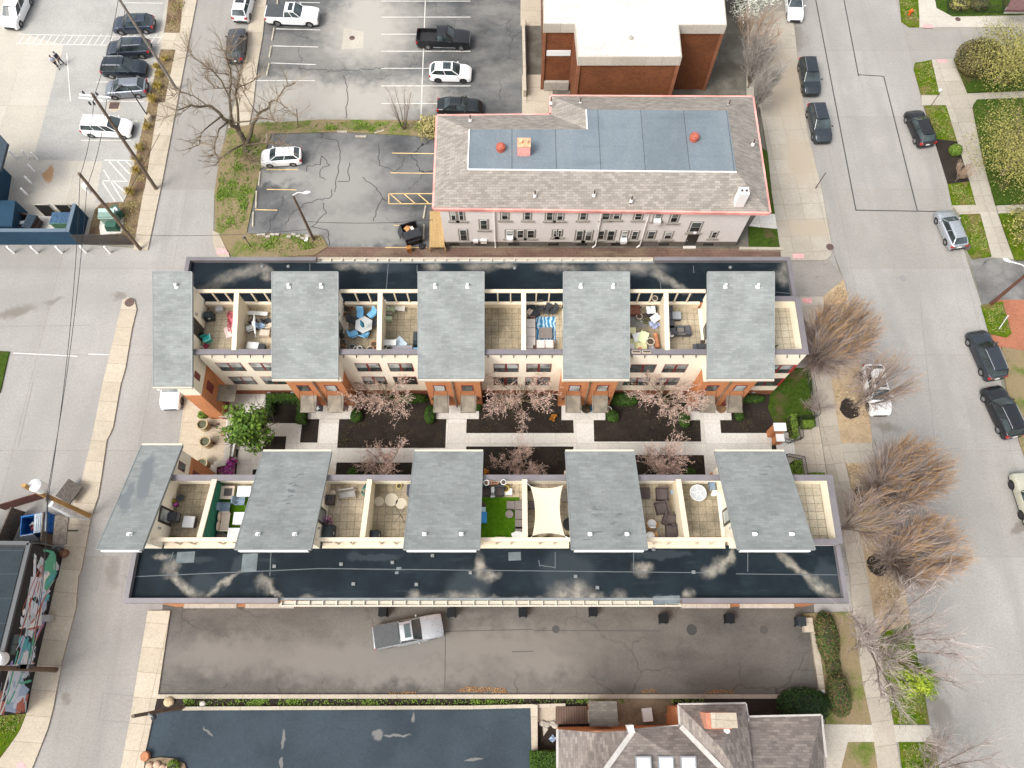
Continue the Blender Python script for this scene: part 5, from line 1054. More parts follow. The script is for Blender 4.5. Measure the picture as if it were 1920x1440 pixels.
def vase_tree(seed, H=12.0, Rr=3.3, limbs=20, n=900, tw=3, t0=.12):
 """a broom of straight branches filling an egg-shaped crown"""
 rnd = random.Random(seed); tb = MB(); cb = MB()
 tb.tube([Vector((0, 0, 0)), Vector((.02, 0, .8)), Vector((.0, .03, 1.5))], [.17, .13, .1], 8)
 zc, rz = H * .57, H * .44; LB = []
 def bez(a, c, b, k): return [(a * (1 - t) + c * t) * (1 - t) + (c * (1 - t) + b * t) * t for t in [i / k for i in range(k + 1)]]
 for i in range(limbs):
  a = 2.4 * i + rnd.uniform(-.25, .25); q = math.sqrt((i + .5) / limbs); e = Vector((math.cos(a) * Rr * q * .8, math.sin(a) * Rr * q * .8, zc + rz * .62 * math.sqrt(max(0, 1 - q * q * .9)))); s = Vector((0, 0, rnd.uniform(.7, 1.5)))
  L = bez(s, Vector((e.x * .38, e.y * .38, H * .3)), e, 6); LB.append(L); r0 = rnd.uniform(.035, .065); tb.tube([p + rvec(rnd) * .05 for p in L], [r0 * (1 - .13 * k) for k in range(7)], 5, cap=False)
 for i in range(n):
  v = rvec(rnd, -.75).normalized() * (.55 + .45 * rnd.random() ** .4); e = Vector((v.x * Rr, v.y * Rr, zc + v.z * rz)); L = min(LB, key=lambda l: (l[4].x - e.x) ** 2 + (l[4].y - e.y) ** 2 + rnd.uniform(0, 1.2))
  zs = max(0, min(1, (e.z - 1.5) / H)); p, dr = along(L, max(t0, min(.9, zs * rnd.uniform(.55, 1.0)))); ln = (e - p).length
  C = p + dr * ln * .55; cb.mi = 0 if rnd.random() < .75 else 1; B3 = [x + rvec(rnd) * .05 for x in bez(p, C, e, 4)]; cb.tube(B3, [.02, .016, .013, .01, .006], 3, cap=False)
  for k in range(tw):
   pp, dq = along(B3, rnd.uniform(.35, .95)); d4 = (dq + rvec(rnd) * .38).normalized(); L3 = rnd.uniform(.5, 1.3)
   cb.mi = 2 if (pp.z > H * .68 + rnd.uniform(-.8, .8) and rnd.random() < .75) else (1 if rnd.random() < .25 else 0); cb.tube([pp, pp + d4 * L3 * .5, pp + (d4 + Vector((0, 0, .1))) * L3], [.012, .01, .005], 3, cap=False)
 return tb, cb
def tree_from(proto, name, px, label, cat='tree', group=None, rz=0.0, sc=1.0, z=.1, mats=None):
 c = P(*px, z); tb, cb = proto
 root = empty(name, (c.x, c.y, z), label, cat, group, rz); root.scale = (sc, sc, sc)
 for mesh, nm in ((tb, 'trunk'), (cb, 'crown')):
  o = bpy.data.objects.new(nm, mesh); COL.objects.link(o); o.parent = root
 return root
def proto(tb, cb, tm, cm, leafy=False):
 a = tb.build('trunk', tm); b = cb.build('crown', cm); ma, mb_ = a.data, b.data
 bpy.data.objects.remove(a); bpy.data.objects.remove(b); return ma, mb_
PV = [proto(*vase_tree(*q), M['limb'], [M['twig_grey'], M['twig_tan'], M['twig_gold']]) for q in ((11, 12, 3.3, 22, 1300, 4), (12, 12, 3.4, 24, 1300, 4), (13, 12, 3.0, 11, 340, 3, .5))]
GT = 'bare columnar street trees'
tree_from(PV[0], 'street_tree', (1508, 694), 'bare street tree rising from the lawn at the north row east corner', group=GT, rz=.4, sc=1.0)
tree_from(PV[2], 'street_tree', (1597, 765), 'bare street tree whose crown covers the white SUV', group=GT, rz=2.0, sc=.86)
tree_from(PV[0], 'street_tree', (1624, 930), 'gold tipped bare street tree just below the concrete apron', group=GT, rz=4.1, sc=.97)
tree_from(PV[2], 'street_tree', (1568, 994), 'bare street tree growing against the south row east wall', group=GT, rz=.9, sc=.85)
tree_from(PV[1], 'street_tree', (1652, 1057), 'gold tipped bare street tree, lowest of the straw verge', group=GT, rz=5.2, sc=.92)
for x, y in ((1594, 766), (1621, 932), (1648, 1058)):
 c = P(x, y, .12); rnd = random.Random(x); mb = MB(); mb.add([(0, 0, .1)] + [(math.cos(a * .35) * .95 * rnd.uniform(.9, 1.1), math.sin(a * .35) * .95 * rnd.uniform(.9, 1.1), 0) for a in range(18)], [(0, 1 + i, 1 + (i + 1) % 18) for i in range(18)])
 o = mb.build('mulch_ring', M['mulch']); o.location = c; tag(o, kind='structure')
# sparse pale street tree and others
def spread_tree(seed, H=10, limbs=9, secs=14, tw=5, lean=(.25, .9), bias=Vector((0, 0, 0)), tr=.16, fork=1.8):
 rnd = random.Random(seed); tb = MB(); cb = MB(); tb.tube([Vector((0, 0, 0)), Vector((.03, .02, fork * .5)), Vector((0, 0, fork))], [tr, tr * .8, tr * .7], 8)
 for i in range(limbs):
  a = 2.4 * i + rnd.uniform(-.4, .4); q = lean[0] + (lean[1] - lean[0]) * (i + .5) / limbs
  pts, dd = limb(tb, Vector((0, 0, fork * rnd.uniform(.75, 1))), Vector((math.cos(a) * q, math.sin(a) * q, 1)) + bias, H * rnd.uniform(.6, .85), tr * .5, .018, rnd, 6, .14, .05, 5)
  for j in range(secs):
   p, dr = along(pts, rnd.uniform(.25, 1)); d2 = dr + rvec(rnd, -.3) * .8; cb.mi = 0
   p2, _ = limb(cb, p, d2, H * rnd.uniform(.1, .24), .022, .009, rnd, 3, .2, .04, 3)
   for k in range(tw):
    pp, dq = along(p2, rnd.uniform(.2, 1)); d4 = (dq + rvec(rnd, -.4) * .7).normalized(); L3 = rnd.uniform(.4, 1.1); cb.mi = rnd.randrange(2)
    cb.tube([pp, pp + d4 * L3 * .5 + rvec(rnd) * .06, pp + d4 * L3], [.011, .008, .004], 3, cap=False)
 return tb, cb
SP = [proto(*spread_tree(s, 10, 15, 24, 8, (.2, .85), tr=.13), M['limb'], [M['twig_grey'], leafmat('silver_twigs', (.27, .24, .21), (.38, .35, .32))]) for s in (31, 32)]
FE = proto(*spread_tree(35, 8, 14, 22, 8, (.1, .45), tr=.1, fork=.6), M['limb'], [leafmat('ash_grey_twigs', (.3, .285, .26), (.42, .4, .37)), leafmat('ash_brown_twigs', (.2, .17, .14), (.3, .26, .22))])
tree_from(SP[0], 'bare_tree', (1606, 1213), 'sparse pale bare tree arching over the sidewalk by the bright green shrub', rz=1.2, sc=1.12)
tree_from(SP[1], 'bare_tree', (1722, 1442), 'bare grey tree at the bottom right corner by the wide street', rz=.3, sc=.8)
tree_from(FE, 'bare_tree', (1408, 215), 'feathery ash grey tree beside the red eaves, nearest the black SUV', rz=.3, sc=.86)
tree_from(FE, 'bare_tree', (1402, 165), 'feathery ash grey tree east of the white roofed building', rz=2.3, sc=.85)
OR = proto(*spread_tree(36, 7, 12, 20, 8, (.15, .6), tr=.1, fork=.7), M['limb'], [leafmat('tan_orange_twigs', (.36, .22, .13), (.42, .28, .18)), leafmat('pale_bud_twigs', (.36, .31, .27), (.45, .4, .35))])
tree_from(OR, 'bare_tree', (1400, 122), 'orange budded bare tree above the feathery grey trees', rz=1.0, sc=.9)
tree_from(OR, 'sapling', (1791, 340), 'thin bare sapling in the mulch bed beside the right sidewalk', 'sapling', rz=1.0, sc=.36)
tree_from(SP[1], 'bare_tree', (1516, 770), 'low tangled bare shrub at the iron fence by the lawn', rz=4, sc=.33)
# multi-stem sapling behind the small lot
def stems(seed, n, H, spread):
 rnd = random.Random(seed); tb = MB(); cb = MB()
 for i in range(n):
  a = 6.28 * i / n + rnd.uniform(-.4, .4); s = spread * rnd.uniform(.3, 1)
  pts, _ = limb(tb, Vector((math.cos(a) * .1, math.sin(a) * .1, 0)), Vector((math.cos(a) * s, math.sin(a) * s, 1)), H * rnd.uniform(.8, 1), .05, .012, rnd, 5, .06, .04, 5)
  for j in range(9):
   p, dr = along(pts, rnd.uniform(.35, 1)); cb.mi = 0; p2, _ = limb(cb, p, dr + rvec(rnd, 0) * .5, H * rnd.uniform(.1, .22), .013, .005, rnd, 3, .12, .05, 3)
   for q in range(3): pp, dq = along(p2, rnd.uniform(.3, 1)); cb.mi = 1; cb.tube([pp, pp + (dq + rvec(rnd, 0) * .5) * .5], [.007, .004], 3, cap=False)
 return tb, cb
STM = proto(*stems(5, 7, 5.5, .35), M['bark'], [M['twig_grey'], M['twig_tan']])
tree_from(STM, 'bare_sapling', (757, 242), 'leafless multi stem sapling on the green strip between the two lots', 'sapling')
def leaves(mb, c, rad, n, size, rnd, shell=.55, up=.3, clump=0, mats=1, flat=1.0):
 """leaf-sized faces through the crown's volume, in clumps that leave gaps"""
 cs = []
 if clump:
  for _ in range(clump):
   v = rvec(rnd).normalized() * (rnd.uniform(shell, 1)); cs.append(Vector((v.x * rad[0], v.y * rad[1], v.z * rad[2])))
 for _ in range(n):
  if clump:
   b = rnd.choice(cs); q = rvec(rnd).normalized() * rnd.random() ** .5; k = .36; p = b + Vector((q.x * rad[0] * k, q.y * rad[1] * k, q.z * rad[2] * k)); nrm = q + b.normalized() * .8
  else:
   v = rvec(rnd).normalized(); q = v * (shell + (1 - shell) * rnd.random() ** .5); p = Vector((q.x * rad[0], q.y * rad[1], q.z * rad[2])); nrm = Vector((v.x, v.y, v.z * flat))
  nrm = (nrm.normalized() + rvec(rnd) * .7 + Vector((0, 0, up))).normalized(); u = nrm.orthogonal().normalized(); w = nrm.cross(u); a = rnd.uniform(0, 6.28); u, w = u * math.cos(a) + w * math.sin(a), w * math.cos(a) - u * math.sin(a)
  s = size * rnd.uniform(.6, 1.3); p = p + Vector(c); mb.mi = rnd.randrange(mats)
  mb.add([p - u * s, p + w * s * .55, p + u * s, p - w * s * .55], [(0, 1, 2, 3)])
GL = {'magnolia': [leafmat('glossy_green_leaves', (.07, .14, .014), (.15, .24, .03)), leafmat('deep_green_leaves', (.035, .075, .01), (.07, .13, .02))],
  'box': [leafmat('boxwood_leaves', (.03, .075, .008), (.06, .12, .014)), leafmat('boxwood_dark', (.018, .045, .006), (.035, .08, .01))],
  'brightbox': [leafmat('fresh_hedge_leaves', (.1, .17, .02), (.17, .24, .03)), leafmat('fresh_hedge_dark', (.05, .1, .012), (.1, .16, .02))],
  'yew': [leafmat('yew_needles', (.016, .04, .01), (.035, .075, .018)), leafmat('yew_dark', (.01, .024, .007), (.022, .05, .012))],
  'lime': [leafmat('lime_leaves', (.25, .33, .02), (.36, .42, .04)), leafmat('lime_dark', (.12, .2, .015), (.2, .28, .03))],
  'spring': [leafmat('spring_yellow_leaves', (.24, .225, .05), (.33, .3, .09)), leafmat('olive_leaves', (.13, .13, .045), (.22, .205, .075))],
  'olive': [leafmat('olive_brown_leaves', (.12, .1, .04), (.2, .16, .065)), leafmat('olive_dark', (.06, .055, .02), (.11, .1, .035))],
  'straw': [leafmat('straw_green_twigs', (.32, .28, .1), (.4, .34, .15)), leafmat('dull_olive_twigs', (.2, .18, .07), (.28, .24, .1))],
  'ivy': [leafmat('ivy_leaves', (.03, .065, .012), (.06, .11, .02)), leafmat('dry_ivy', (.09, .07, .03), (.15, .1, .05))],
  'azalea': [leafmat('magenta_flowers', (.5, .05, .38), (.66, .16, .55)), leafmat('azalea_dark', (.2, .02, .13), (.42, .05, .3))],
  'orange': [leafmat('rust_orange_leaves', (.42, .17, .02), (.55, .25, .04)), leafmat('rust_dark', (.22, .08, .015), (.35, .13, .02))],
  'gold': [leafmat('gold_grass', (.36, .26, .05), (.45, .34, .09)), leafmat('gold_dark', (.2, .15, .03), (.3, .22, .05))],
  'white': [leafmat('white_blossom', (.7, .7, .64), (.8, .8, .76)), leafmat('cream_blossom', (.5, .52, .4), (.65, .65, .55))],
  'teal': [leafmat('teal_leaves', (.02, .13, .11), (.04, .2, .16)), leafmat('teal_dark', (.01, .07, .06), (.02, .1, .08))]}
def shrub(name, px, w, d, h, kind, label, cat='shrub', group=None, n=900, size=.09, rz=0.0, z=.1, shape='round', clump=0, core=True):
 c = P(*px, z + h * .5); rnd = random.Random(int(px[0] * 7 + px[1])); ms = GL[kind]
 root = empty(name, (c.x, c.y, z), label, cat, group, rz); mb = MB()
 if shape == 'box':
  for _ in range(n):
   f = rnd.random(); x, y, zz = rnd.uniform(-1, 1), rnd.uniform(-1, 1), rnd.uniform(.05, 1)
   if f < .5: zz = 1 + rnd.uniform(-.05, .04)
   elif f < .75: x = rnd.choice((-1, 1)) * rnd.uniform(.93, 1.04)
   else: y = rnd.choice((-1, 1)) * rnd.uniform(.93, 1.04)
   nr = Vector((x * (f > .5), y * (f > .5), 1)); nr = (nr.normalized() + rvec(rnd) * .8).normalized(); u = nr.orthogonal().normalized(); v = nr.cross(u); s = size * rnd.uniform(.6, 1.3); p = Vector((x * w / 2, y * d / 2, zz * h)); mb.mi = rnd.randrange(2)
   mb.add([p - u * s, p + v * s * .6, p + u * s, p - v * s * .6], [(0, 1, 2, 3)])
 else: leaves(mb, (0, 0, h * .5), (w / 2, d / 2, h * .55), n, size, rnd, .82 if not clump else .4, .3, clump, 2)
 mb.build('foliage', ms, root)
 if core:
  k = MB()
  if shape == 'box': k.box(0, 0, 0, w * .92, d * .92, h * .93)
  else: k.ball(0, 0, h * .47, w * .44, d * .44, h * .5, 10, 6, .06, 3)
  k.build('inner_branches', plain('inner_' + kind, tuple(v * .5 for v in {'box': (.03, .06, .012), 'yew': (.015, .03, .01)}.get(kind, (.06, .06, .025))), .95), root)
 else:
  k = MB()
  for i in range(5): a = i * 1.26; k.tube([(0, 0, 0), (math.cos(a) * w * .15, math.sin(a) * w * .15, h * .4), (math.cos(a) * w * .3, math.sin(a) * w * .3, h * .75)], [.03, .02, .01], 4)
  k.build('stems', M['bark'], root)
 return root
def leafy_tree(name, px, h, R_, kind, label, n=4000, size=.16, clump=60, trunk=.16, z=.1, limbs=9, zc=None, flat=.75):
 c = P(*px, z); rnd = random.Random(int(px[0] + 13 * px[1])); root = empty(name, (c.x, c.y, z), label, 'tree'); tb = MB(); zc = zc or h * .62
 tb.tube([Vector((0, 0, 0)), Vector((.05, 0, h * .2)), Vector((0, .05, h * .34))], [trunk, trunk * .8, trunk * .7], 8)
 for i in range(limbs):
  a = 2.4 * i; q = .3 + .8 * (i / limbs); pts, _ = limb(tb, Vector((0, 0, h * rnd.uniform(.2, .34))), Vector((math.cos(a) * q, math.sin(a) * q, 1)), h * rnd.uniform(.45, .62), trunk * .45, .02, rnd, 5, .14, .0, 5)
  for j in range(6): p, dr = along(pts, rnd.uniform(.35, 1)); limb(tb, p, dr + rvec(rnd, -.2) * .8, h * .2, .03, .01, rnd, 3, .2, 0, 4)
 tb.build('trunk', M['limb'], root); mb = MB(); leaves(mb, (0, 0, zc), (R_, R_, h * .5 * flat), n, size, rnd, .25, .35, clump, 2); mb.build('crown', GL[kind], root); return root
leafy_tree('leafy_tree', (492, 826), 6.2, 2.0, 'magnolia', 'only leafy green tree in the courtyard, beside magenta azaleas', 3200, .17, 55, .1)
leafy_tree('leafy_tree', (1862, 158), 7.0, 4.6, 'spring', 'yellow green tree above the right garden path', 13000, .085, 210, .2, flat=.7)
leafy_tree('leafy_tree', (1876, 330), 8.0, 5.6, 'spring', 'large yellow green tree below the right garden path', 18000, .085, 260, .22, flat=.7)
leafy_tree('leafy_tree', (1908, 445), 3.4, 2.4, 'spring', 'small olive yellow tree near the driveway at the right edge', 1600, .11, 40, .08)
leafy_tree('blossom_tree', (1392, 32), 6.0, 3.3, 'white', 'white blossoming tree behind the white roofed building', 3200, .12, 80, .12)
leafy_tree('blossom_tree', (1458, -6), 5.0, 2.4, 'white', 'white blossoming branches over the white sedan at the top', 1500, .12, 45, .1)
# pink-budded courtyard trees
M['bud'] = leafmat('peach_pink_buds', (.62, .4, .28), (.72, .54, .43)); M['bud2'] = leafmat('rose_buds', (.58, .39, .33), (.68, .5, .46))
def redbud(seed, H, spreadk, limbs, forkh, low=.35):
 rnd = random.Random(seed); tb = MB(); cb = MB(); tb.tube([Vector((0, 0, 0)), Vector((.04, 0, forkh * .5)), Vector((0, .03, forkh))], [.12, .1, .085], 8)
 for i in range(limbs):
  a = 2.4 * i + rnd.uniform(-.3, .3); q = spreadk * (low + (1 - low) * i / limbs)
  pts, _ = limb(tb, Vector((0, 0, forkh * rnd.uniform(.6, 1))), Vector((math.cos(a) * q, math.sin(a) * q, 1)), H * rnd.uniform(.55, .85), .05, .012, rnd, 6, .16, .02, 5)
  for j in range(21):
   p, dr = along(pts, rnd.uniform(.3, 1)); cb.mi = 0; p2, _ = limb(cb, p, dr + rvec(rnd, -.35) * .95, H * rnd.uniform(.12, .26), .014, .006, rnd, 3, .25, 0, 3)
   for k in range(7):
    pp, dq = along(p2, rnd.uniform(.15, 1)); d4 = (dq + rvec(rnd, -.5) * .9).normalized(); L3 = rnd.uniform(.2, .55); cb.mi = 0; cb.tube([pp, pp + d4 * L3], [.007, .004], 3, cap=False)
    for m_ in range(3):
     p4 = pp + d4 * L3 * rnd.uniform(.3, 1.05); nr = rvec(rnd).normalized(); u = nr.orthogonal().normalized(); w = nr.cross(u); s = rnd.uniform(.022, .045); cb.mi = 1 + rnd.randrange(2); cb.add([p4 - u * s, p4 + w * s, p4 + u * s, p4 - w * s], [(0, 1, 2, 3)])
 return tb, cb
BM = [leafmat('pinkish_twigs', (.33, .25, .2), (.5, .41, .36)), M['bud'], M['bud2']]
RB = [proto(*redbud(s, h, k, l, f), leafmat('pale_redbud_bark', (.2, .165, .11), (.26, .21, .15)), BM) for s, h, k, l, f in ((41, 5.6, 1.25, 13, 1.3), (42, 4.4, .85, 11, 1.3))]
GR = 'pink budded trees in the courtyard'
tree_from(RB[0], 'budding_tree', (729, 757), 'wide pink budded tree in front of the north row, west of three', group=GR, rz=.2, sc=1.08)
tree_from(RB[0], 'budding_tree', (976, 757), 'wide pink budded tree in front of the north row, middle of three', group=GR, rz=2.2, sc=1.1)
tree_from(RB[0], 'budding_tree', (1234, 758), 'wide pink budded tree in front of the north row, east of three', group=GR, rz=4.3, sc=1.08)
tree_from(RB[1], 'budding_tree', (727, 885), 'narrow pink budded tree behind the south row, west of three', group=GR, rz=1.2)
tree_from(RB[1], 'budding_tree', (979, 890), 'narrow pink budded tree behind the south row, middle of three', group=GR, rz=3.6)
tree_from(RB[1], 'budding_tree', (1228, 884), 'narrow pink budded tree behind the south row, east of three', group=GR, rz=5.0, sc=1.15)
# the big gnarled tree
def big_tree():
 rnd = random.Random(77); c = P(460, 272, .1); root = empty('bare_tree', (c.x, c.y, .1), 'largest bare tree, gnarled with dark limbs, at the corner of the smaller lot', 'tree'); tb = MB(); cb = MB()
 L = [([(460, 272, 0), (456, 262, 1.2), (450, 248, 2.4), (436, 233, 3.6), (422, 220, 4.6), (400, 204, 5.6), (378, 198, 6.2), (357, 199, 6.6), (332, 207, 7)], .36, .05),
   ([(437, 234, 3.4), (433, 216, 4.4), (432, 180, 6), (431, 130, 8), (425, 108, 9), (412, 75, 10)], .2, .03), ([(453, 255, 2), (447, 236, 3.2), (447, 203, 4.8), (441, 183, 5.8), (444, 167, 6.6), (474, 151, 7.4), (489, 142, 7.8)], .19, .03),
   ([(462, 272, .6), (468, 256, 1.8), (477, 231, 3.2), (484, 215, 4.2), (500, 202, 5), (507, 191, 5.6), (520, 190, 6), (533, 164, 7), (554, 155, 7.6)], .24, .03), ([(438, 230, 3.8), (466, 227, 4.4), (483, 220, 4.7), (510, 225, 5), (525, 232, 5.3)], .1, .02),
   ([(428, 228, 4), (410, 243, 4.6), (403, 268, 5), (402, 285, 5.2), (410, 303, 5.6)], .11, .03), ([(457, 270, 1), (434, 282, 2), (413, 298, 2.7), (404, 312, 3.2)], .11, .02), ([(462, 272, .9), (478, 269, 1.8), (500, 268, 2.5), (522, 272, 3), (538, 269, 3.4)], .1, .02),
   ([(415, 218, 4.9), (392, 236, 5.4), (377, 250, 5.8), (374, 272, 6.1), (362, 276, 6.4)], .1, .02), ([(434, 190, 5.6), (414, 150, 7.2), (398, 132, 8), (366, 110, 8.8), (350, 88, 9.2)], .1, .02), ([(395, 203, 5.8), (365, 180, 6.8), (340, 172, 7.3), (322, 180, 7.6)], .08, .015), ([(431, 165, 6.6), (405, 165, 7.3), (384, 146, 8)], .07, .015), ([(430, 140, 7.6), (402, 136, 8.2), (382, 120, 8.8)], .06, .015), ([(441, 180, 5.9), (450, 140, 7.4), (433, 105, 8.7), (428, 80, 9.6)], .08, .015),
   ([(450, 190, 5.4), (440, 158, 6.8), (456, 120, 8.4)], .05, .012), ([(484, 215, 4.2), (470, 195, 5.2), (458, 172, 6.4), (462, 165, 6.7)], .06, .012), ([(462, 280, .4), (470, 296, 1.4), (480, 304, 2)], .1, .03), ([(456, 276, .4), (462, 296, 1.4), (474, 302, 2)], .1, .03), ([(357, 199, 6.6), (340, 212, 7), (306, 222, 7.4)], .04, .01), ([(520, 190, 6), (540, 205, 6.6), (556, 218, 7)], .05, .012)]
 for pts, r0, r1 in L:
  w = [P(x, y, z) for x, y, z in pts]; n = len(w); w2 = []
  for i in range(n - 1):
   for t in (0, .5): w2.append(w[i].lerp(w[i + 1], t) + rvec(rnd) * r0 * (.5 if 0 < i else 0))
  w2.append(w[-1]); m = len(w2); tb.tube(w2, [r0 + (r1 - r0) * (i / (m - 1)) ** .7 for i in range(m)], 8, cap=False)
  ln2 = sum((a - b).length for a, b in zip(w2, w2[1:]))
  for j in range(int(10 + ln2 * 2.6)):
   p, dr = along(w2, rnd.uniform(.3, 1)); cb.mi = 0; p2, _ = limb(cb, p, dr * .6 + rvec(rnd, -.25), rnd.uniform(.9, 2.3), .03, .01, rnd, 4, .22, .02, 3)
   for q in range(5): pp, dq = along(p2, rnd.uniform(.2, 1)); cb.mi = 1; limb(cb, pp, dq + rvec(rnd, -.3) * .8, rnd.uniform(.3, 1.0), .012, .005, rnd, 2, .2, 0, 3)
 off = (c.x, c.y, .1); tb.build('trunk', plain('dark_gnarled_bark', (.1, .078, .05), .95, var=.35, scale=3, bump=.8), root, off=off, smooth=50); cb.build('crown', [M['twig_tan'], leafmat('olive_twigs', (.15, .125, .08), (.24, .2, .13))], root, off=off)
big_tree()
# clipped and loose shrubs
GH = 'clipped evergreens in the courtyard'
def hedge_u():
 c = P(536, 766, .5); root = empty('hedge', (c.x, c.y, .1), 'deep green clipped hedge in a U around a mulch bed', 'hedge', GH); rnd = random.Random(5); mb = MB(); k = MB()
 for (x0, y0, x1, y1) in ((497, 738, 574, 755), (495, 740, 515, 778), (554, 745, 577, 793)):
  a, b = P(x0, y1, .8), P(x1, y0, .8); k.bb(a.x - c.x + .1, b.x - c.x - .1, a.y - c.y + .1, b.y - c.y - .1, 0, .95)
  for _ in range(int(1500 * (b.x - a.x) * (b.y - a.y) / 4)):
   x, y = rnd.uniform(a.x, b.x) - c.x, rnd.uniform(a.y, b.y) - c.y; ex = min(x + c.x - a.x, b.x - x - c.x, y + c.y - a.y, b.y - y - c.y); z = 1.0 - max(0, .3 - ex) * 1.2 * rnd.random() + rnd.uniform(-.05, .05)
   if ex < .12: z = rnd.uniform(.1, .95)
   nr = (rvec(rnd) * .8 + Vector((0, 0, 1))).normalized(); u = nr.orthogonal().normalized(); v = nr.cross(u); s = rnd.uniform(.05, .11); p = Vector((x, y, z)); mb.mi = rnd.randrange(2); mb.add([p - u * s, p + v * s * .6, p + u * s, p - v * s * .6], [(0, 1, 2, 3)])
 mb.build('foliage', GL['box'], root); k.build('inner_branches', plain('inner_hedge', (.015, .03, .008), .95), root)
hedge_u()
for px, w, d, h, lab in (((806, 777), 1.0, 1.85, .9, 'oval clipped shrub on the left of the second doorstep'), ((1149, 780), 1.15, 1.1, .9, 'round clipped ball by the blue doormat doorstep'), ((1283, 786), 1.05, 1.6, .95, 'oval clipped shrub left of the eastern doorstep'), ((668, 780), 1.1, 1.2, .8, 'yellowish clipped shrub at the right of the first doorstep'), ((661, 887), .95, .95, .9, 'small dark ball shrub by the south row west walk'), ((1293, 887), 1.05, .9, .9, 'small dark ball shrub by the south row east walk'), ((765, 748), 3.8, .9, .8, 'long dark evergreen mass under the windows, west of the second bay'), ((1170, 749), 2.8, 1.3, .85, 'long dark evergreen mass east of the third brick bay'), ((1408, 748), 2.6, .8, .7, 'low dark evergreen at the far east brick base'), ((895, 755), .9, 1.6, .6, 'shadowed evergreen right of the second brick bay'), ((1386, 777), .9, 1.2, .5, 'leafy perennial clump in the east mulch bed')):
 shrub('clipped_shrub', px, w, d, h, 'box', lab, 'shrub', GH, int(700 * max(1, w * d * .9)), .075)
for px, w, d, h, lab in (((1486, 800), .55, 2.0, 1.1, 'tall fresh green hedge strip beside the gate railing'), ((1513, 797), .95, .6, .8, 'small fresh green hedge block by the iron fence'), ((1494, 883), .7, 1.7, 1.1, 'fresh green hedge strip south of the steps, outer of two'), ((1480, 887), .5, 1.3, .9, 'darker hedge strip south of the steps, inner of two'), ((1530, 893), 1.3, .5, .6, 'low fresh hedge block at the south row east corner')):
 shrub('hedge', px, w, d, h, 'brightbox', lab, 'hedge', 'fresh green hedges by the east gate', 650, .07, shape='box')
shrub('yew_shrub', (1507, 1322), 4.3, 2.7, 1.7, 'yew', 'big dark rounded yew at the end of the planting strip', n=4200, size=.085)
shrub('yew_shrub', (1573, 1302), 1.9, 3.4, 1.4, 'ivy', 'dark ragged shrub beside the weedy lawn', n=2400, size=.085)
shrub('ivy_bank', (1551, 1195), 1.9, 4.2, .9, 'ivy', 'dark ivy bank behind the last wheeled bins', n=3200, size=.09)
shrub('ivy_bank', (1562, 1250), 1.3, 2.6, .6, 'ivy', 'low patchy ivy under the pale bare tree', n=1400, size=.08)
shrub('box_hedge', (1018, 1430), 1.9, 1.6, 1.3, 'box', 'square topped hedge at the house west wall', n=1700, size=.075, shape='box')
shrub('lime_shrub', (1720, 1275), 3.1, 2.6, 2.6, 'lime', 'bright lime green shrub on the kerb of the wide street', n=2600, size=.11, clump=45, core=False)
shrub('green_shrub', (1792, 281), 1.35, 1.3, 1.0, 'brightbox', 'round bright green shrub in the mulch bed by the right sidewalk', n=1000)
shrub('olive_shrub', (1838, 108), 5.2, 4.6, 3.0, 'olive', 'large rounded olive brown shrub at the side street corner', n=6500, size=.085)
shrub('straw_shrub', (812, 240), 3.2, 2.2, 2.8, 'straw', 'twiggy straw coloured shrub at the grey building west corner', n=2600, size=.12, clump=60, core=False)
shrub('small_shrub', (380, 778), .9, .7, .7, 'brightbox', 'small yellow green shrub at the foot of the west brick wall', n=400)
for px, lab in (((818, 766), 'x'),): pass
for px, lab in (((1038, 782), 'rust orange shrub in the mulch left of the third doorstep'), ((912, 888), 'rust orange shrub against the south row parapet')): shrub('orange_shrub', px, .75, .75, .6, 'orange', lab, 'shrub', 'rust orange shrubs in the courtyard', 260, .08, clump=14, core=False)
for px, w, lab in (((427, 882), 2.1, 'lower magenta azalea in the brick planter'), ((434, 868), 1.4, 'upper magenta azalea in the brick planter'), ((437, 768), 1.0, 'magenta azalea half under the green tree')): shrub('azalea', px, w * .75, w * .6, .8, 'azalea', lab, 'shrub', 'magenta azaleas by the plaza', 420, .07, clump=26, core=False, z=.3)
for i, (px, lab) in enumerate((((1800, 8), 'dry shrub behind the iron fence, left of two'), ((1838, 8), 'green shrub behind the iron fence, right of two'))): shrub('garden_shrub', px, 2.4, 1.6, .9, 'spring' if i == 0 else 'ivy', lab, n=700)
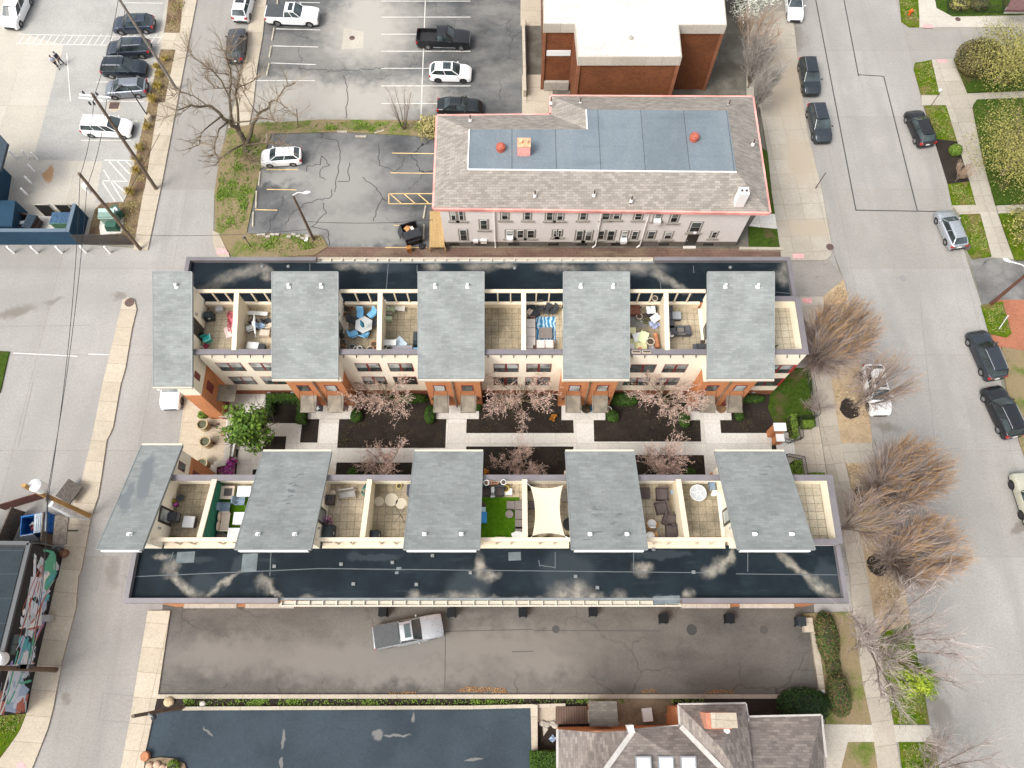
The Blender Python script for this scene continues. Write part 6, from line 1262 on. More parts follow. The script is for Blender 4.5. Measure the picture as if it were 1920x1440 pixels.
# tufts of ornamental grass in the left planting strip
gt_ = MB(); rnd = random.Random(9)
for k in range(130):
 a = rnd.uniform(0, 6.28); r_ = rnd.uniform(.2, .75); h = rnd.uniform(.45, .8); d = Vector((math.cos(a), math.sin(a), 0)); s = Vector((-d.y, d.x, 0)) * .022; gt_.mi = rnd.randrange(2); b0 = d * .05
 gt_.add([b0 - s, b0 + s, d * r_ * .6 + Vector((0, 0, h)) + s * .7, d * r_ * .6 + Vector((0, 0, h)) - s * .7, d * r_ + Vector((0, 0, h * .75))], [(0, 1, 2, 3), (3, 2, 4)])
tuft = gt_.build('grass_tuft', GL['gold']); first = True
for i, (x, y) in enumerate(((311, 114), (300, 143), (298, 166), (289, 191), (277, 241), (263, 281), (258, 324), (247, 364), (294, 128), (256, 302))):
 o = tuft if first else tuft.copy()
 if not first: COL.objects.link(o)
 first = False; o.location = P(x, y, .11); o.rotation_euler = (0, 0, i * 1.7); s = .8 + .12 * (i % 4); o.scale = (s, s, s)
 tag(o, 'golden grass tuft, ' + ORD[(0, 2, 3, 4, 5, 6, 8, 9, 1, 7)[i]] + ' from the far end of the dry planting strip' if i else 'golden grass tuft nearest the concrete cross walk in the dry planting strip', 'ornamental grass', 'golden grass tufts in the dry planting strip')
# ground cover nobody could count
def scatter(name, polys, n, size, mats, z, seed, h=.06, dens=None):
 rnd = random.Random(seed); mb = MB(); areas = []
 for pts in polys:
  w = [tuple(P(x, y, z)[:2]) for x, y in pts]; a = abs(sum(w[i][0] * w[(i + 1) % len(w)][1] - w[(i + 1) % len(w)][0] * w[i][1] for i in range(len(w)))) / 2; areas.append((w, a))
 tot = sum(a for _, a in areas)
 for w, a in areas:
  xs, ys = [p[0] for p in w], [p[1] for p in w]; cl = [(rnd.uniform(min(xs), max(xs)), rnd.uniform(min(ys), max(ys))) for _ in range(max(6, int(a / 2)))]
  for _ in range(int(n * a / tot)):
   if rnd.random() < .7: c = rnd.choice(cl); x, y = rnd.gauss(c[0], .3), rnd.gauss(c[1], .3)
   else: x, y = rnd.uniform(min(xs), max(xs)), rnd.uniform(min(ys), max(ys))
   ins_ = False; j = len(w) - 1
   for i in range(len(w)):
    if (w[i][1] > y) != (w[j][1] > y) and x < (w[j][0] - w[i][0]) * (y - w[i][1]) / (w[j][1] - w[i][1]) + w[i][0]: ins_ = not ins_
    j = i
   if not ins_: continue
   nr = (rvec(rnd) * .9 + Vector((0, 0, 1))).normalized(); u = nr.orthogonal().normalized(); t = rnd.uniform(0, 6.28); v = nr.cross(u); u, v = u * math.cos(t) + v * math.sin(t), v * math.cos(t) - u * math.sin(t); s = size * rnd.uniform(.5, 1.3); p = Vector((x, y, z + rnd.uniform(.01, h))); mb.mi = rnd.randrange(len(mats)); mb.add([p - u * s, p + v * s * .45, p + u * s, p - v * s * .45], [(0, 1, 2, 3)])
 return tag(mb.build(name, mats), kind='stuff')
gl = [leafmat('grass_blades', (.07, .13, .015), (.14, .2, .03)), leafmat('grass_blades_dry', (.16, .17, .04), (.25, .22, .08))]
scatter('grass', [[(1684, 0), (1716, 0), (1722, 40), (1700, 44)], [(1718, 122), (1744, 116), (1760, 172), (1730, 176)], [(1736, 200), (1772, 200), (1790, 262), (1756, 258)], [(1782, 348), (1816, 344), (1826, 382), (1788, 382)], [(1804, 406), (1836, 404), (1856, 478), (1828, 480)], [(1844, 576), (1878, 570), (1893, 624), (1858, 622)], [(1650, 1196), (1704, 1174), (1728, 1280), (1738, 1354), (1680, 1354)], [(1690, 1394), (1748, 1394), (1760, 1440), (1698, 1440)], [(0, 1342), (40, 1342), (30, 1370), (0, 1410)]], 9000, .1, gl, .12, 1)
scatter('grass', [[(480, 228), (800, 230), (806, 250), (640, 244), (510, 246), (495, 235)], [(430, 245), (490, 250), (470, 350), (455, 430), (408, 430), (406, 370), (415, 300)], [(470, 440), (600, 444), (606, 462), (540, 474), (450, 470)]], 6500, .12, [gl[0], leafmat('weed_leaves', (.1, .17, .02), (.18, .24, .04))], .1, 2, .1)
scatter('mulch_chips', [[(632, 786), (835, 786), (835, 838), (632, 838)], [(876, 786), (1074, 786), (1074, 811), (876, 811)], [(1116, 786), (1312, 786), (1314, 826), (1116, 826)], [(634, 868), (848, 868), (848, 900), (632, 900)], [(878, 840), (1074, 840), (1060, 900), (900, 900)], [(1190, 854), (1318, 854), (1320, 900), (1200, 900)], [(1354, 765), (1440, 765), (1440, 810), (1354, 810)], [(668, 742), (815, 742), (815, 786), (664, 786)], [(900, 742), (1050, 742), (1050, 786), (900, 786)], [(1140, 742), (1288, 742), (1288, 786), (1140, 786)], [(1010, 1362), (1042, 1362), (1042, 1410), (1010, 1410)]], 7000, .075, [leafmat('bark_chips', (.04, .028, .02), (.085, .06, .042)), leafmat('bark_chips_dark', (.012, .009, .008), (.03, .021, .016)), leafmat('bark_chips_moss', (.04, .045, .015), (.08, .07, .03))], .09, 8, .04)
scatter('weeds', [[(345, 1311), (900, 1311), (900, 1322), (345, 1323)], [(900, 1311), (1170, 1310), (1170, 1318), (900, 1321)], [(1255, 1310), (1320, 1310), (1318, 1318), (1258, 1318)]], 2600, .09, [leafmat('weed_leaves2', (.08, .15, .02), (.16, .24, .04))], .12, 3, .12)
scatter('leaf_litter', [[(855, 1296), (870, 1287), (945, 1290), (955, 1300)], [(1195, 1300), (1215, 1290), (1240, 1298)], [(1320, 1300), (1340, 1293), (1380, 1294), (1375, 1300)], [(730, 1298), (780, 1297), (780, 1301), (730, 1301)]], 1500, .07, [leafmat('dead_leaves', (.28, .13, .05), (.4, .24, .1))], .012, 4, .05)
scatter('leaf_litter', [[(1546, 560), (1580, 530), (1596, 600), (1630, 795), (1578, 800), (1562, 720)], [(1590, 872), (1640, 872), (1668, 940), (1698, 1130), (1648, 1180), (1616, 1000)]], 6000, .1, [leafmat('straw_bits', (.42, .32, .19), (.52, .42, .27)), leafmat('straw_dark', (.25, .18, .1), (.34, .26, .16))], .11, 5, .04)
scatter('leaf_litter', [[(322, 0), (348, 0), (336, 58), (312, 58)], [(302, 96), (326, 96), (308, 190), (296, 194), (272, 340), (254, 340), (262, 262)], [(240, 380), (266, 370), (250, 450), (205, 445), (185, 390)]], 3500, .1, [leafmat('dry_bits', (.24, .17, .09), (.36, .25, .13)), leafmat('dry_green', (.16, .15, .05), (.24, .22, .08))], .11, 6, .08)
# ------------------------------------------------------------------ things on the terraces
TZ = 7.7
def at(px, h=.3, z=TZ): c = P(*px, z + h); return Vector((c.x, c.y, z))
def thing(name, px, label, cat, group=None, rz=0.0, h=.3, z=TZ):
 return empty(name, at(px, h, z), label, cat, group, R(rz))
def pc(n, c, rough=.6, metal=0.0, **k): return plain(n, c, rough, metal, **k)
M['blue_fab'] = pc('pale_blue_fabric', (.16, .4, .62), .8, var=.06); M['wicker'] = pc('dark_brown_wicker', (.065, .047, .042), .8, var=.2, scale=14)
M['white_pl'] = pc('white_plastic', (.66, .66, .64), .45); M['greyblue'] = pc('grey_blue_plastic', (.16, .22, .28), .5); M['charcoal'] = pc('charcoal_fabric', (.035, .037, .043), .8, var=.12)
M['terracotta'] = pc('terracotta', (.36, .15, .07), .8, var=.2); M['soilpot'] = pc('potting_soil', (.06, .045, .03), .95, var=.3, scale=9); M['taupe'] = pc('taupe_cushion', (.17, .145, .13), .8, var=.08)
M['beige'] = pc('beige_resin', (.52, .43, .34), .6, var=.05); M['greywood'] = pc('greyed_teak', (.23, .205, .165), .85, var=.2)
def legs(root, pts, h, r=.018, mat=None):
 for x, y in pts: MB().tube([(x, y, 0), (x, y, h)], r, 6).build('leg', mat or M['black'], root)
def chair(px, rz, label, seat='blue_fab', frame='black', name='patio_chair', group=None, w=.52, h=.3, sling=False, arms=True):
 o = thing(name, px, label, 'chair', group, rz, h)
 MB().box(0, 0, .38, w, w, .07).build('seat', M[seat], o)
 MB().hexa([(-w / 2 - .02, -w / 2, .42), (-w / 2 + .05, -w / 2, .42), (-w / 2 + .05, w / 2, .42), (-w / 2 - .02, w / 2, .42), (-w / 2 - .2, -w / 2 + .03, .98), (-w / 2 - .13, -w / 2 + .03, .98), (-w / 2 - .13, w / 2 - .03, .98), (-w / 2 - .2, w / 2 - .03, .98)]).build('backrest', M[seat], o)
 legs(o, [(a * (w / 2 - .02), b * (w / 2 - .01)) for a in (-1, 1) for b in (-1, 1)], .4, .02, M[frame])
 if arms:
  for s in (-1, 1): MB().tube([(w / 2, s * w * .52, .4), (w / 2, s * w * .52, .62), (-w / 2 - .05, s * w * .52, .66)], .022, 6).build('armrest', M[frame], o)
 return o
def armchair(px, rz, label, mat='wicker', seat=None, group=None, w=.72, name='wicker_armchair', h=.35):
 o = thing(name, px, label, 'armchair', group, rz, h); m = M[mat]
 MB().box(0, 0, .05, w, w, .33).build('base', m, o); MB().box(.05, 0, .38, w * .82, w * .74, .07).build('seat', M[seat] if seat else pc('seat_weave', (.085, .064, .058), .8, var=.15), o)
 MB().box(-w / 2 + .06, 0, .38, .13, w, .4).build('backrest', m, o)
 for s in (-1, 1): MB().box(.02, s * (w / 2 - .05), .38, w - .06, .1, .2).build('armrest', m, o)
 legs(o, [(a * w * .44, b * w * .44) for a in (-1, 1) for b in (-1, 1)], .06, .03, m); return o
def table(px, label, w, d, h, mat, rz=0.0, round_=False, n=24, name='patio_table', group=None, hh=None, leg='black', pedestal=False):
 o = thing(name, px, label, 'table', group, rz, hh if hh is not None else h)
 if round_: MB().lathe(0, 0, [(w / 2, h - .04), (w / 2, h)], n).build('tabletop', M[mat], o)
 else: MB().box(0, 0, h - .05, w, d, .05).build('tabletop', M[mat], o)
 if pedestal: MB().lathe(0, 0, [(w * .3, 0), (w * .06, .08), (w * .06, h - .04)], 12).build('pedestal', M[leg], o)
 else: k = .36 if round_ else .44; legs(o, [(a * w * k, b * d * k) for a in (-1, 1) for b in (-1, 1)], h - .04, .022, M[leg])
 return o
def pot(px, r, h, mat, label, soil=True, plant=None, group=None, z=TZ, hh=None, name='plant_pot', taper=.75, glaze=None):
 o = thing(name, px, label, 'plant pot', group, px[0] % 6 * 30, hh if hh is not None else h, z)
 b = MB().lathe(0, 0, [(r * taper, 0), (r * .97, h * .85), (r * 1.06, h * .86), (r * 1.06, h), (r * .86, h), (r * .84, h * .88)], 16, True, False).build('pot', M[mat] if isinstance(mat, str) else mat, o, smooth=40)
 MB().lathe(0, 0, [(r * .86, h * .88), (.01, h * .9)], 16, False, False).build('soil', M['soilpot'], o)
 if plant:
  mb = MB(); rnd = random.Random(int(px[0])); leaves(mb, (0, 0, h + r * .5), (r * 1.2, r * 1.2, r * .8), 90, .06, rnd, .2, .3, 0, 2); mb.build('plant', GL[plant], o)
 return o
def grill(px, rz, label, cover=True, w=1.25, d=.62, h=1.08, name='covered_grill', hh=.9):
 o = thing(name, px, label, 'grill', 'barbecue grills on the terraces', rz, hh); m = pc('black_grill_cover', (.02, .03, .034), .6, var=.3, scale=4)
 if cover:
  MB().box(0, 0, .02, w, d, h * .72, 0, .96, .95).build('cover_skirt', m, o)
  q = MB(); n = 6
  for i in range(n):
   a0, a1 = math.pi * i / n, math.pi * (i + 1) / n
   p = [(x, -math.cos(a) * d * .475 * (1 if x else 1), h * .74 + math.sin(a) * h * .26) for a in (a0, a1) for x in (-w * .36, w * .36)]; q.add(p, [(0, 1, 3, 2)])
  for x in (-w * .36, w * .36): q.poly([(x, -math.cos(math.pi * i / n) * d * .475, h * .74 + math.sin(math.pi * i / n) * h * .26) for i in range(n + 1)])
  q.build('cover_hood', m, o, smooth=40); MB().box(.05, -d * .49, h * .5, .22, .02, .12).build('maker_patch', M['white_pl'], o)
 else:
  MB().box(0, 0, .12, w * .6, d * .85, h * .6).build('cabinet', pc('graphite_steel', (.1, .1, .105), .4, .4), o); MB().box(0, 0, h * .72, w * .56, d * .85, .24, 0, .9, .7).build('lid', M['charcoal'], o)
  for s in (-1, 1): MB().box(s * w * .42, 0, h * .68, w * .22, d * .75, .04).build('side_shelf', pc('graphite_steel', (.1, .1, .105), .4, .4), o)
  legs(o, [(a * w * .27, b * d * .36) for a in (-1, 1) for b in (-1, 1)], .14, .03)
 return o
def boxy(name, px, w, d, h, mat, label, cat, rz=0.0, lid=None, group=None, hh=None, z=TZ):
 o = thing(name, px, label, cat, group, rz, hh if hh is not None else h, z)
 MB().box(0, 0, 0, w, d, h, 0, 1.03, 1.03).build('body', M[mat] if isinstance(mat, str) else mat, o)
 MB().box(0, 0, h, w * 1.07, d * 1.07, .05).build('lid', M[lid] if isinstance(lid, str) else (lid or (M[mat] if isinstance(mat, str) else mat)), o); return o
def cloth(name, px, w, d, mat, label, cat, rz=0.0, thick=.06, seed=1, z=TZ, wav=.06, hh=.05, group=None):
 rnd = random.Random(seed); mb = MB(); n = 6; v = []
 for i in range(n + 1):
  for j in range(n + 1): v.append(((i / n - .5) * w + rnd.uniform(-.04, .04) * w, (j / n - .5) * d + rnd.uniform(-.04, .04) * d, .015 + abs(rnd.gauss(0, wav))))
 f = [(i * (n + 1) + j, (i + 1) * (n + 1) + j, (i + 1) * (n + 1) + j + 1, i * (n + 1) + j + 1) for i in range(n) for j in range(n)]
 mb.add(v, f); o = mb.build(name, M[mat] if isinstance(mat, str) else mat, smooth=70); o.location = at(px, hh, z); o.rotation_euler = (0, 0, R(rz)); return tag(o, label, cat, group)
def solo(name, mb, px, mat, label, cat, rz=0.0, hh=.2, z=TZ, group=None, sm=None):
 o = mb.build(name, mat, smooth=sm); o.location = at(px, hh, z); o.rotation_euler = (0, 0, R(rz)); return tag(o, label, cat, group)
# -- north row, first pair
grill((388, 588), 10, 'small black covered grill by the dark terrace door, north west corner terrace', w=.75, d=.6, h=.95)
boxy('storage_bin', (411, 578), .55, .4, .35, pc('grey_plastic', (.4, .41, .42), .5), 'pale grey bin below the screen of the north west terrace', 'bin', 10)
o = thing('play_kitchen', (388, 636), 'turquoise childs play stand with white frame in the terrace corner', 'toy', rz=25)
MB().box(0, 0, 0, .55, .45, .5).build('body', pc('turquoise_plastic', (.03, .42, .38), .5), o); MB().box(-.1, .2, .5, .5, .08, .3).build('back_panel', pc('dark_teal', (.02, .22, .18), .5), o); MB().tube([(-.3, -.25, .5), (.3, -.25, .56), (.35, .2, .6)], .05, 6).build('rail', pc('aqua_plastic', (.25, .7, .62), .5), o)
o = thing('push_chair', (385, 648), 'small red and white pushchair in the terrace corner', 'toy', rz=60); MB().box(0, 0, .15, .4, .35, .12).build('seat', pc('maroon', (.22, .02, .05), .6), o); MB().tube([(-.2, 0, .2), (-.35, 0, .8)], .035, 6).build('handle', M['white_pl'], o); [MB().lathe(x, .2, [(.09, .03), (.09, .08)], 10).build('wheel', M['white_pl'], o) for x in (-.15, .15)]
pot((378, 628), .22, .35, 'charcoal', 'dark pot against the tower wall of the north west terrace')
cloth('red_throw', (434, 606), .6, 2.1, pc('red_patterned_cloth', (.42, .1, .12), .9, var=.7, scale=5), 'crumpled red and white throw beside the first cream divider', 'throw', 8, seed=2, wav=.12)
cloth('pale_throw', (430, 623), .7, 1.0, pc('pale_pink_cloth', (.62, .5, .47), .9, var=.2), 'pale cloth heap at the lower end of the red throw', 'throw', 20, seed=4, wav=.1)
M['lt_blue'] = pc('light_blue_plastic', (.3, .42, .58), .5)
table((480, 587), 'long white folded board lying against the screen', 1.9, .35, .3, 'white_pl', -4, name='folded_table')
chair((469, 617), 200, 'white padded chair at the white closed parasol, west side', 'white_pl', 'black', group='mixed chairs round the closed parasol')
chair((492, 611), 20, 'light blue chair at the white closed parasol, east side', 'lt_blue', 'black', group='mixed chairs round the closed parasol')
chair((475, 604), 150, 'grey chair behind the closed parasol', 'charcoal', group='mixed chairs round the closed parasol'); chair((502, 603), 30, 'dark chair nearest the second tower roof', 'charcoal', group='mixed chairs round the closed parasol')
o = thing('closed_parasol', (481, 612), 'white closed parasol lying between light blue and white chairs', 'parasol', rz=100); MB().tube([(-.9, 0, .75), (.1, 0, .9), (1.0, 0, .75)], [.05, .14, .03], 8).build('canopy', M['white_pl'], o); MB().tube([(-1.2, 0, .7), (1.05, 0, .75)], .025, 6).build('pole', M['steel'], o); MB().lathe(0, 0, [(.25, 0), (.25, .06), (.05, .1), (.04, .75)], 12).build('base', M['charcoal'], o)
boxy('cushion_box', (496, 624), .75, .5, .42, 'beige', 'beige box with patterned top south of the blue chair', 'box', -3)
boxy('storage_box', (474, 648), .85, .55, .5, 'white_pl', 'white storage box at the parapet beside a charcoal crate', 'box', -6); boxy('storage_crate', (490, 651), .5, .5, .45, 'charcoal', 'charcoal crate at the parapet next to the white box', 'box')
chair((506, 612), 100, 'tan folding chair half under the second tower roof', 'beige', 'greywood', group='mixed chairs round the closed parasol')
# -- north row, second pair
o = thing('hexagon_table', (682, 609), 'pale six sided glass table with a closed teal parasol', 'table', rz=0, h=.7); MB().lathe(0, 0, [(.78, .68), (.78, .72)], 6, rz=R(30)).build('tabletop', pc('pale_glass_top', (.42, .43, .42), .15), o); MB().lathe(0, 0, [(.8, .66), (.8, .7)], 6, False, False, rz=R(30)).build('rim', M['charcoal'], o); legs(o, [(a * .5, b * .42) for a in (-1, 1) for b in (-1, 1)], .68)
o = thing('closed_parasol', (683, 617), 'teal closed parasol rising through the six sided table', 'parasol', h=.72); MB().tube([(0, 0, 0), (0, 0, 2.2)], .022, 6).build('pole', M['steel'], o); MB().tube([(0, 0, 1.3), (0, 0, 1.7), (0, 0, 2.35)], [.14, .16, .03], 9).build('canopy', pc('teal_canvas', (.012, .13, .19), .8, var=.3), o); MB().lathe(0, 0, [(.27, 0), (.27, .06), (.06, .1)], 14).build('base', pc('teal_base', (.03, .16, .2), .6), o)
GB = 'pale blue chairs round the six sided table'
for px, rz, lab in (((676, 592), 270, 'tall backed blue chair at the top left of the hexagon table'), ((697, 591), 225, 'blue chair turned at the top right of the hexagon table'), ((665, 627), 25, 'blue chair at the lower left of the hexagon table'), ((685, 628), 70, 'blue chair at the lower right of the hexagon table')): chair(px, rz, lab, group=GB, w=.6)
for px, rz, lab in (((663, 602), -20, 'dark sling chair left of the hexagon table'), ((703, 607), 180, 'dark sling chair right of the hexagon table')): chair(px, rz, lab, 'charcoal', group=GB, w=.6)
for px, r, h, m_, lab in (((648, 578), .16, .3, 'wicker', 'dark pot in the upper left corner of the blue chair terrace'), ((653, 577), .16, .28, 'wicker', 'dark pot second along the screen of the blue chair terrace'), ((659, 577), .17, .3, 'terracotta', 'rusty pot third along the screen of the blue chair terrace'), ((648, 589), .2, .3, 'terracotta', 'orange pot under the west wall of the blue chair terrace'), ((641, 628), .17, .35, 'wicker', 'dark pot by the terrace door of the blue chair terrace'), ((642, 641), .22, .5, 'wicker', 'brown pot above the large terracotta pot'), ((642, 653), .3, .45, 'terracotta', 'large terracotta pot in the lower left parapet corner'), ((660, 650), .24, .3, 'greyblue', 'grey green bowl along the parapet'), ((667, 654), .2, .35, 'white_pl', 'white rimmed pot along the parapet, left of two'), ((674, 653), .22, .36, 'white_pl', 'white rimmed pot along the parapet, right of two'), ((694, 655), .3, .25, 'beige', 'wide straw coloured bowl along the parapet'), ((701, 645), .26, .4, 'terracotta', 'brown pot near the second divider'), ((706, 655), .14, .25, 'terracotta', 'tiny red pot near the second divider'), ((653, 656), .18, .2, 'greyblue', 'low dull green pot at the parapet')): pot(px, r, h, m_, lab, group='pots on the blue chair terrace')
o = thing('door_mat', (648, 611), 'black doormat at the terrace door of the blue chair terrace', 'doormat', h=.02); MB().box(0, 0, .0, .42, .62, .03).build('mat', M['charcoal'], o); MB().box(0, 0, .03, .5, .7, .004).build('border', M['beige'], o);
o = thing('sun_lounger', (742, 575), 'white framed sun lounger along the third terrace screen', 'sun lounger', rz=-8, h=.35)
MB().box(.1, 0, .3, 1.35, .5, .04).build('seat', pc('white_mesh', (.58, .56, .5), .8), o); MB().hexa([(-.55, -.25, .32), (-.5, -.25, .3), (-.5, .25, .3), (-.55, .25, .32), (-.95, -.25, .72), (-.9, -.25, .7), (-.9, .25, .7), (-.95, .25, .72)]).build('backrest', pc('white_mesh', (.58, .56, .5), .8), o)
for s in (-1, 1): MB().tube([(.85, s * .28, 0), (.8, s * .28, .34), (-.5, s * .28, .34), (-.95, s * .28, .74), (-.55, s * .28, .62), (-.3, s * .28, .34)], .03, 6).build('frame', M['white_pl'], o)
for px, lab, m_ in (((732, 580), 'grey box with green top below the white lounger', pc('sage_top', (.3, .34, .2), .7)), ((728, 588), 'slatted grey crate beside the second divider', M['greywood']), ((727, 595), 'pale green step stool beside the second divider', pc('pale_green', (.36, .42, .27), .7))): boxy('patio_box', px, .62, .42, .5, m_, lab, 'box')
table((731, 642), 'white rectangular side table by the second divider', 1.0, .5, .55, 'white_pl', name='side_table'); cloth('plastic_sheet', (748, 644), 1.0, 1.0, pc('clear_blue_sheet', (.48, .58, .66), .3), 'crumpled translucent sheet beside the white side table', 'plastic sheet', 40, seed=8, wav=.1)
pot((729, 654), .26, .4, 'white_pl', 'round white pot under the white side table'); boxy('deck_bench', (753, 654), 1.6, .5, .35, pc('lavender_grey', (.27, .26, .29), .7), 'long lavender grey bench at the parapet of the third terrace', 'bench')
grill((781, 632), 90, 'black covered grill half under the third tower roof', w=1.1); boxy('cooler', (780, 656), .4, .35, .35, pc('sky_blue', (.16, .4, .6), .5), 'sky blue cooler in the lower right corner of the lounger terrace', 'cooler')
# -- north row, third pair
M['rug'] = None
m_, nt, b = _nt('blue_zigzag_rug'); p_ = _pos(nt, True); w_ = _n(nt, 'ShaderNodeTexWave', wave_type='BANDS', bands_direction='X'); w_.inputs['Scale'].default_value = 1.0; w_.inputs['Distortion'].default_value = 7; w_.inputs['Detail'].default_value = 2; w_.inputs['Detail Scale'].default_value = 1.4; nt.links.new(p_, w_.inputs['Vector']); nt.links.new(_mix(nt, _ramp(nt, w_.outputs['Fac'], .35, .75), (.02, .17, .36), (.42, .56, .6)), b.inputs['Base Color']); b.inputs['Roughness'].default_value = .95; M['rug'] = m_
solo('patterned_rug', MB().box(0, 0, .0, 1.75, 2.35, .02), (1022, 618), M['rug'], 'blue and white patterned rug under the cream corner sofa', 'rug', hh=.02)
o = thing('corner_sofa', (1010, 628), 'cream L shaped outdoor sofa on the blue rug terrace', 'sofa', h=.4)
sm_ = pc('cream_cushion', (.6, .54, .5), .85, var=.05); sw = pc('brown_sofa_base', (.2, .11, .075), .8)
MB().box(-.72, .15, 0, 1.0, 2.85, .32).build('base', sw, o); MB().box(.45, -.87, 0, 1.4, .85, .32).build('base', sw, o)
for y in (1.05, .25, -.55): MB().box(-.62, y, .32, .7, .78, .15, 0, .96, .96).build('seat_cushion', sm_, o); MB().box(-1.1, y, .38, .2, .76, .42, 0, .9, .95).build('back_cushion', sm_, o)
for x in (.15, .85): MB().box(x, -.8, .32, .68, .66, .15, 0, .96, .96).build('seat_cushion', sm_, o); MB().box(x, -1.22, .38, .66, .2, .42, 0, .95, .9).build('back_cushion', sm_, o)
MB().box(-.75, 1.62, .32, .95, .12, .2).build('armrest', sw, o); MB().box(1.22, -.87, .32, .12, .85, .2).build('armrest', sw, o); MB().box(-.75, -1.2, .32, .5, .3, .4).build('corner_cushion', sm_, o)
table((1023, 624), 'square tan topped coffee table standing on the blue rug', 1.08, .98, .42, 'taupe', name='coffee_table')
armchair((997, 585), 300, 'dark tub chair with tan cushion behind the cream sofa', 'charcoal', 'charcoal', w=1.0, name='tub_chair'); cloth('cushion', (992, 581), .7, .4, 'beige', 'tan cushion leaning on the dark tub chair', 'cushion', 55, seed=3, hh=.5, z=TZ + .48)
for px, rz, lab in (((1013, 578), 270, 'grey folding chair at the screen, left of three'), ((1026, 584), 250, 'grey folding chair at the screen, middle of three'), ((1037, 584), 225, 'grey folding chair at the screen, right of three')): chair(px, rz, lab, 'charcoal', group='grey folding chairs above the blue rug')
# -- north row, fourth pair
GP = 'pots and clutter on the cluttered terrace'
for px, r, h, mt, lab in (((1200, 575), .24, .35, 'beige', 'cream pot of soil under the screen of the cluttered terrace'), ((1197, 586), .18, .28, 'terracotta', 'small orange rimmed pot above a larger cream pot'), ((1199, 593), .25, .35, 'beige', 'cream rimmed pot in the middle of the cluttered terrace'), ((1208, 592), .2, .3, 'wicker', 'dark brown pot right of the cream rimmed pot'), ((1211, 601), .24, .3, pc('moss_green', (.1, .12, .03), .7), 'moss green pot on the cluttered terrace'), ((1204, 600), .12, .2, 'white_pl', 'little white pot beside the moss green pot'), ((1220, 640), .32, .5, 'beige', 'big orange rimmed pot of brown soil near the parapet'), ((1244, 650), .18, .4, pc('grey_pot', (.28, .25, .25), .7), 'grey pot against the fourth divider')): pot(px, r, h, mt, lab, group=GP)
solo('clay_pipe', MB().tube([(0, -.62, .2), (0, .62, .2)], .2, 14), (1231, 639), M['terracotta'], 'orange clay chimney pot lying on its side', 'clay pipe', 4)
chair((1224, 577), 280, 'black chair carrying a white sheet at the screen', 'charcoal', group=GP); cloth('paper_sheet', (1223, 575), .75, .7, 'white_pl', 'white sheet draped over the black chair', 'sheet', 5, seed=6, hh=.6, z=TZ + .55, wav=.02)
table((1221, 588), 'small black table between two white sheets', .7, .6, .5, 'black', 20, name='side_table'); cloth('white_board', (1231, 591), .8, .6, 'white_pl', 'white tilted board by the fourth divider', 'board', 35, seed=7, hh=.5, z=TZ + .52, wav=.03)
boxy('wicker_crate', (1189, 580), .9, .8, .5, pc('rust_wicker', (.16, .06, .035), .85, var=.3), 'rust brown crate in the corner of the cluttered terrace', 'crate')
cloth('blue_bag', (1227, 609), .75, .75, pc('pale_blue_bag', (.36, .4, .56), .7, var=.3), 'crumpled pale blue bag on the cluttered terrace', 'bag', 25, seed=9, wav=.18)
y_ = pc('pale_yellow_plastic', (.58, .55, .3), .6, var=.12); yl_ = pc('lemon_cushion', (.64, .6, .36), .8)
boxy('yellow_stool', (1186, 620), .5, .5, .42, yl_, 'pale yellow stool at the edge of the fourth tower roof', 'stool'); table((1200, 631), 'white and lemon slanted table with a black mark', 1.15, .75, .55, 'white_pl', 12, name='lemon_table'); cloth('lemon_cloth', (1208, 627), .7, 1.0, pc('lemon_cloth', (.56, .62, .36), .8), 'lemon green cloth hanging off the slanted table', 'cloth', -25, seed=10, hh=.5, z=TZ + .57, wav=.04)
boxy('yellow_box', (1203, 649), .8, .6, .45, y_, 'pale yellow box with red mark at the parapet', 'box'); solo('red_label', MB().box(0, 0, 0, .3, .32, .01), (1202, 650), pc('red_print', (.5, .1, .07), .6), 'red printed sheet on the pale yellow box', 'sheet', hh=.52, z=TZ + .51)
boxy('yellow_box', (1188, 645), .85, .8, .4, y_, 'pale yellow box under the edge of the fourth tower roof', 'box'); cloth('white_cloth', (1184, 648), .6, .7, 'white_pl', 'white cloth on the yellow boxes', 'cloth', 5, seed=12, hh=.5, z=TZ + .47)
cloth('grey_bag', (1221, 651), .6, .75, pc('mottled_grey_bag', (.35, .32, .33), .8, var=.3), 'mottled grey sack below the big orange rimmed pot', 'sack', 5, seed=13, wav=.2)
for px, lab in (((1193, 659), 'window box of soil on the parapet, left of two'), ((1213, 659), 'window box of soil on the parapet, right of two')):
 o = thing('window_box', px, lab, 'planter', 'window boxes on the north parapet', h=.2, z=9.24); MB().box(0, 0, 0, .68, .2, .16).build('trough', M['beige'], o); MB().box(0, 0, .16, .6, .14, .005).build('soil', M['soilpot'], o)
solo('rag_rug', MB().box(0, 0, 0, 1.3, 1.1, .015), (1195, 603), pc('grey_mat', (.17, .165, .15), .9, var=.2), 'worn grey mat on the cluttered terrace', 'rug', hh=.02)
pot((1228, 559), .24, .3, 'beige', 'cream pot standing on the black roof beyond the screen', z=8.41)
o = thing('corner_sofa', (1268, 607), 'dark grey L shaped sofa against the fourth divider', 'sofa', h=.4); dk_ = pc('dark_grey_weave', (.055, .055, .062), .8, var=.1); ck = pc('slate_cushion', (.075, .078, .088), .85)
MB().box(-.5, .5, 0, .62, 2.6, .3).build('base', dk_, o); MB().box(.35, -.55, 0, 1.6, .75, .3).build('base', dk_, o)
for y in (1.45, .7, -.05): MB().box(-.45, y, .3, .55, .7, .14).build('seat_cushion', ck, o)
for x in (-.4, .3, .85): MB().box(x, -.5, .3, .62 if x < .5 else .5, .62, .14).build('seat_cushion', ck, o)
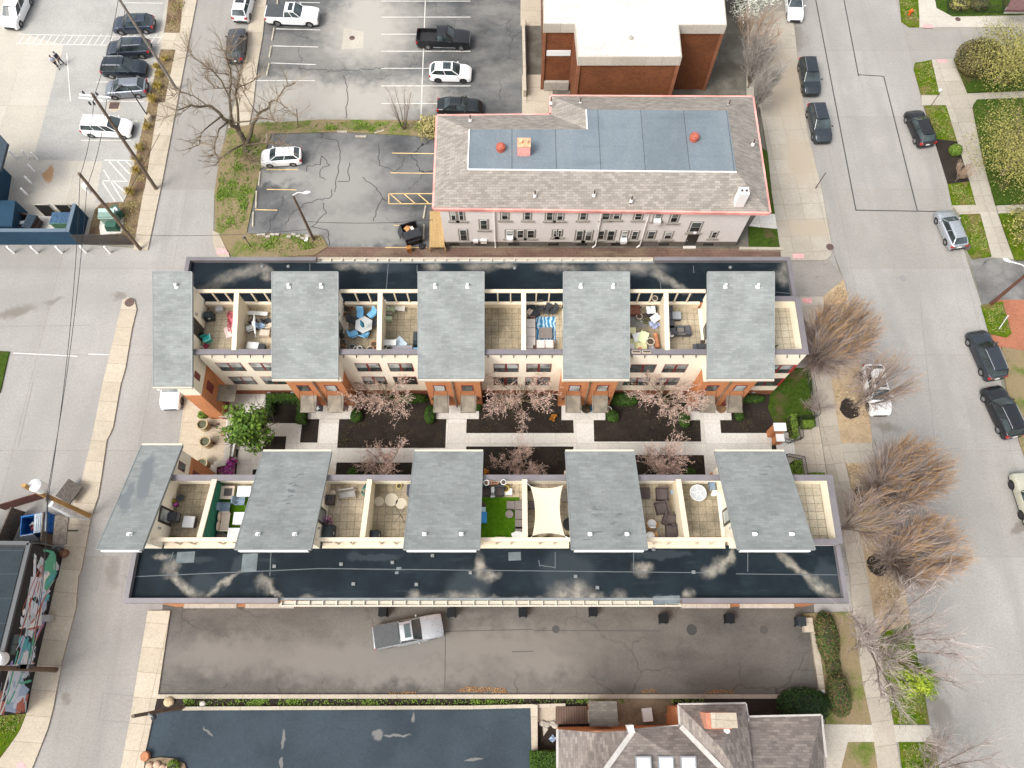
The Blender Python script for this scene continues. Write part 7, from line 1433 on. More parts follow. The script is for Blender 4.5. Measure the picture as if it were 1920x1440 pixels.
MB().box(.3, -.97, .1, 1.7, .14, .62).build('backrest', dk_, o)
o = thing('ottoman', (1269, 591), 'pale grey cushioned ottoman cube in front of the dark sofa', 'ottoman', h=.45); MB().box(0, 0, 0, .72, .66, .36).build('base', dk_, o); MB().box(0, 0, .36, .74, .68, .12, 0, .95, .95).build('cushion', pc('pale_grey_cushion', (.3, .32, .33), .85), o)
chair((1275, 623), 90, 'grey cushioned chair behind the dark sofa', 'taupe', w=.62); table((1259, 627), 'small white round table by the fourth divider', .46, .46, .5, 'white_pl', 0, True, name='round_table');
grill((1316, 650), 180, 'open grey grill with side shelf in the parapet corner', False, w=1.35, d=.75); pot((1317, 641), .17, .3, 'wicker', 'brown pot behind the grey grill'); pot((1252, 655), .12, .2, 'charcoal', 'tiny dark pot at the parapet near the fourth divider')
# -- end terrace north
solo('hose_bracket', MB().tube([(0, 0, 0), (0, 0, .4), (.15, 0, .55)], .05, 6), (1453, 651), M['black'], 'black bracket in the corner of the empty end terrace', 'bracket')
# -- south row, first pair
o = thing('patio_stool', (338, 933), 'round charcoal stool by yellow flowers on the corner terrace', 'stool', h=.45); MB().lathe(0, 0, [(.27, .4), (.28, .43), (.27, .47)], 16).build('seat', M['charcoal'], o); legs(o, [(.15, .15), (-.15, .15), (.15, -.15), (-.15, -.15)], .4)
pot((326, 940), .18, .3, 'wicker', 'pot of yellow flowers against the corner tower wall', plant='gold'); pot((330, 946), .15, .25, 'wicker', 'small pot with pale purple flowers below the yellow flowers', plant='azalea')
grill((322, 968), 0, 'black kettle shaped grill by the corner terrace window', False, w=1.0, d=.8);
for k, s in enumerate((-1, 1)): pass
o = thing('fire_table', (353, 978), 'square pale covered fire table on the stained corner terrace', 'table', rz=-3, h=.65); MB().box(0, 0, 0, .72, .72, .55).build('base', M['charcoal'], o); MB().box(0, 0, .55, .85, .85, .08, 0, .97, .97).build('cover', pc('pale_grey_vinyl', (.5, .5, .5), .6), o)
shrub('potted_weed', (325, 1009), .9, .35, .35, 'ivy', 'green sprawl in the lower corner of the stained terrace', 'plant', n=90, z=TZ, core=False)
table((457, 921), 'white square table at the parapet on the green turf terrace', 1.0, .8, .7, 'white_pl', name='white_table'); M['slate'] = pc('slate_grill', (.06, .055, .055), .7, var=.3, scale=12)
o = thing('fire_pit_table', (426, 923), 'tan square fire pit table in the parapet corner', 'fire pit', h=.6); MB().box(0, 0, 0, .85, .85, .5).build('base', M['beige'], o); MB().box(0, 0, .5, 1.0, 1.0, .07).build('tabletop', M['beige'], o); MB().box(.05, .02, .57, .6, .58, .02).build('burner', M['slate'], o)
GA = 'grey blue plastic chairs on the green turf terrace'
for px, rz, lab in (((424, 952), 0, 'grey blue plastic chair facing the tower roof, on turf edge'), ((452, 940), 0, 'grey blue plastic chair between the white tables')):
 o = chair(px, rz, lab, 'greyblue', 'greyblue', 'plastic_chair', GA, w=.62); MB().box(.05, 0, .63, .75, .06, .04).build('arm_bar', M['greyblue'], o)
o = thing('garden_bench', (419, 978), 'cream two seat scalloped garden bench on turf', 'bench', rz=0, h=.45); MB().box(.1, 0, .36, .62, 1.35, .07).build('seat', M['beige'], o); q = MB()
for s in (-1, 1): q.lathe(0, 0, [(.38, 0), (.38, .06)], 16);
q.v = [(-.25 - (z_) , (y_ * .95 + (-.36 if i < 32 else .36)), .62 + x_ * .75) for i, (x_, y_, z_) in enumerate(q.v)]; q.build('backrest', M['beige'], o)
for s in (-1, 1): MB().box(.1, s * .68, .55, .6, .1, .06).build('armrest', M['beige'], o)
legs(o, [(a * .28 + .1, b * .62) for a in (-1, 1) for b in (-1, 1)], .38, .03, M['beige'])
boxy('deck_box', (449, 972), .85, .85, .5, 'white_pl', 'white square deck box on turf beside the cream bench', 'box'); boxy('deck_box', (441, 1003), 1.05, .95, .55, 'white_pl', 'white ribbed deck box in the lower turf corner', 'box')
o = thing('barrel_planter', (413, 1008), 'dark barrel planter with brown soil by the cream divider', 'planter', h=.6); MB().lathe(0, 0, [(.36, 0), (.44, .3), (.42, .55), (.36, .55), (.35, .45)], 18, True, False).build('barrel', M['charcoal'], o, smooth=40); MB().lathe(0, 0, [(.35, .47), (.01, .48)], 18, False, False).build('soil', M['soilpot'], o)
ta = M['turf_green'] = turf('artificial_turf', (.06, .16, .004), (.09, .21, .008), (.075, .18, .006), 0)
solo('artificial_turf', MB().box(0, 0, 0, 2.35, 4.1, .03), (442, 966), ta, 'green artificial turf under the white tables and cream bench', 'turf', hh=.03)
xm = (-25.2 - 18.9) / 2; dv_ = MB().hexa([(xm + .16, 9.1, 7.71), (xm + .2, 9.1, 7.71), (xm + .2, 13.45, 7.71), (xm + .16, 13.45, 7.71), (xm + .16, 9.1, 10.2), (xm + .2, 9.1, 10.2), (xm + .2, 13.45, 9.15), (xm + .16, 13.45, 9.15)])
tag(dv_.build('privacy_screen', pc('emerald_mesh', (.004, .105, .06), .85, var=.2), off=Vector((xm, 11, 8.1))), 'emerald green privacy fabric hung along the first south divider', 'privacy screen')
# -- south row, second pair
o = thing('swing_seat', (651, 925), 'grey slatted two seat glider bench by the parapet', 'bench', rz=8, h=.45); MB().box(0, -.08, .36, 1.15, .45, .06).build('seat', pc('grey_sling', (.3, .285, .27), .8, var=.1), o); MB().box(0, .24, .42, 1.15, .06, .5).build('backrest', pc('grey_sling', (.3, .285, .27), .8, var=.1), o)
for s in (-1, 1): MB().tube([(s * .64, -.36, 0), (s * .64, -.3, .6), (s * .6, .3, .95), (s * .66, .36, 0)], .03, 6).build('frame', M['taupe'], o)
table((624, 924), 'small straw coloured round table in the parapet corner', .42, .42, .45, 'beige', 0, True, name='round_table')
o = thing('chiminea', (619, 937), 'squat dark brown chiminea by the south wall', 'stove', h=.5); MB().box(0, 0, .1, .62, .7, .55).build('body', M['wicker'], o); MB().lathe(-.1, .1, [(.16, .65), (.12, 1.0)], 10).build('flue', M['charcoal'], o); MB().box(.33, 0, .3, .02, .4, .2).build('grate', M['iron'], o)
pot((688, 911), .18, .35, pc('navy_glaze', (.01, .015, .09), .3), 'navy glazed pot at the divider corner'); shrub('teal_plant', (688, 921), .85, .95, .8, 'teal', 'teal leaved plant beside the navy pot', 'plant', n=160, size=.1, z=TZ + .2, core=False)
solo('garden_rake', MB().tube([(0, 0, .02), (.5, -.45, .03)], .02, 5), (618, 957), M['beige'], 'bamboo cane lying on the cleaner tiles', 'cane')
shrub('potted_succulent', (613, 980), .75, 1.0, .5, 'azalea', 'pink grey potted plant at the dark terrace door', 'plant', n=110, z=TZ, core=False); grill((614, 1000), 90, 'large black covered grill in the south corner by the dark door', w=1.35, d=.8, h=1.15)
grill((701, 1004), 90, 'small black covered grill on the circle stained terrace', w=.85, d=.7)
o = thing('clothes_dryer', (751, 966), 'bare branching rotary dryer on the circle stained terrace', 'clothes dryer', h=.9); MB().tube([(0, 0, 0), (0, 0, 1.5)], .03, 6).build('pole', M['bronze'], o)
for k in range(6): a = k * 1.05; MB().tube([(0, 0, .9), (math.cos(a) * .75, math.sin(a) * .75, 1.35)], .014, 4).build('arm', M['bronze'], o)
boxy('narrow_cabinet', (767, 918), .3, .75, .8, pc('indigo_dark', (.03, .03, .05), .6), 'dark narrow cabinet under the edge of the third roof', 'cabinet'); pot((748, 911), .2, .2, pc('yellow_bowl', (.45, .38, .1), .6), 'mustard yellow bowl at the parapet')
for k, (x, y, r_) in enumerate(((711, 940, .36), (734, 937, .5), (752, 944, .42))): tag(solo('pale_mark', MB().lathe(0, 0, [(r_, .002), (r_, .005)], 20), (x, y), pc('clean_circle', (.45, .4, .31), .9), None, None, hh=0), kind='structure')
# -- south row, third pair
GX = 'dark wicker chairs by the green carpet'
for px, lab in (((912, 921), 'dark wicker armchair at the parapet, left of the white stool'), ((936, 921), 'dark wicker armchair with plum cushion, right of the white stool')): armchair(px, 270, lab, 'charcoal', 'wicker', GX)
table((924, 918), 'white round stool table between two wicker armchairs', .46, .46, .55, 'white_pl', 0, True, name='round_table'); pot((948, 916), .25, .45, pc('yellow_glaze', (.55, .4, .05), .4), 'yellow glazed pot beside a white tray'); boxy('tray_table', (953, 922), .55, .45, .3, 'white_pl', 'white tray table below the yellow pot', 'table')
pot((924, 929), .17, .3, pc('navy_white', (.3, .33, .42), .5, var=.6, scale=8), 'blue and white planter between the wicker armchairs', plant='white')
solo('green_carpet', MB().box(0, 0, 0, 3.0, 3.05, .03), (936, 970), ta, 'square of bright green carpet turf on the south terrace', 'turf', hh=.03)
o = thing('corner_sofa', (972, 965), 'taupe L shaped sofa on the green carpet', 'sofa', h=.4); MB().box(.1, -.15, 0, .72, 2.3, .3).build('base', M['taupe'], o); MB().box(-.55, .75, 0, .65, .62, .3).build('base', M['taupe'], o)
for y in (.72, 0, -.72, -1.05): MB().box(.05, y, .3, .62, .66 if y > -1 else .3, .13, 0, .97, .97).build('seat_cushion', pc('taupe_seat', (.15, .13, .12), .85), o)
MB().box(-.58, .74, .3, .6, .56, .13).build('seat_cushion', pc('taupe_seat', (.15, .13, .12), .85), o); MB().box(.46, -.1, .1, .12, 2.4, .62).build('backrest', M['taupe'], o)
table((955, 964), 'round grey drum table on the green carpet', .6, .6, .42, 'taupe', 0, True, name='drum_table', pedestal=True); boxy('cooler', (906, 970), .5, .75, .4, pc('bright_blue', (.03, .25, .55), .5), 'bright blue cooler at the edge of the third roof', 'cooler'); boxy('storage_tub', (906, 957), .35, .45, .35, pc('pale_aqua', (.45, .6, .62), .5), 'pale aqua tub above the blue cooler', 'box'); pot((906, 948), .2, .3, pc('plum', (.09, .02, .04), .6), 'plum coloured pot at the edge of the third roof')
cloth('open_book', (969, 1001), .75, .5, 'white_pl', 'white printed cushion at the lower end of the taupe sofa', 'cushion', 28, seed=15, hh=.3, z=TZ + .3, wav=.03); table((976, 1005), 'white square side table behind the printed cushion', .5, .6, .45, 'white_pl', name='side_table')
o = thing('planter_box', (938, 1010), 'cream trough planter under the south screen', 'planter', h=.35); MB().box(0, 0, 0, .78, .3, .3).build('trough', M['beige'], o); MB().box(0, 0, .3, .62, .18, .006).build('soil', M['soilpot'], o); solo('grey_mat', MB().box(0, 0, 0, 2.0, .35, .02), (934, 1009), M['charcoal'], 'charcoal strip mat below the green carpet', 'mat', hh=.02)
for k, (px, mt, lab) in enumerate((((912, 905), 'white_pl', 'white wedge shaped pot on the parapet, left'), ((944, 904), 'white_pl', 'white wedge shaped pot on the parapet, right'))): pot(px, .2, .26, mt, lab, z=9.24)
o = thing('window_box', (925, 905), 'terracotta trough planter on the south parapet', 'planter', h=.2, z=9.24); MB().box(0, 0, 0, .7, .18, .16).build('trough', M['terracotta'], o); MB().box(0, 0, .16, .6, .12, .006).build('soil', M['soilpot'], o)
pot((918, 905), .16, .24, 'terracotta', 'small terracotta pot left of the terracotta trough', z=9.24)
# shade sail
q = [P(994, 911, 9.9), P(1055, 910, 10.3), P(1059, 1005, 10.6), P(998, 1005, 10.1)]; n = 12; mb = MB(); vs = []
for i in range(n + 1):
 for j in range(n + 1):
  s, t = i / n, j / n; ss = s + (.5 - s) * .0; bx = .13 * (4 * t * (1 - t)); by = .07 * (4 * s * (1 - s)); s2 = bx + (1 - 2 * bx) * s; t2 = by * 1.0 + (1 - 2 * by) * t
  s2 = s + (.5 - s) * 2 * .12 * (4 * t * (1 - t)); t2 = t + (.5 - t) * 2 * .055 * (4 * s * (1 - s))
  p = q[0].lerp(q[1], s2).lerp(q[3].lerp(q[2], s2), t2); vs.append(p - Vector((0, 0, .25 * 16 * s * (1 - s) * t * (1 - t) * .5)))
o = empty('shade_sail', P(1026, 958, TZ) , 'cream four cornered shade sail stretched over a south terrace', 'shade sail'); of = o.location
mb.add(vs, [(i * (n + 1) + j, (i + 1) * (n + 1) + j, (i + 1) * (n + 1) + j + 1, i * (n + 1) + j + 1) for i in range(n) for j in range(n)]); mb.build('sail', pc('cream_sailcloth', (.52, .45, .34), .85), o, off=of, smooth=70)
for a, b in ((q[0], P(986, 904, 9.3)), (q[1], P(1063, 903, 9.6)), (q[2], P(1072, 1012, 10.4)), (q[3], P(990, 1014, 10.4))): MB().tube([a, b], .025, 5).build('guy_rope', M['white_pl'], o, off=of)
pz = P(988, 903, 9.2); MB().tube([(pz.x, pz.y, 9.2), (pz.x, pz.y, 9.5)], .05, 6).build('anchor_post', M['white_pl'], o, off=of)
for px, lab in (((994, 1010), 'green potted plant under the sail corner, left of three'), ((1026, 1010), 'green potted plant below the sail, middle of three'), ((1062, 1009), 'green potted plant below the sail, right of three'), ((992, 914), 'green potted plant at the parapet corner of the sail')): pot(px, .24, .4, 'wicker', lab, plant='ivy', group='potted plants round the shade sail')
boxy('bench_box', (1061, 928), .55, .9, .55, 'greywood', 'grey brown wooden chest half under the fourth roof', 'chest'); table((1068, 983), 'round black table half under the fourth roof', 1.0, 1.0, .7, 'black', 0, True, name='round_table', pedestal=True); chair((998, 949), 0, 'grey slatted chair beside the shade sail', 'taupe')
# -- south row, fourth pair
GW_ = 'dark brown wicker armchairs on the tiled terrace'
for px, rz, lab in (((1242, 926), 270, 'brown wicker armchair facing down, uppermost'), ((1241, 952), 190, 'brown wicker armchair, second from the parapet'), ((1255, 974), 340, 'brown wicker armchair, third from the parapet'), ((1260, 995), 180, 'brown wicker armchair, nearest the screen')): armchair(px, rz, lab, group=GW_, w=.92)
boxy('ottoman', (1209, 924), .75, .75, .38, 'wicker', 'brown wicker footstool half under the fourth roof', 'ottoman'); boxy('ottoman', (1238, 1010), .7, .4, .38, pc('plum_grey', (.1, .085, .1), .8), 'plum grey footstool at the screen', 'ottoman')
rt = pc('honey_rattan', (.5, .27, .09), .7, var=.15)
for px, rz, lab in (((1222, 983), 90, 'honey rattan bucket chair with white cushion, upper'), ((1220, 1006), 120, 'honey rattan bucket chair with white cushion, lower')):
 o = thing('rattan_chair', px, lab, 'armchair', 'honey rattan chairs', rz, .45); MB().lathe(0, 0, [(.3, .1), (.4, .35), (.42, .42)], 16).build('bucket', rt, o, smooth=40); w_ = MB()
 for k in range(11): a0, a1 = math.pi * (.45 + 1.1 * k / 11), math.pi * (.45 + 1.1 * (k + 1) / 11); w_.add([(math.cos(a0) * .42, math.sin(a0) * .42, .4), (math.cos(a1) * .42, math.sin(a1) * .42, .4), (math.cos(a1) * .47, math.sin(a1) * .47, .85), (math.cos(a0) * .47, math.sin(a0) * .47, .85)], [(0, 1, 2, 3)])
 w_.build('backrest', rt, o, smooth=60); MB().ball(.03, 0, .47, .36, .36, .1, 12, 5).build('seat_cushion', M['white_pl'], o, smooth=60); MB().ball(-.27, 0, .7, .1, .3, .2, 10, 5).build('back_cushion', M['white_pl'], o, smooth=60)
o = thing('mesh_table', (1309, 924), 'round white mesh table with a folded arm near the parapet', 'table', h=.7); MB().lathe(0, 0, [(.6, .68), (.6, .7)], 24).build('tabletop', pc('pale_mesh', (.4, .41, .41), .6), o)
rb = MB()
for k in range(5): a = .5 + k * 1.257; rb.tube([(math.cos(a) * .1, math.sin(a) * .1, .715), (math.cos(a) * .6, math.sin(a) * .6, .715)], .03, 5)
rb.tube([(math.cos(k * .262) * .6, math.sin(k * .262) * .6, .71) for k in range(25)], .035, 5); rb.tube([(math.cos(k * .52) * .14, math.sin(k * .52) * .14, .71) for k in range(13)], .025, 5); rb.build('frame', M['white_pl'], o); legs(o, [(.35, .35), (-.35, .35), (.35, -.35), (-.35, -.35)], .68, .025, M['white_pl'])
table((1340, 924), 'white pedestal table near the last tower', .45, .45, .6, 'white_pl', 0, True, name='round_table', pedestal=True, leg='white_pl'); chair((1334, 913), 270, 'grey folding chair in the last parapet corner', 'greyblue'); pot((1276, 920), .15, .3, 'beige', 'bronze figure pot at the last divider', plant='gold'); solo('wall_clock', MB().lathe(0, 0, [(.2, 0), (.2, .05)], 16), (1263, 921), M['lt_blue'], 'pale blue hose reel by the last divider', 'hose reel', hh=.3)
# ------------------------------------------------------------------ courtyard and plaza things
for px, m_, lab, w in (((595, 766), 'charcoal', 'grey doormat with a pale starfish pattern at the first bay', 1.0), ((643, 766), 'wicker', 'dark brown doormat at the first bay east door', 1.0), ((831, 766), 'wicker', 'brown doormat at the second bay west door', 1.0), ((881, 766), 'charcoal', 'charcoal doormat at the second bay east door', 1.1), ((1117, 766), 'rugblue', 'bright blue doormat at the third bay east door', 1.05), ((1306, 766), 'wicker', 'brown doormat at the fourth bay west door', 1.0)):
 mt = pc('bright_blue_mat', (.01, .2, .4), .9) if m_ == 'rugblue' else M[m_]; o = thing('doormat', px, lab, 'doormat', 'doormats on the doorsteps', h=0, z=.26); MB().box(0, 0, 0, w, .55, .025).build('mat', mt, o); MB().box(0, 0, .025, w * .86, .4, .004).build('pile', plain('pile_' + m_, tuple(c * 1.3 for c in ((.01, .2, .4) if m_ == 'rugblue' else (.035, .037, .043) if m_ == 'charcoal' else (.065, .047, .042))), .95), o)
 if px[0] == 595: q = MB(); q.poly([(math.cos(k * math.pi / 5) * (.26 if k % 2 == 0 else .12), math.sin(k * math.pi / 5) * (.26 if k % 2 == 0 else .12), .032) for k in range(10)]); q.build('star_print', pc('pale_print', (.55, .6, .62), .8), o)
solo('round_mat', MB().lathe(0, 0, [(.45, 0), (.45, .03)], 20), (1352, 766), pc('coir', (.2, .12, .06), .95, var=.3, scale=6), 'half round coir mat at the fourth bay east door', 'doormat', hh=0, z=.26)
pot((1099, 766), .42, .4, 'wicker', 'bushy dark planter on the third doorstep', plant='ivy', z=.25); pot((1130, 764), .2, .35, 'charcoal', 'small dark pot beside the blue doormat', z=.25); pot((1141, 768), .3, .4, 'white_pl', 'white rimmed pot at the end of the third doorstep', z=.1)
for k, (px, lab) in enumerate((((382, 798), 'ribbed stone planter on the plaza, uppermost of three'), ((387, 830), 'ribbed stone planter on the plaza, middle of three'), ((381, 871), 'ribbed stone planter on the plaza, lowest of three'))):
 o = thing('stone_planter', px, lab, 'planter', 'ribbed stone planters on the tan plaza', h=.5, z=.12); mb = MB(); pr = []
 for i in range(9): z_ = .1 * i; pr += [(.42 + (.025 if i % 2 else 0), z_)]
 pr += [(.5, .82), (.5, .92), (.4, .92), (.38, .7)]; mb.lathe(0, 0, pr, 20, True, False); mb.build('pot', pc('ribbed_stone', (.36, .29, .17), .85, var=.2), o, smooth=30); MB().lathe(0, 0, [(.39, .74), (.01, .76)], 20, False, False).build('soil', pc('dark_moss', (.08, .085, .05), .95, var=.3), o)
pot((401, 831), .14, .25, pc('rust_pot', (.16, .08, .03), .8), 'tiny rust pot beside the middle stone planter', z=.12)
solo('log_seat', MB().tube([(-.25, .12, .08), (.3, -.2, .08)], .09, 8), (402, 799), M['bark'], 'short dark log lying by the uppermost stone planter', 'log', hh=0, z=.12); solo('small_block', MB().box(0, 0, 0, .25, .18, .16), (408, 796), M['iron'], 'small brown block beside the short log', 'block', hh=0, z=.12); solo('small_block', MB().box(0, 0, 0, .3, .22, .2, .5), (418, 815), pc('tan_block', (.3, .2, .12), .85), 'small tan block by the planter wall', 'block', hh=0, z=.12)
c = P(424, 830); pw = empty('planter_wall', (c.x, c.y, 0), 'brick planter wall with pale stone coping beside the plaza', 'wall')
pts = [P(412, 777, .75), P(434, 779, .75), P(424, 868, .75), P(402, 872, .75), P(400, 900, .75)]
MB().ring(pts, .4, 0, .75).build('brickwork', M['brick_dark'], pw, off=(c.x, c.y, 0))
cp = MB(); [cp.bar(a, b, .52, .75 + .004 * i, .86 + .004 * i) for i, (a, b) in enumerate(zip(pts, pts[1:]))]; q = P(415, 769, .86); cp.box(q.x, q.y, .6, .55, 1.1, .3); cp.build('coping', M['stone'], pw, off=(c.x, c.y, 0))
o = thing('stone_bench', (433, 838), 'long white stone bench against the brick planter', 'bench', rz=-3, h=.5, z=.15); MB().box(0, 0, .38, .62, 1.7, .12).build('seat', M['white'], o); [MB().box(0, y, 0, .4, .25, .38).build('leg', M['stone'], o) for y in (-.6, .6)]
for px, r_, lab in (((440, 863), .33, 'grey boulder by the white stone bench'), ((437, 893), .3, 'grey boulder below the lower azalea')): solo('boulder', MB().ball(0, 0, r_ * .5, r_, r_ * .9, r_ * .7, 10, 6, .1, 4), px, pc('boulder_grey', (.3, .28, .24), .9, var=.25), lab, 'boulder', hh=.1, z=.12, sm=60, group='boulders by the planter wall')
# east gate: brick pier, steps, railings
c = P(1447, 815); o = empty('gate_pier', (c.x, c.y, .1), 'orange brick pier with white stone caps at the east steps', 'gate pier'); MB().box(0, 0, 0, .95, .6, 2.0).build('brickwork', M['brick'], o); MB().box(.0, 0, 2.0, 1.05, .72, .14).build('cap', M['white'], o); MB().box(.2, -.7, 0, .6, .6, 1.2).build('low_pier', M['brick'], o); MB().box(.2, -.7, 1.2, .7, .7, .1).build('low_cap', M['white'], o)
st = MB()
for k in range(5): a = P(1451 + 6.2 * k, 812, 0); b = P(1451 + 6.2 * k, 852, 0); st.hexa([(a.x, b.y, -.05), (a.x + .4, b.y, -.05), (a.x + .4, a.y, -.05), (a.x, a.y, -.05), (a.x, b.y, .22 - .02 * k), (a.x + .4, b.y, .22 - .02 * k), (a.x + .4, a.y, .22 - .02 * k), (a.x, a.y, .22 - .02 * k)])
tag(st.build('steps', M['white_walk'], off=P(1465, 832)), 'pale concrete steps between the two iron railings', 'steps')
def rail(a, b, label, n=9, h=.95, z=.15):
 pa_, pb_ = P(*a, z), P(*b, z); o = empty('iron_railing', pa_, label, 'railing', 'black iron railings at the east gate'); off = pa_; mb = MB()
 for hh in (.2, h): mb.tube([pa_ + Vector((0, 0, hh)), pb_ + Vector((0, 0, hh))], .028, 5)
 mb.build('rails', M['black'], o, off=off); mb = MB()
 for k in range(n + 1): p = pa_.lerp(pb_, k / n); mb.tube([p, p + Vector((0, 0, h))], .018 if 0 < k < n else .035, 4)
 mb.build('balusters', M['black'], o, off=off); return o
rail((1448, 822), (1478, 832), 'black handrail on the upper side of the steps', 7); rail((1478, 832), (1500, 825), 'black railing in front of the tall fresh hedge', 6); rail((1500, 825), (1494, 786), 'black railing along the tall fresh hedge', 10); rail((1494, 786), (1527, 785), 'black railing above the small hedge block', 8)
rail((1472, 856), (1502, 862), 'black handrail on the lower side of the steps', 7); rail((1502, 862), (1508, 898), 'black railing along the hedge south of the steps', 9); rail((1527, 785), (1512, 700), 'long black iron fence beside the lawn and sidewalk', 22, 1.5)
# wheeled bins along the alley
def bin_(px, lab, rz=0, col=(.016, .022, .028)):
 o = thing('wheeled_bin', px, lab, 'bin', 'wheeled bins along the brown alley wall', rz, .5, .02); m_ = pc('bin_plastic', col, .6, spec=.15, var=.15); MB().box(0, 0, .08, .56, .62, .92, 0, 1.12, 1.12).build('body', m_, o); MB().box(0, .02, 1.0, .68, .74, .07, 0, .95, .95).build('lid', m_, o); MB().tube([(-.28, .36, .95), (.28, .36, .95)], .025, 6).build('handle', m_, o)
 for s in (-1, 1): q = MB().lathe(0, 0, [(.12, -.03), (.12, .03)], 12); q.v = [(s * .26 + z_, .3 + x_, .12 + y_) for x_, y_, z_ in q.v]; q.build('wheel', M['tyre'], o)
for i, (px, lab) in enumerate((((719, 1156), 'black wheeled bin behind the silver pickup bed'), ((847, 1157), 'black wheeled bin just past the silver pickup nose'), ((980, 1157), 'black wheeled bin third along the alley wall'), ((1111, 1156), 'black wheeled bin fourth along the alley wall'), ((1243, 1163), 'black wheeled bin under the brick end wall, left of two'), ((1366, 1163), 'black wheeled bin under the brick end wall, right of two'), ((1499, 1168), 'dark grey wheeled bin beside the tan corner block'))): bin_((px[0], px[1] - (9 if i < 4 else 3)), lab, 180, (.022, .028, .034) if i == 6 else (.007, .009, .011))
solo('corner_block', MB().box(0, 0, 0, .75, 1.1, .55), (1514, 1172), M['tan_walk'], 'tan concrete block at the east end of the brown alley', 'block', hh=.3, z=0)
for x, col, r_, y in ((317, 'tan', .42, 1316), (380, 'pale', .26, 1320)): solo('boulder', MB().ball(0, 0, r_ * .4, r_, r_ * .85, r_ * .6, 12, 7, .07, 8), (x, y), pc('sandstone_' + col, (.45, .36, .22) if col == 'tan' else (.5, .47, .42), .9, var=.2), ('large tan boulder at the west end of the alley planting strip' if col == 'tan' else 'small pale boulder in the alley planting strip'), 'boulder', hh=.1, z=.1, sm=60)
for px, lab in (((1533, 1297), 'white post base by the yew, left of two'), ((1543, 1296), 'white post base by the yew, right of two')): solo('short_post', MB().lathe(0, 0, [(.14, 0), (.14, .2), (.1, .26), (.04, .28)], 12), px, M['white'], lab, 'post', hh=.1, z=.2, group='white posts at the alley end')
for px, s, lab, rz in (((1213, 1340), (.75, .95, .5), 'white slab standing in the sandy yard', 5), ((1106, 1343), (.35, .9, .45), 'pale stone step beside the porch roof', 0)): solo('stone_slab', MB().box(0, 0, 0, *s), px, M['stone'] if 'step' in lab else M['white'], lab, 'stone slab', rz, z=.15)
for px, rz, lab in (((1022, 1371), 20, 'pale triangular paving shard in the dark bed by the house'), ((1036, 1385), 50, 'bluish rumpled bag in the dark bed by the house')):
 if 'shard' in lab: solo('stone_shard', MB().prism([(-.25, -.3), (.3, .05), (-.05, .4)], 0, .06), px, M['stone'], lab, 'stone', rz, z=.13)
 else: cloth('plastic_bag', px, .45, .4, M['lt_blue'], lab, 'bag', rz, seed=17, z=.13, wav=.1)
for k, (x, y) in enumerate(((1018, 1356), (1026, 1358), (1036, 1357), (1041, 1360))): solo('rubble_stone', MB().ball(0, 0, .12, .3, .24, .18, 8, 5, .15, k), (x, y), M['stone'], ORD[k] + ' pale rubble stone from the left edging the dark bed by the house', 'stone', hh=.1, z=.12, group='pale rubble stones by the house')
# entry things at the bottom left
solo('terracotta_disc', MB().lathe(0, 0, [(.34, 0), (.34, .3), (.3, .34)], 18), (272, 1418), M['terracotta'], 'round terracotta coloured cover at the pale sidewalk edge', 'cover', hh=.2, z=.12)
slab('planting_bed', [(273, 1424), (300, 1420), (325, 1422), (346, 1432), (360, 1480), (270, 1480)], -.1, .16, M['soil'])
for k, (x, y) in enumerate(((280, 1436), (294, 1434), (305, 1440), (318, 1438))): solo('cobble', MB().ball(0, 0, .1, .3, .26, .2, 10, 6, .08, k + 3), (x, y), pc('cobble_pink', (.5, .35, .25), .9, var=.2), ORD[k] + ' pinkish cobble from the left in the small bottom bed', 'stone', hh=.1, z=.14, sm=60, group='cobbles in the small bottom bed')
shrub('bed_plant', (325, 1436), 1.0, .9, .5, 'brightbox', 'green plant among cobbles in the small bottom bed', 'plant', n=200)
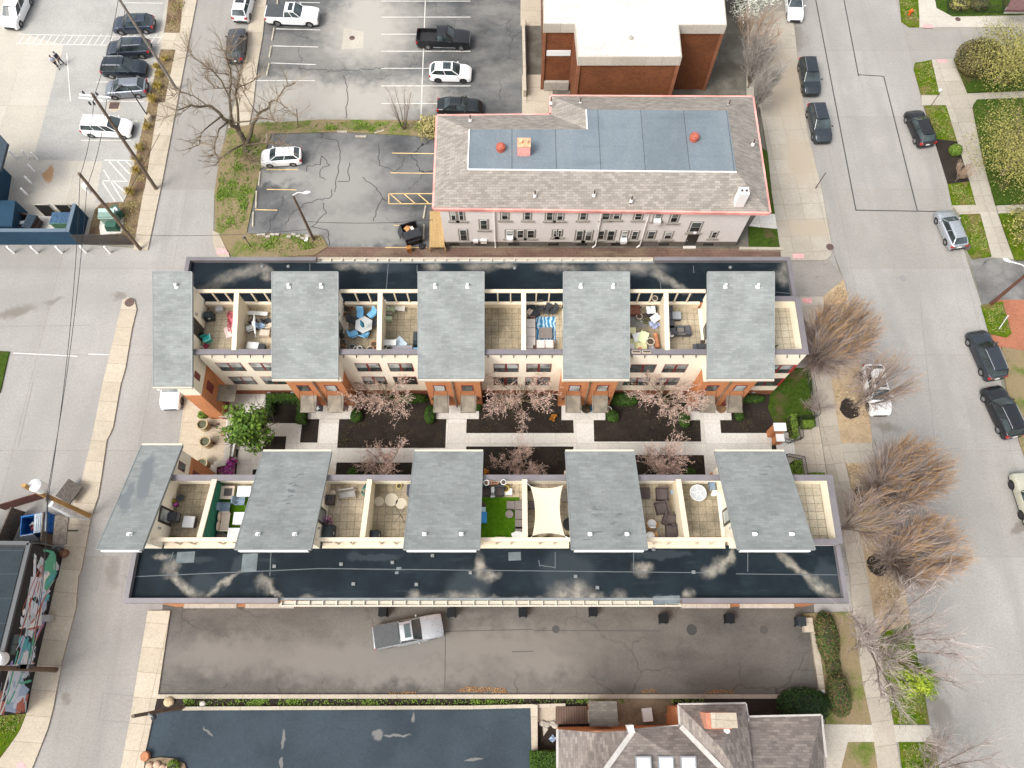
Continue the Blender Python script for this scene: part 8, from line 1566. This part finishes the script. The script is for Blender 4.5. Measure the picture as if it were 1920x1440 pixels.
# ------------------------------------------------------------------ dumpsters
def dumpster(px, rz, label, col, lidcol, w=1.8, d=1.2, h=1.25, open_=True, junk=(), z=.02, group='dumpsters'):
 o = thing('dumpster', px, label, 'dumpster', group, rz, .9, z); m_ = pc('dumpster_paint', col, .55, .2, var=.25, scale=2)
 mb = MB(); w2, d2 = w / 2, d / 2
 for (x0, x1, y0, y1) in ((-w2, w2, -d2, -d2 + .06), (-w2, w2, d2 - .06, d2), (-w2, -w2 + .06, -d2 + .06, d2 - .06), (w2 - .06, w2, -d2 + .06, d2 - .06), (-w2 + .06, w2 - .06, -d2 + .06, d2 - .06)):
  mb.bb(x0, x1, y0, y1, .15, h if (x1 - x0 < .2 or y1 - y0 < .2) else .25)
 mb.build('container', m_, o); MB().bb(-w2 - .03, w2 + .03, -d2 - .05, -d2, h - .15, h + .01).build('rim', m_, o)
 for s in (-1, 1): MB().box(s * (w2 + .07), 0, h * .6, .14, d * .8, .14).build('fork_pocket', m_, o)
 lm = pc('lid_plastic', lidcol, .5, var=.15)
 for s in (-1, 1):
  L = MB(); x0, x1 = (-w2 + .01, -.02) if s < 0 else (.02, w2 - .01)
  if open_ and s > 0: L.hexa([(x0, d2, h), (x1, d2, h), (x1, d2 + .06, h), (x0, d2 + .06, h), (x0, d2 + .35, h - .95), (x1, d2 + .35, h - .95), (x1, d2 + .41, h - .95), (x0, d2 + .41, h - .95)])
  else:
   L.bb(x0, x1, -d2, d2, h + .02, h + .06)
   for k in range(6): L.bb(x0 + .05 + k * (x1 - x0 - .1) / 6, x0 + .05 + k * (x1 - x0 - .1) / 6 + .05, -d2 + .05, d2 - .05, h + .06, h + .1)
  L.build('lid', lm, o)
 for x in (-w2 + .2, w2 - .2): MB().box(x, 0, 0, .1, .3, .15).build('caster', M['tyre'], o)
 for (jx, jy, jz, s, jc, rz2) in junk: MB().box(jx, jy, jz, s, s * .7, s * .5, rz2).build('rubbish', pc('rubbish', jc, .8), o)
 return o
dumpster((771, 436), 110, 'black dumpster with open lid full of cardboard beside the pine ramp', (.02, .02, .022), (.03, .033, .038), 1.9, 1.6, 1.3, junk=((.4, .3, .9, .5, (.5, .24, .08), .4), (.3, -.2, .95, .4, (.6, .5, .45), .2), (.6, .1, .85, .4, (.42, .2, .07), 1)))
solo('cardboard_box', MB().box(0, 0, 0, .45, .4, .75), (767, 466), pc('orange_brown_card', (.33, .14, .03), .85, var=.2), 'orange brown carton below the black dumpster', 'carton', 15, hh=.5, z=.02)
o = thing('spare_wheel', (791, 462), 'black tyre with pale hub beside the black dumpster', 'wheel', h=.1, z=.02); MB().lathe(0, 0, [(.16, 0), (.33, .02), (.33, .2), (.16, .22)], 16).build('tyre', M['tyre'], o); MB().lathe(0, 0, [(.15, .12), (.04, .16)], 10).build('hub', M['steel'], o)
dumpster((50, 417), 168, 'brown dumpster half open inside the navy enclosure', (.06, .035, .03), (.03, .05, .075), 1.9, 1.5, 1.2, junk=((.4, .1, .7, .5, (.6, .6, .6), .4),)); dumpster((117, 412), 0, 'green dumpster with blue ribbed lids inside the navy enclosure', (.09, .2, .11), (.06, .13, .22), 1.9, 1.25, 1.2, False)
dumpster((72, 985), 190, 'bright blue dumpster by the leaning yellow pole', (.006, .1, .34), (.34, .38, .42), 2.2, 1.6, 1.5, junk=((.4, 0, .5, .6, (.2, .03, .04), .3), (.6, -.2, .6, .4, (.4, .4, .4), .8)))
o = thing('transformer', (203, 409), 'pale green pad mounted transformer cabinet on the concrete pad', 'transformer', h=.8, z=.1); MB().box(0, .2, 0, 1.5, .85, 1.35).build('cabinet', pc('pale_green_steel', (.19, .29, .24), .5, .2, var=.1), o); MB().hexa([(-.78, -.28, 1.1), (.78, -.28, 1.1), (.78, .68, 1.4), (-.78, .68, 1.4), (-.78, -.28, 1.16), (.78, -.28, 1.16), (.78, .68, 1.46), (-.78, .68, 1.46)]).build('lid', pc('pale_green_lid', (.26, .37, .32), .5, .2), o); MB().box(.3, -.65, 0, 1.3, .8, .75, 0, .8, .8).build('lower_case', pc('dark_green_steel', (.03, .1, .07), .5, .2), o)
o = thing('utility_cabinet', (221, 397), 'dark green utility cabinet behind the pale transformer', 'cabinet', rz=-50, h=.5, z=.1); MB().box(0, 0, 0, 1.0, .6, 1.0).build('body', pc('dark_green_steel', (.03, .1, .07), .5, .2), o); MB().box(.05, 0, 1.0, .55, .25, .02).build('notice', M['white'], o)
slab('pavement', [(186, 425), (190, 405), (234, 402), (228, 437), (188, 440)], -.1, .125, M['white_walk'])
# timber screen round the blue dumpster
o = thing('timber_screen', (70, 985), 'weathered timber screen surrounding the blue dumpster', 'screen', h=0, z=0); of = o.location
def scr(a, b, z1, nm='panel', mat=None): MB().bar(P(*a) , P(*b), .1, .1, z1).build(nm, mat or pc('grey_timber', (.11, .09, .07), .9, var=.3, scale=5), o, off=of)
scr((22, 1022), (48, 960), 2.0); scr((22, 1022), (98, 1026), 1.9); q = [P(103, 966, 1.9), P(128, 967, 1.9), P(124, 1020, 1.9), P(98, 1020, 1.9)]; MB().prism([p[:2] for p in q], 1.8, 1.9, True).build('roof', pc('weathered_boards', (.12, .1, .08), .9, var=.35, scale=5), o, off=of); scr((104, 968), (100, 1022), 1.8)
solo('timber_hatch', MB().hexa([(-.75, -.85, .6), (.75, -.85, .6), (.75, .85, .6), (-.75, .85, .6), (-.75, -.85, .75), (.75, -.85, .75), (.75, .85, .75), (-.75, .85, .75)]), (131, 922), pc('dark_hatch_boards', (.07, .06, .05), .9, var=.35, scale=5), 'dark boarded gate leaf above the blue dumpster', 'gate', -28, hh=.6, z=.1)
solo('board_fence', MB().hexa([(-1.7, -.3, 0), (1.7, .5, 0), (1.7, .56, 0), (-1.7, -.24, 0), (-1.7, -.3, 1.5), (1.7, .5, 1.5), (1.7, .56, 1.5), (-1.7, -.24, 1.5)]), (38, 943), pc('dull_red_board', (.12, .045, .035), .85, var=.3), 'dull red board fence beside the blue dumpster', 'fence', 5, hh=.8, z=0)
for k, (px, c_, lab) in enumerate((((109, 1033), (.05, .055, .065), 'grey black rubbish bag heap beside the painted wall'), ((122, 1038), (.14, .06, .03), 'brown bin by the painted wall corner'), ((101, 1041), (.45, .12, .08), 'coral red bag by the painted wall corner'))): solo('rubbish_bag' if k != 1 else 'small_bin', MB().ball(0, 0, .3, .5 - .12 * k, .35, .35, 10, 6, .15, k), px, pc('bag%d' % k, c_, .5, var=.3), lab, 'bag' if k != 1 else 'bin', hh=.2, z=.1, sm=60)
solo('plank', MB().box(0, 0, 0, .95, .14, .05), (136, 995), pc('dark_green_board', (.04, .045, .03), .7), 'thin dark plank on the tan sidewalk near the yellow pole', 'plank', 0, hh=0, z=.14)
# ------------------------------------------------------------------ bollards, wheel stops, posts, poles, wires
M['bollard'] = pc('white_bollard', (.86, .85, .83), .5)
fb = None
def bollard(px, grp, lab):
 global fb
 if fb is None: fb = MB().lathe(0, 0, [(.11, 0), (.11, 1.1), (.09, 1.17), (.03, 1.2)], 12).build('bollard', M['bollard'], smooth=50); o = fb
 else: o = fb.copy(); COL.objects.link(o)
 o.location = P(*px, .0); return tag(o, lab, 'bollard', grp)
for i, px in enumerate(((27, 474), (71, 474), (117, 474), (162, 473), (207, 474))): bollard(px, 'white bollards in front of the navy wall', ORD[i] + ' white bollard from the left along the navy enclosure wall')
for i, px in enumerate(((30, 296), (54, 296), (71, 300), (65, 322), (59, 344), (52, 366))): bollard(px, 'white bollards by the navy building', ('far left', 'far middle', 'far right', 'third nearest', 'second nearest', 'nearest')[i] + ' white bollard on the pale apron by the navy building')
fs = None
def stop(a, b, lab, grp, col='stop'):
 p, q = P(*a, .05), P(*b, .05); c = (p + q) / 2; L = (q - p).length; mb = MB(); mb.box(0, 0, 0, L, .2, .14, 0, .97, .65); o = mb.build('wheel_stop', pc('worn_concrete_stop', (.38, .34, .27), .9, var=.2)); o.location = (c.x, c.y, .012); o.rotation_euler = (0, 0, math.atan2((q - p).y, (q - p).x)); return tag(o, lab, 'wheel stop', grp)
for i, (a, b) in enumerate((((521, -8), (520, 9)), ((514, 53), (510, 76)), ((509, 87), (505, 108)), ((505, 119), (500, 142)))): stop(a, b, 'worn concrete wheel stop, ' + ORD[i] + ' from the top along the large lot west side', 'wheel stops of the large lot')
for i, (a, b) in enumerate((((501, 252), (499, 270)), ((492, 303), (491, 314)), ((488, 322), (485, 348)), ((481, 358), (480, 390)), ((475, 398), (474, 425)))): stop(a, b, 'worn concrete wheel stop, ' + ORD[i] + ' from the top along the cracked lot west side', 'wheel stops of the cracked lot')
for a, b, lab in (((632, 247), (651, 247), 'wheel stop lying along the green strip, left of three'), ((666, 256), (687, 256), 'wheel stop set forward from the green strip, middle of three'), ((702, 250), (720, 245), 'wheel stop tilted on the green strip, right of three')): stop(a, b, lab, 'loose wheel stops by the green strip')
for a, b, lab in (((798, 386), (794, 410), 'yellowed wheel stop against the grey building, upper'), ((795, 421), (794, 450), 'yellowed wheel stop beside the black dumpster, lower')): stop(a, b, lab, 'wheel stops by the grey building')
for k in range(12):
 x = 486 + 8.5 * k + (14 if k > 4 else 0)
 if x < 590: o = MB().box(0, 0, 0, .42, .22, .2, random.uniform(-.3, .3)).build('concrete_block', M['stone']); o.location = P(x, 441 + 4 * (k % 3 == 2) + (3 if k > 6 else 0), .1); tag(o, ORD[min(k, 11)] + ' pale concrete block from the left in the loose row on the weedy bank', 'concrete block', 'loose concrete blocks on the weedy bank')
solo('white_slab', MB().box(0, 0, 0, .3, .75, .1, -.1), (575, 447), M['white'], 'white slab beside the lamp post foot', 'slab', hh=0, z=.1)
def pole(name, base, top, h, r0, r1, mat, label, cat='utility pole', group=None, z=.1, extras=()):
 a, b = P(*base, z), P(*top, h); o = empty(name, a, label, cat, group); MB().tube([a, a.lerp(b, .5), b], [r0, (r0 + r1) / 2, r1], 10).build('pole', mat, o, off=a)
 return o, a, b
o1, a1, b1 = pole('utility_pole', (331, 167), (222, -4), 12.0, .17, .12, plain('grey_pole', (.22, .19, .165), .85, var=.25), 'grey leaning utility pole over the blue car at the top')
o2, a2, b2 = pole('utility_pole', (293, 354), (172, 175), 12.5, .19, .13, M['wood_pole'], 'brown utility pole with white crossarms above the white minivan')
for dx, ln in ((.0, 2.6), (-.0, 2.5)): pass
for k, (p, q) in enumerate((((149, 177), (208, 183)), ((148, 183), (206, 189)))): a, b = P(*p, 12.0 - .7 * k), P(*q, 12.0 - .7 * k); MB().tube([a, b], .07, 6).build('crossarm', M['white'], o2, off=a2)
for k, (x, y) in enumerate(((155, 172), (181, 175), (167, 192), (175, 192))): c = P(x, y, 12.2); MB().lathe(c.x, c.y, [(.06, 11.9), (.1, 12.1), (.05, 12.3)], 8).build('insulator', M['charcoal'], o2, off=a2)
o3, a3, b3 = pole('utility_pole', (263, 467), (148, 325), 11.4, .17, .13, M['wood_pole'], 'brown utility pole crossing the dark timber fence')
c = P(163, 352, 9.5); MB().lathe(c.x, c.y, [(.25, 9.0), (.28, 9.2), (.28, 9.9), (.1, 10)], 12).build('transformer_can', M['white'], o3, off=a3)
o4, a4, b4 = pole('utility_pole', (166, 967), (44, 910), 9.6, .24, .17, M['newwood'], 'yellow brown utility pole with a white drum at the blue dumpster')
c = P(71, 912, 8.6); MB().lathe(c.x, c.y, [(.35, 8.0), (.48, 8.1), (.48, 9.0), (.3, 9.15)], 16).build('transformer_can', M['white'], o4, off=a4)
w_ = [P(166, 974, 1.5), P(130, 962, 4.5), P(95, 945, 6.5)]; MB().tube(w_, [.12, .3, .25], 8).build('riser_conduit', pc('pale_conduit', (.5, .52, .53), .5, var=.2), o4, off=a4)
for k in range(5): q0 = P(78 + 3 * k, 925 + 3 * k, 8); MB().tube([q0, P(90 + 2 * k, 920 + 4 * k, 8.3), P(88, 937 + 3 * k, 7.6)], .03, 4).build('cable', M['black'], o4, off=a4)
o5, a5, b5 = pole('utility_pole', (105, 1256), (-14, 1252), 10.5, .2, .16, plain('red_brown_pole', (.11, .065, .04), .85, var=.3), 'red brown utility pole in front of the painted wall')
for k in range(4): q0 = P(46 + 4 * k, 1250, 6.8); MB().box(q0.x, q0.y, q0.z, .3, .3, .5).build('cable_box', M['black'], o5, off=a5)
o6, a6, b6 = pole('utility_pole', (346, 1325), (249, 1343), 8.5, .16, .12, M['wood_pole'], 'grey brown utility pole at the corner of the blue black lot')
c = P(287, 1345, 6.4); MB().tube([P(278, 1338, 6.8), c, P(295, 1342, 6)], .06, 6).build('bracket', M['steel'], o6, off=a6); MB().lathe(c.x, c.y, [(.15, 6.1), (.22, 6.3), (.1, 6.5)], 10).build('lamp_head', M['charcoal'], o6, off=a6)
def lamp(base, top, h, armend, label, mat, headm, z=.1, r=.09, hl=.6):
 o, a, b = pole('street_lamp', base, top, h, r, r * .7, mat, label, 'street lamp', None, z); e = P(*armend, h + .2); MB().tube([b, b.lerp(e, .5) + Vector((0, 0, .25)), e], .04, 6).build('arm', headm, o, off=a); d = (e - b).normalized(); MB().tube([e - d * .1, e + d * hl * .5, e + d * hl], [.08, .16, .06], 8).build('lamp_head', headm, o, off=a); return o
lamp((588, 449), (549, 366), 7.2, (570, 362), 'brown timber lamp post with white arm at the edge of the cracked lot', M['wood_pole'], M['white'], r=.15)
lamp((1858, 570), (1932, 508), 6.2, (1893, 490), 'thick red brown lamp post leaning in at the right driveway', plain('red_brown_post', (.1, .04, .025), .7, var=.25), M['white'], r=.17)
lamp((1745, 199), (1764, 172), 3.2, (1763, 170), 'short thin post with white head on the right verge', M['iron'], M['white'], r=.04, hl=.3)
lamp((280, 222), (243, 166), 4.3, (232, 163), 'black parking lot lamp on a round concrete foot', M['black'], M['black'], r=.07, hl=.5); solo('lamp_foot', MB().lathe(0, 0, [(.32, -.1), (.32, .55), (.28, .6)], 16), (281, 224), M['tan_walk'], 'round concrete foot under the black lot lamp', 'lamp base', hh=0, z=.12)
for base, top, h, lab, mt, r in (((1529, 353), (1548, 324), 2.6, 'short rusty post at the tan sidewalk edge', M['iron'], .05), ((1873, 617), (1890, 592), 2.4, 'slim white post in the grass by the orange paving', M['white'], .05), ((559, 240), (556, 205), 2.4, 'slim dark post on the green strip', M['bark'], .05), ((1599, 708), (1626, 690), 2.6, 'dark post beside the white SUV', M['bark'], .05), ((471, 463), (457, 443), 2.0, 'small dark sign post with a pale plate on the weedy bank', M['iron'], .045)):
 o, a, b = pole('sign_post', base, top, h, r, r, mt, lab, 'post', None, .1)
 if 'plate' in lab or 'rusty' in lab or 'white post' in lab or 'white SUV' in lab: MB().box(b.x, b.y, b.z - .45, .35, .03, .45, .5).build('sign_plate', M['steel'], o, off=a)
# people
def person(px, head_dir, label, shirt, trousers, hair, stride, sc=1.0):
 c = P(*px, .0); o = empty('person', (c.x, c.y, .015), label, 'person', 'two walkers on the pale apron', R(head_dir)); o.scale = (sc,) * 3
 def skin(name, chains, mat):
  me = bpy.data.meshes.new(name); vs, es, rs = [], [], []; idx = {}
  for ch in chains:
   prev = None
   for (p, r_) in ch:
    key = tuple(round(q, 3) for q in p)
    if key not in idx: idx[key] = len(vs); vs.append(p); rs.append(r_)
    if prev is not None and prev != idx[key]: es.append((prev, idx[key]))
    prev = idx[key]
  me.from_pydata(vs, es, []); ob = bpy.data.objects.new(name, me); COL.objects.link(ob); ob.parent = o; me.materials.append(mat)
  m_ = ob.modifiers.new('skin', 'SKIN');
  for i, r_ in enumerate(rs): me.skin_vertices[0].data[i].radius = (r_, r_)
  me.skin_vertices[0].data[0].use_root = True; s_ = ob.modifiers.new('sub', 'SUBSURF'); s_.levels = 1; s_.render_levels = 2; return ob
 pel = (0, 0, .95); sk = pc('skin_tone', (.45, .27, .19), .6)
 L1, L2 = stride, -stride * .85
 skin('body', [[(pel, .12), ((0, 0, 1.12), .125), ((.01, 0, 1.32), .15), ((.02, 0, 1.45), .09), ((.03, 0, 1.53), .05), ((.05, 0, 1.6), .085), ((.05, 0, 1.7), .09), ((.045, 0, 1.78), .06)],
     [((.01, 0, 1.32), .15), ((.01, .18, 1.4), .065), ((-.06, .23, 1.14), .045), ((.04, .23, .92), .035), ((.07, .22, .84), .04), ((.09, .215, .76), .018)], [((.01, 0, 1.32), .15), ((.01, -.18, 1.4), .065), ((.05, -.23, 1.14), .045), ((.17, -.22, .96), .035), ((.2, -.21, .89), .04), ((.23, -.2, .82), .018)],
     [(pel, .12), ((0, .09, .86), .095), ((L1 * .45, .1, .5), .065), ((L1 * .9, .1, .09), .045), ((L1 + .16, .1, .03), .035)], [(pel, .12), ((0, -.09, .86), .095), ((L2 * .2, -.1, .5), .065), ((L2, -.1, .1), .045), ((L2 + .15, -.1, .04), .035)]], sk)
 skin('shirt', [[((0, 0, .98), .15), ((0, 0, 1.12), .15), ((.01, 0, 1.32), .175), ((.02, 0, 1.44), .1)], [((.01, 0, 1.32), .175), ((.01, .18, 1.4), .085), ((-.06, .23, 1.14), .062), ((.03, .23, .97), .05)], [((.01, 0, 1.32), .175), ((.01, -.18, 1.4), .085), ((.05, -.23, 1.14), .062), ((.15, -.22, 1.0), .05)]], shirt)
 skin('trousers', [[((0, 0, 1.0), .14), ((0, .09, .86), .115), ((L1 * .45, .1, .5), .085), ((L1 * .88, .1, .12), .06)], [((0, 0, 1.0), .14), ((0, -.09, .86), .115), ((L2 * .2, -.1, .5), .085), ((L2 * .97, -.1, .13), .06)]], trousers)
 MB().ball(.035, 0, 1.72, .115, .1, .11, 12, 8).build('hair', hair, o, smooth=70)
 f = MB(); f.ball(.15, 0, 1.63, .02, .018, .025, 6, 4); f.ball(.135, .035, 1.665, .012, .014, .01, 6, 4); f.ball(.135, -.035, 1.665, .012, .014, .01, 6, 4); f.ball(.138, 0, 1.585, .01, .03, .008, 6, 4); f.build('face', sk, o, smooth=70)
 for x in (L1 + .1, L2 + .09): MB().ball(x, .1 if x > 0 else -.1, .05, .15, .055, .055, 10, 5).build('shoe', M['black'], o, smooth=60)
person((117, 121), -25, 'walker in dark navy top and black trousers, behind', pc('navy_top', (.02, .03, .06), .9), pc('black_trousers', (.01, .01, .013), .9), pc('dark_hair', (.03, .045, .06), .7), .32, 1.0)
person((109, 126), -70, 'walker in pale lavender grey shirt, in front', pc('lavender_shirt', (.36, .38, .5), .9), pc('charcoal_trousers', (.03, .028, .04), .9), pc('brown_hair', (.06, .04, .03), .7), .28, .93)
# hydrant and lit details
o = thing('fire_hydrant', (1708, 22), 'bright orange hydrant in the top verge grass', 'hydrant', h=.4, z=.12); om = pc('safety_orange', (.7, .1, .01), .5); MB().lathe(0, 0, [(.14, 0), (.13, .5), (.16, .55), (.13, .7), (.04, .78)], 12).build('barrel', om, o, smooth=40); [MB().tube([(0, 0, .45), (s * .25, .05, .45)], .07, 8).build('outlet', om, o) for s in (-1, 1)]
# overhead wires
def wire(a, b, sag, label, r=.026):
 pts = [a.lerp(b, t / 14) - Vector((0, 0, sag * 4 * (t / 14) * (1 - t / 14))) for t in range(15)]; o = MB().tube(pts, r, 4).build('power_line', M['black'], off=a); return tag(o, label, 'power line', 'overhead wires along the west street')
A5 = P(50, 1249, 6.9); A4 = P(90, 935, 8.2); A3 = P(150, 330, 11.2); A2 = P(176, 182, 12.3)
wire(A4, A3, .7, 'thick overhead wire from the yellow pole to the fence pole, upper'); wire(P(86, 940, 7.6), P(163, 350, 9.8), .6, 'overhead wire from the yellow pole to the fence pole, lower'); wire(A3, A2, .4, 'overhead wire between the two brown poles, left'); wire(P(163, 350, 9.8), P(200, 186, 11.6), .4, 'overhead wire between the two brown poles, right')
wire(A5, A4, .5, 'overhead wire above the painted wall, left'); wire(P(56, 1250, 6.5), P(88, 945, 7.6), .5, 'overhead wire above the painted wall, right'); wire(A2, P(222, -2, 11.8), .3, 'overhead wire from the white crossarms to the grey pole'); wire(P(204, 186, 11.5), P(235, 10, 11.2), .3, 'second overhead wire from the white crossarms to the grey pole')
wire(P(244, 440, 3.5), P(580, 430, 6.8), .5, 'thin wire crossing the street to the timber lamp post'); wire(P(572, 415, 6.9), P(812, 412, 6.2), .4, 'thin wire from the timber lamp post to the grey building')
wire(P(300, 250, 1), P(232, 378, 1), .0, 'black cable along the left planting strip', .03)
# ------------------------------------------------------------------ light, sky, camera
w = bpy.data.worlds.new('World'); S.world = w; w.use_nodes = True; nt = w.node_tree
sky = nt.nodes.new('ShaderNodeTexSky'); sky.sky_type = 'NISHITA'; sky.sun_disc = False
SUN_EL, SUN_AZ = 53, 233
sky.sun_elevation = R(SUN_EL); sky.sun_rotation = R(SUN_AZ); sky.dust_density = 5; sky.air_density = 1.2; sky.ozone_density = .6
hs_ = nt.nodes.new('ShaderNodeHueSaturation'); hs_.inputs['Saturation'].default_value = .3
nt.links.new(sky.outputs[0], hs_.inputs['Color']); nt.links.new(hs_.outputs[0], nt.nodes['Background'].inputs['Color']); nt.nodes['Background'].inputs['Strength'].default_value = .15
sl = bpy.data.lights.new('sun', 'SUN'); sl.energy = 1.0; sl.angle = R(20); sl.color = (1, .965, .91); so = bpy.data.objects.new('sun', sl); COL.objects.link(so)
az, el = R(SUN_AZ), R(SUN_EL); d = Vector((math.sin(az) * math.cos(el), math.cos(az) * math.cos(el), math.sin(el))); so.rotation_euler = d.to_track_quat('Z', 'Y').to_euler()
cam = bpy.data.cameras.new('camera'); co = bpy.data.objects.new('camera', cam); COL.objects.link(co); co.location = (0, 0, CAMH); co.rotation_euler = (TILT, 0, 0)
cam.sensor_width = 36; cam.lens = 36 * FPX / 1920; cam.clip_end = 6000; S.camera = co
S.view_settings.view_transform = 'Standard'; S.view_settings.look = 'None'; S.view_settings.exposure = .93; S.view_settings.gamma = 1
S.cycles.max_bounces = 6; S.cycles.diffuse_bounces = 4
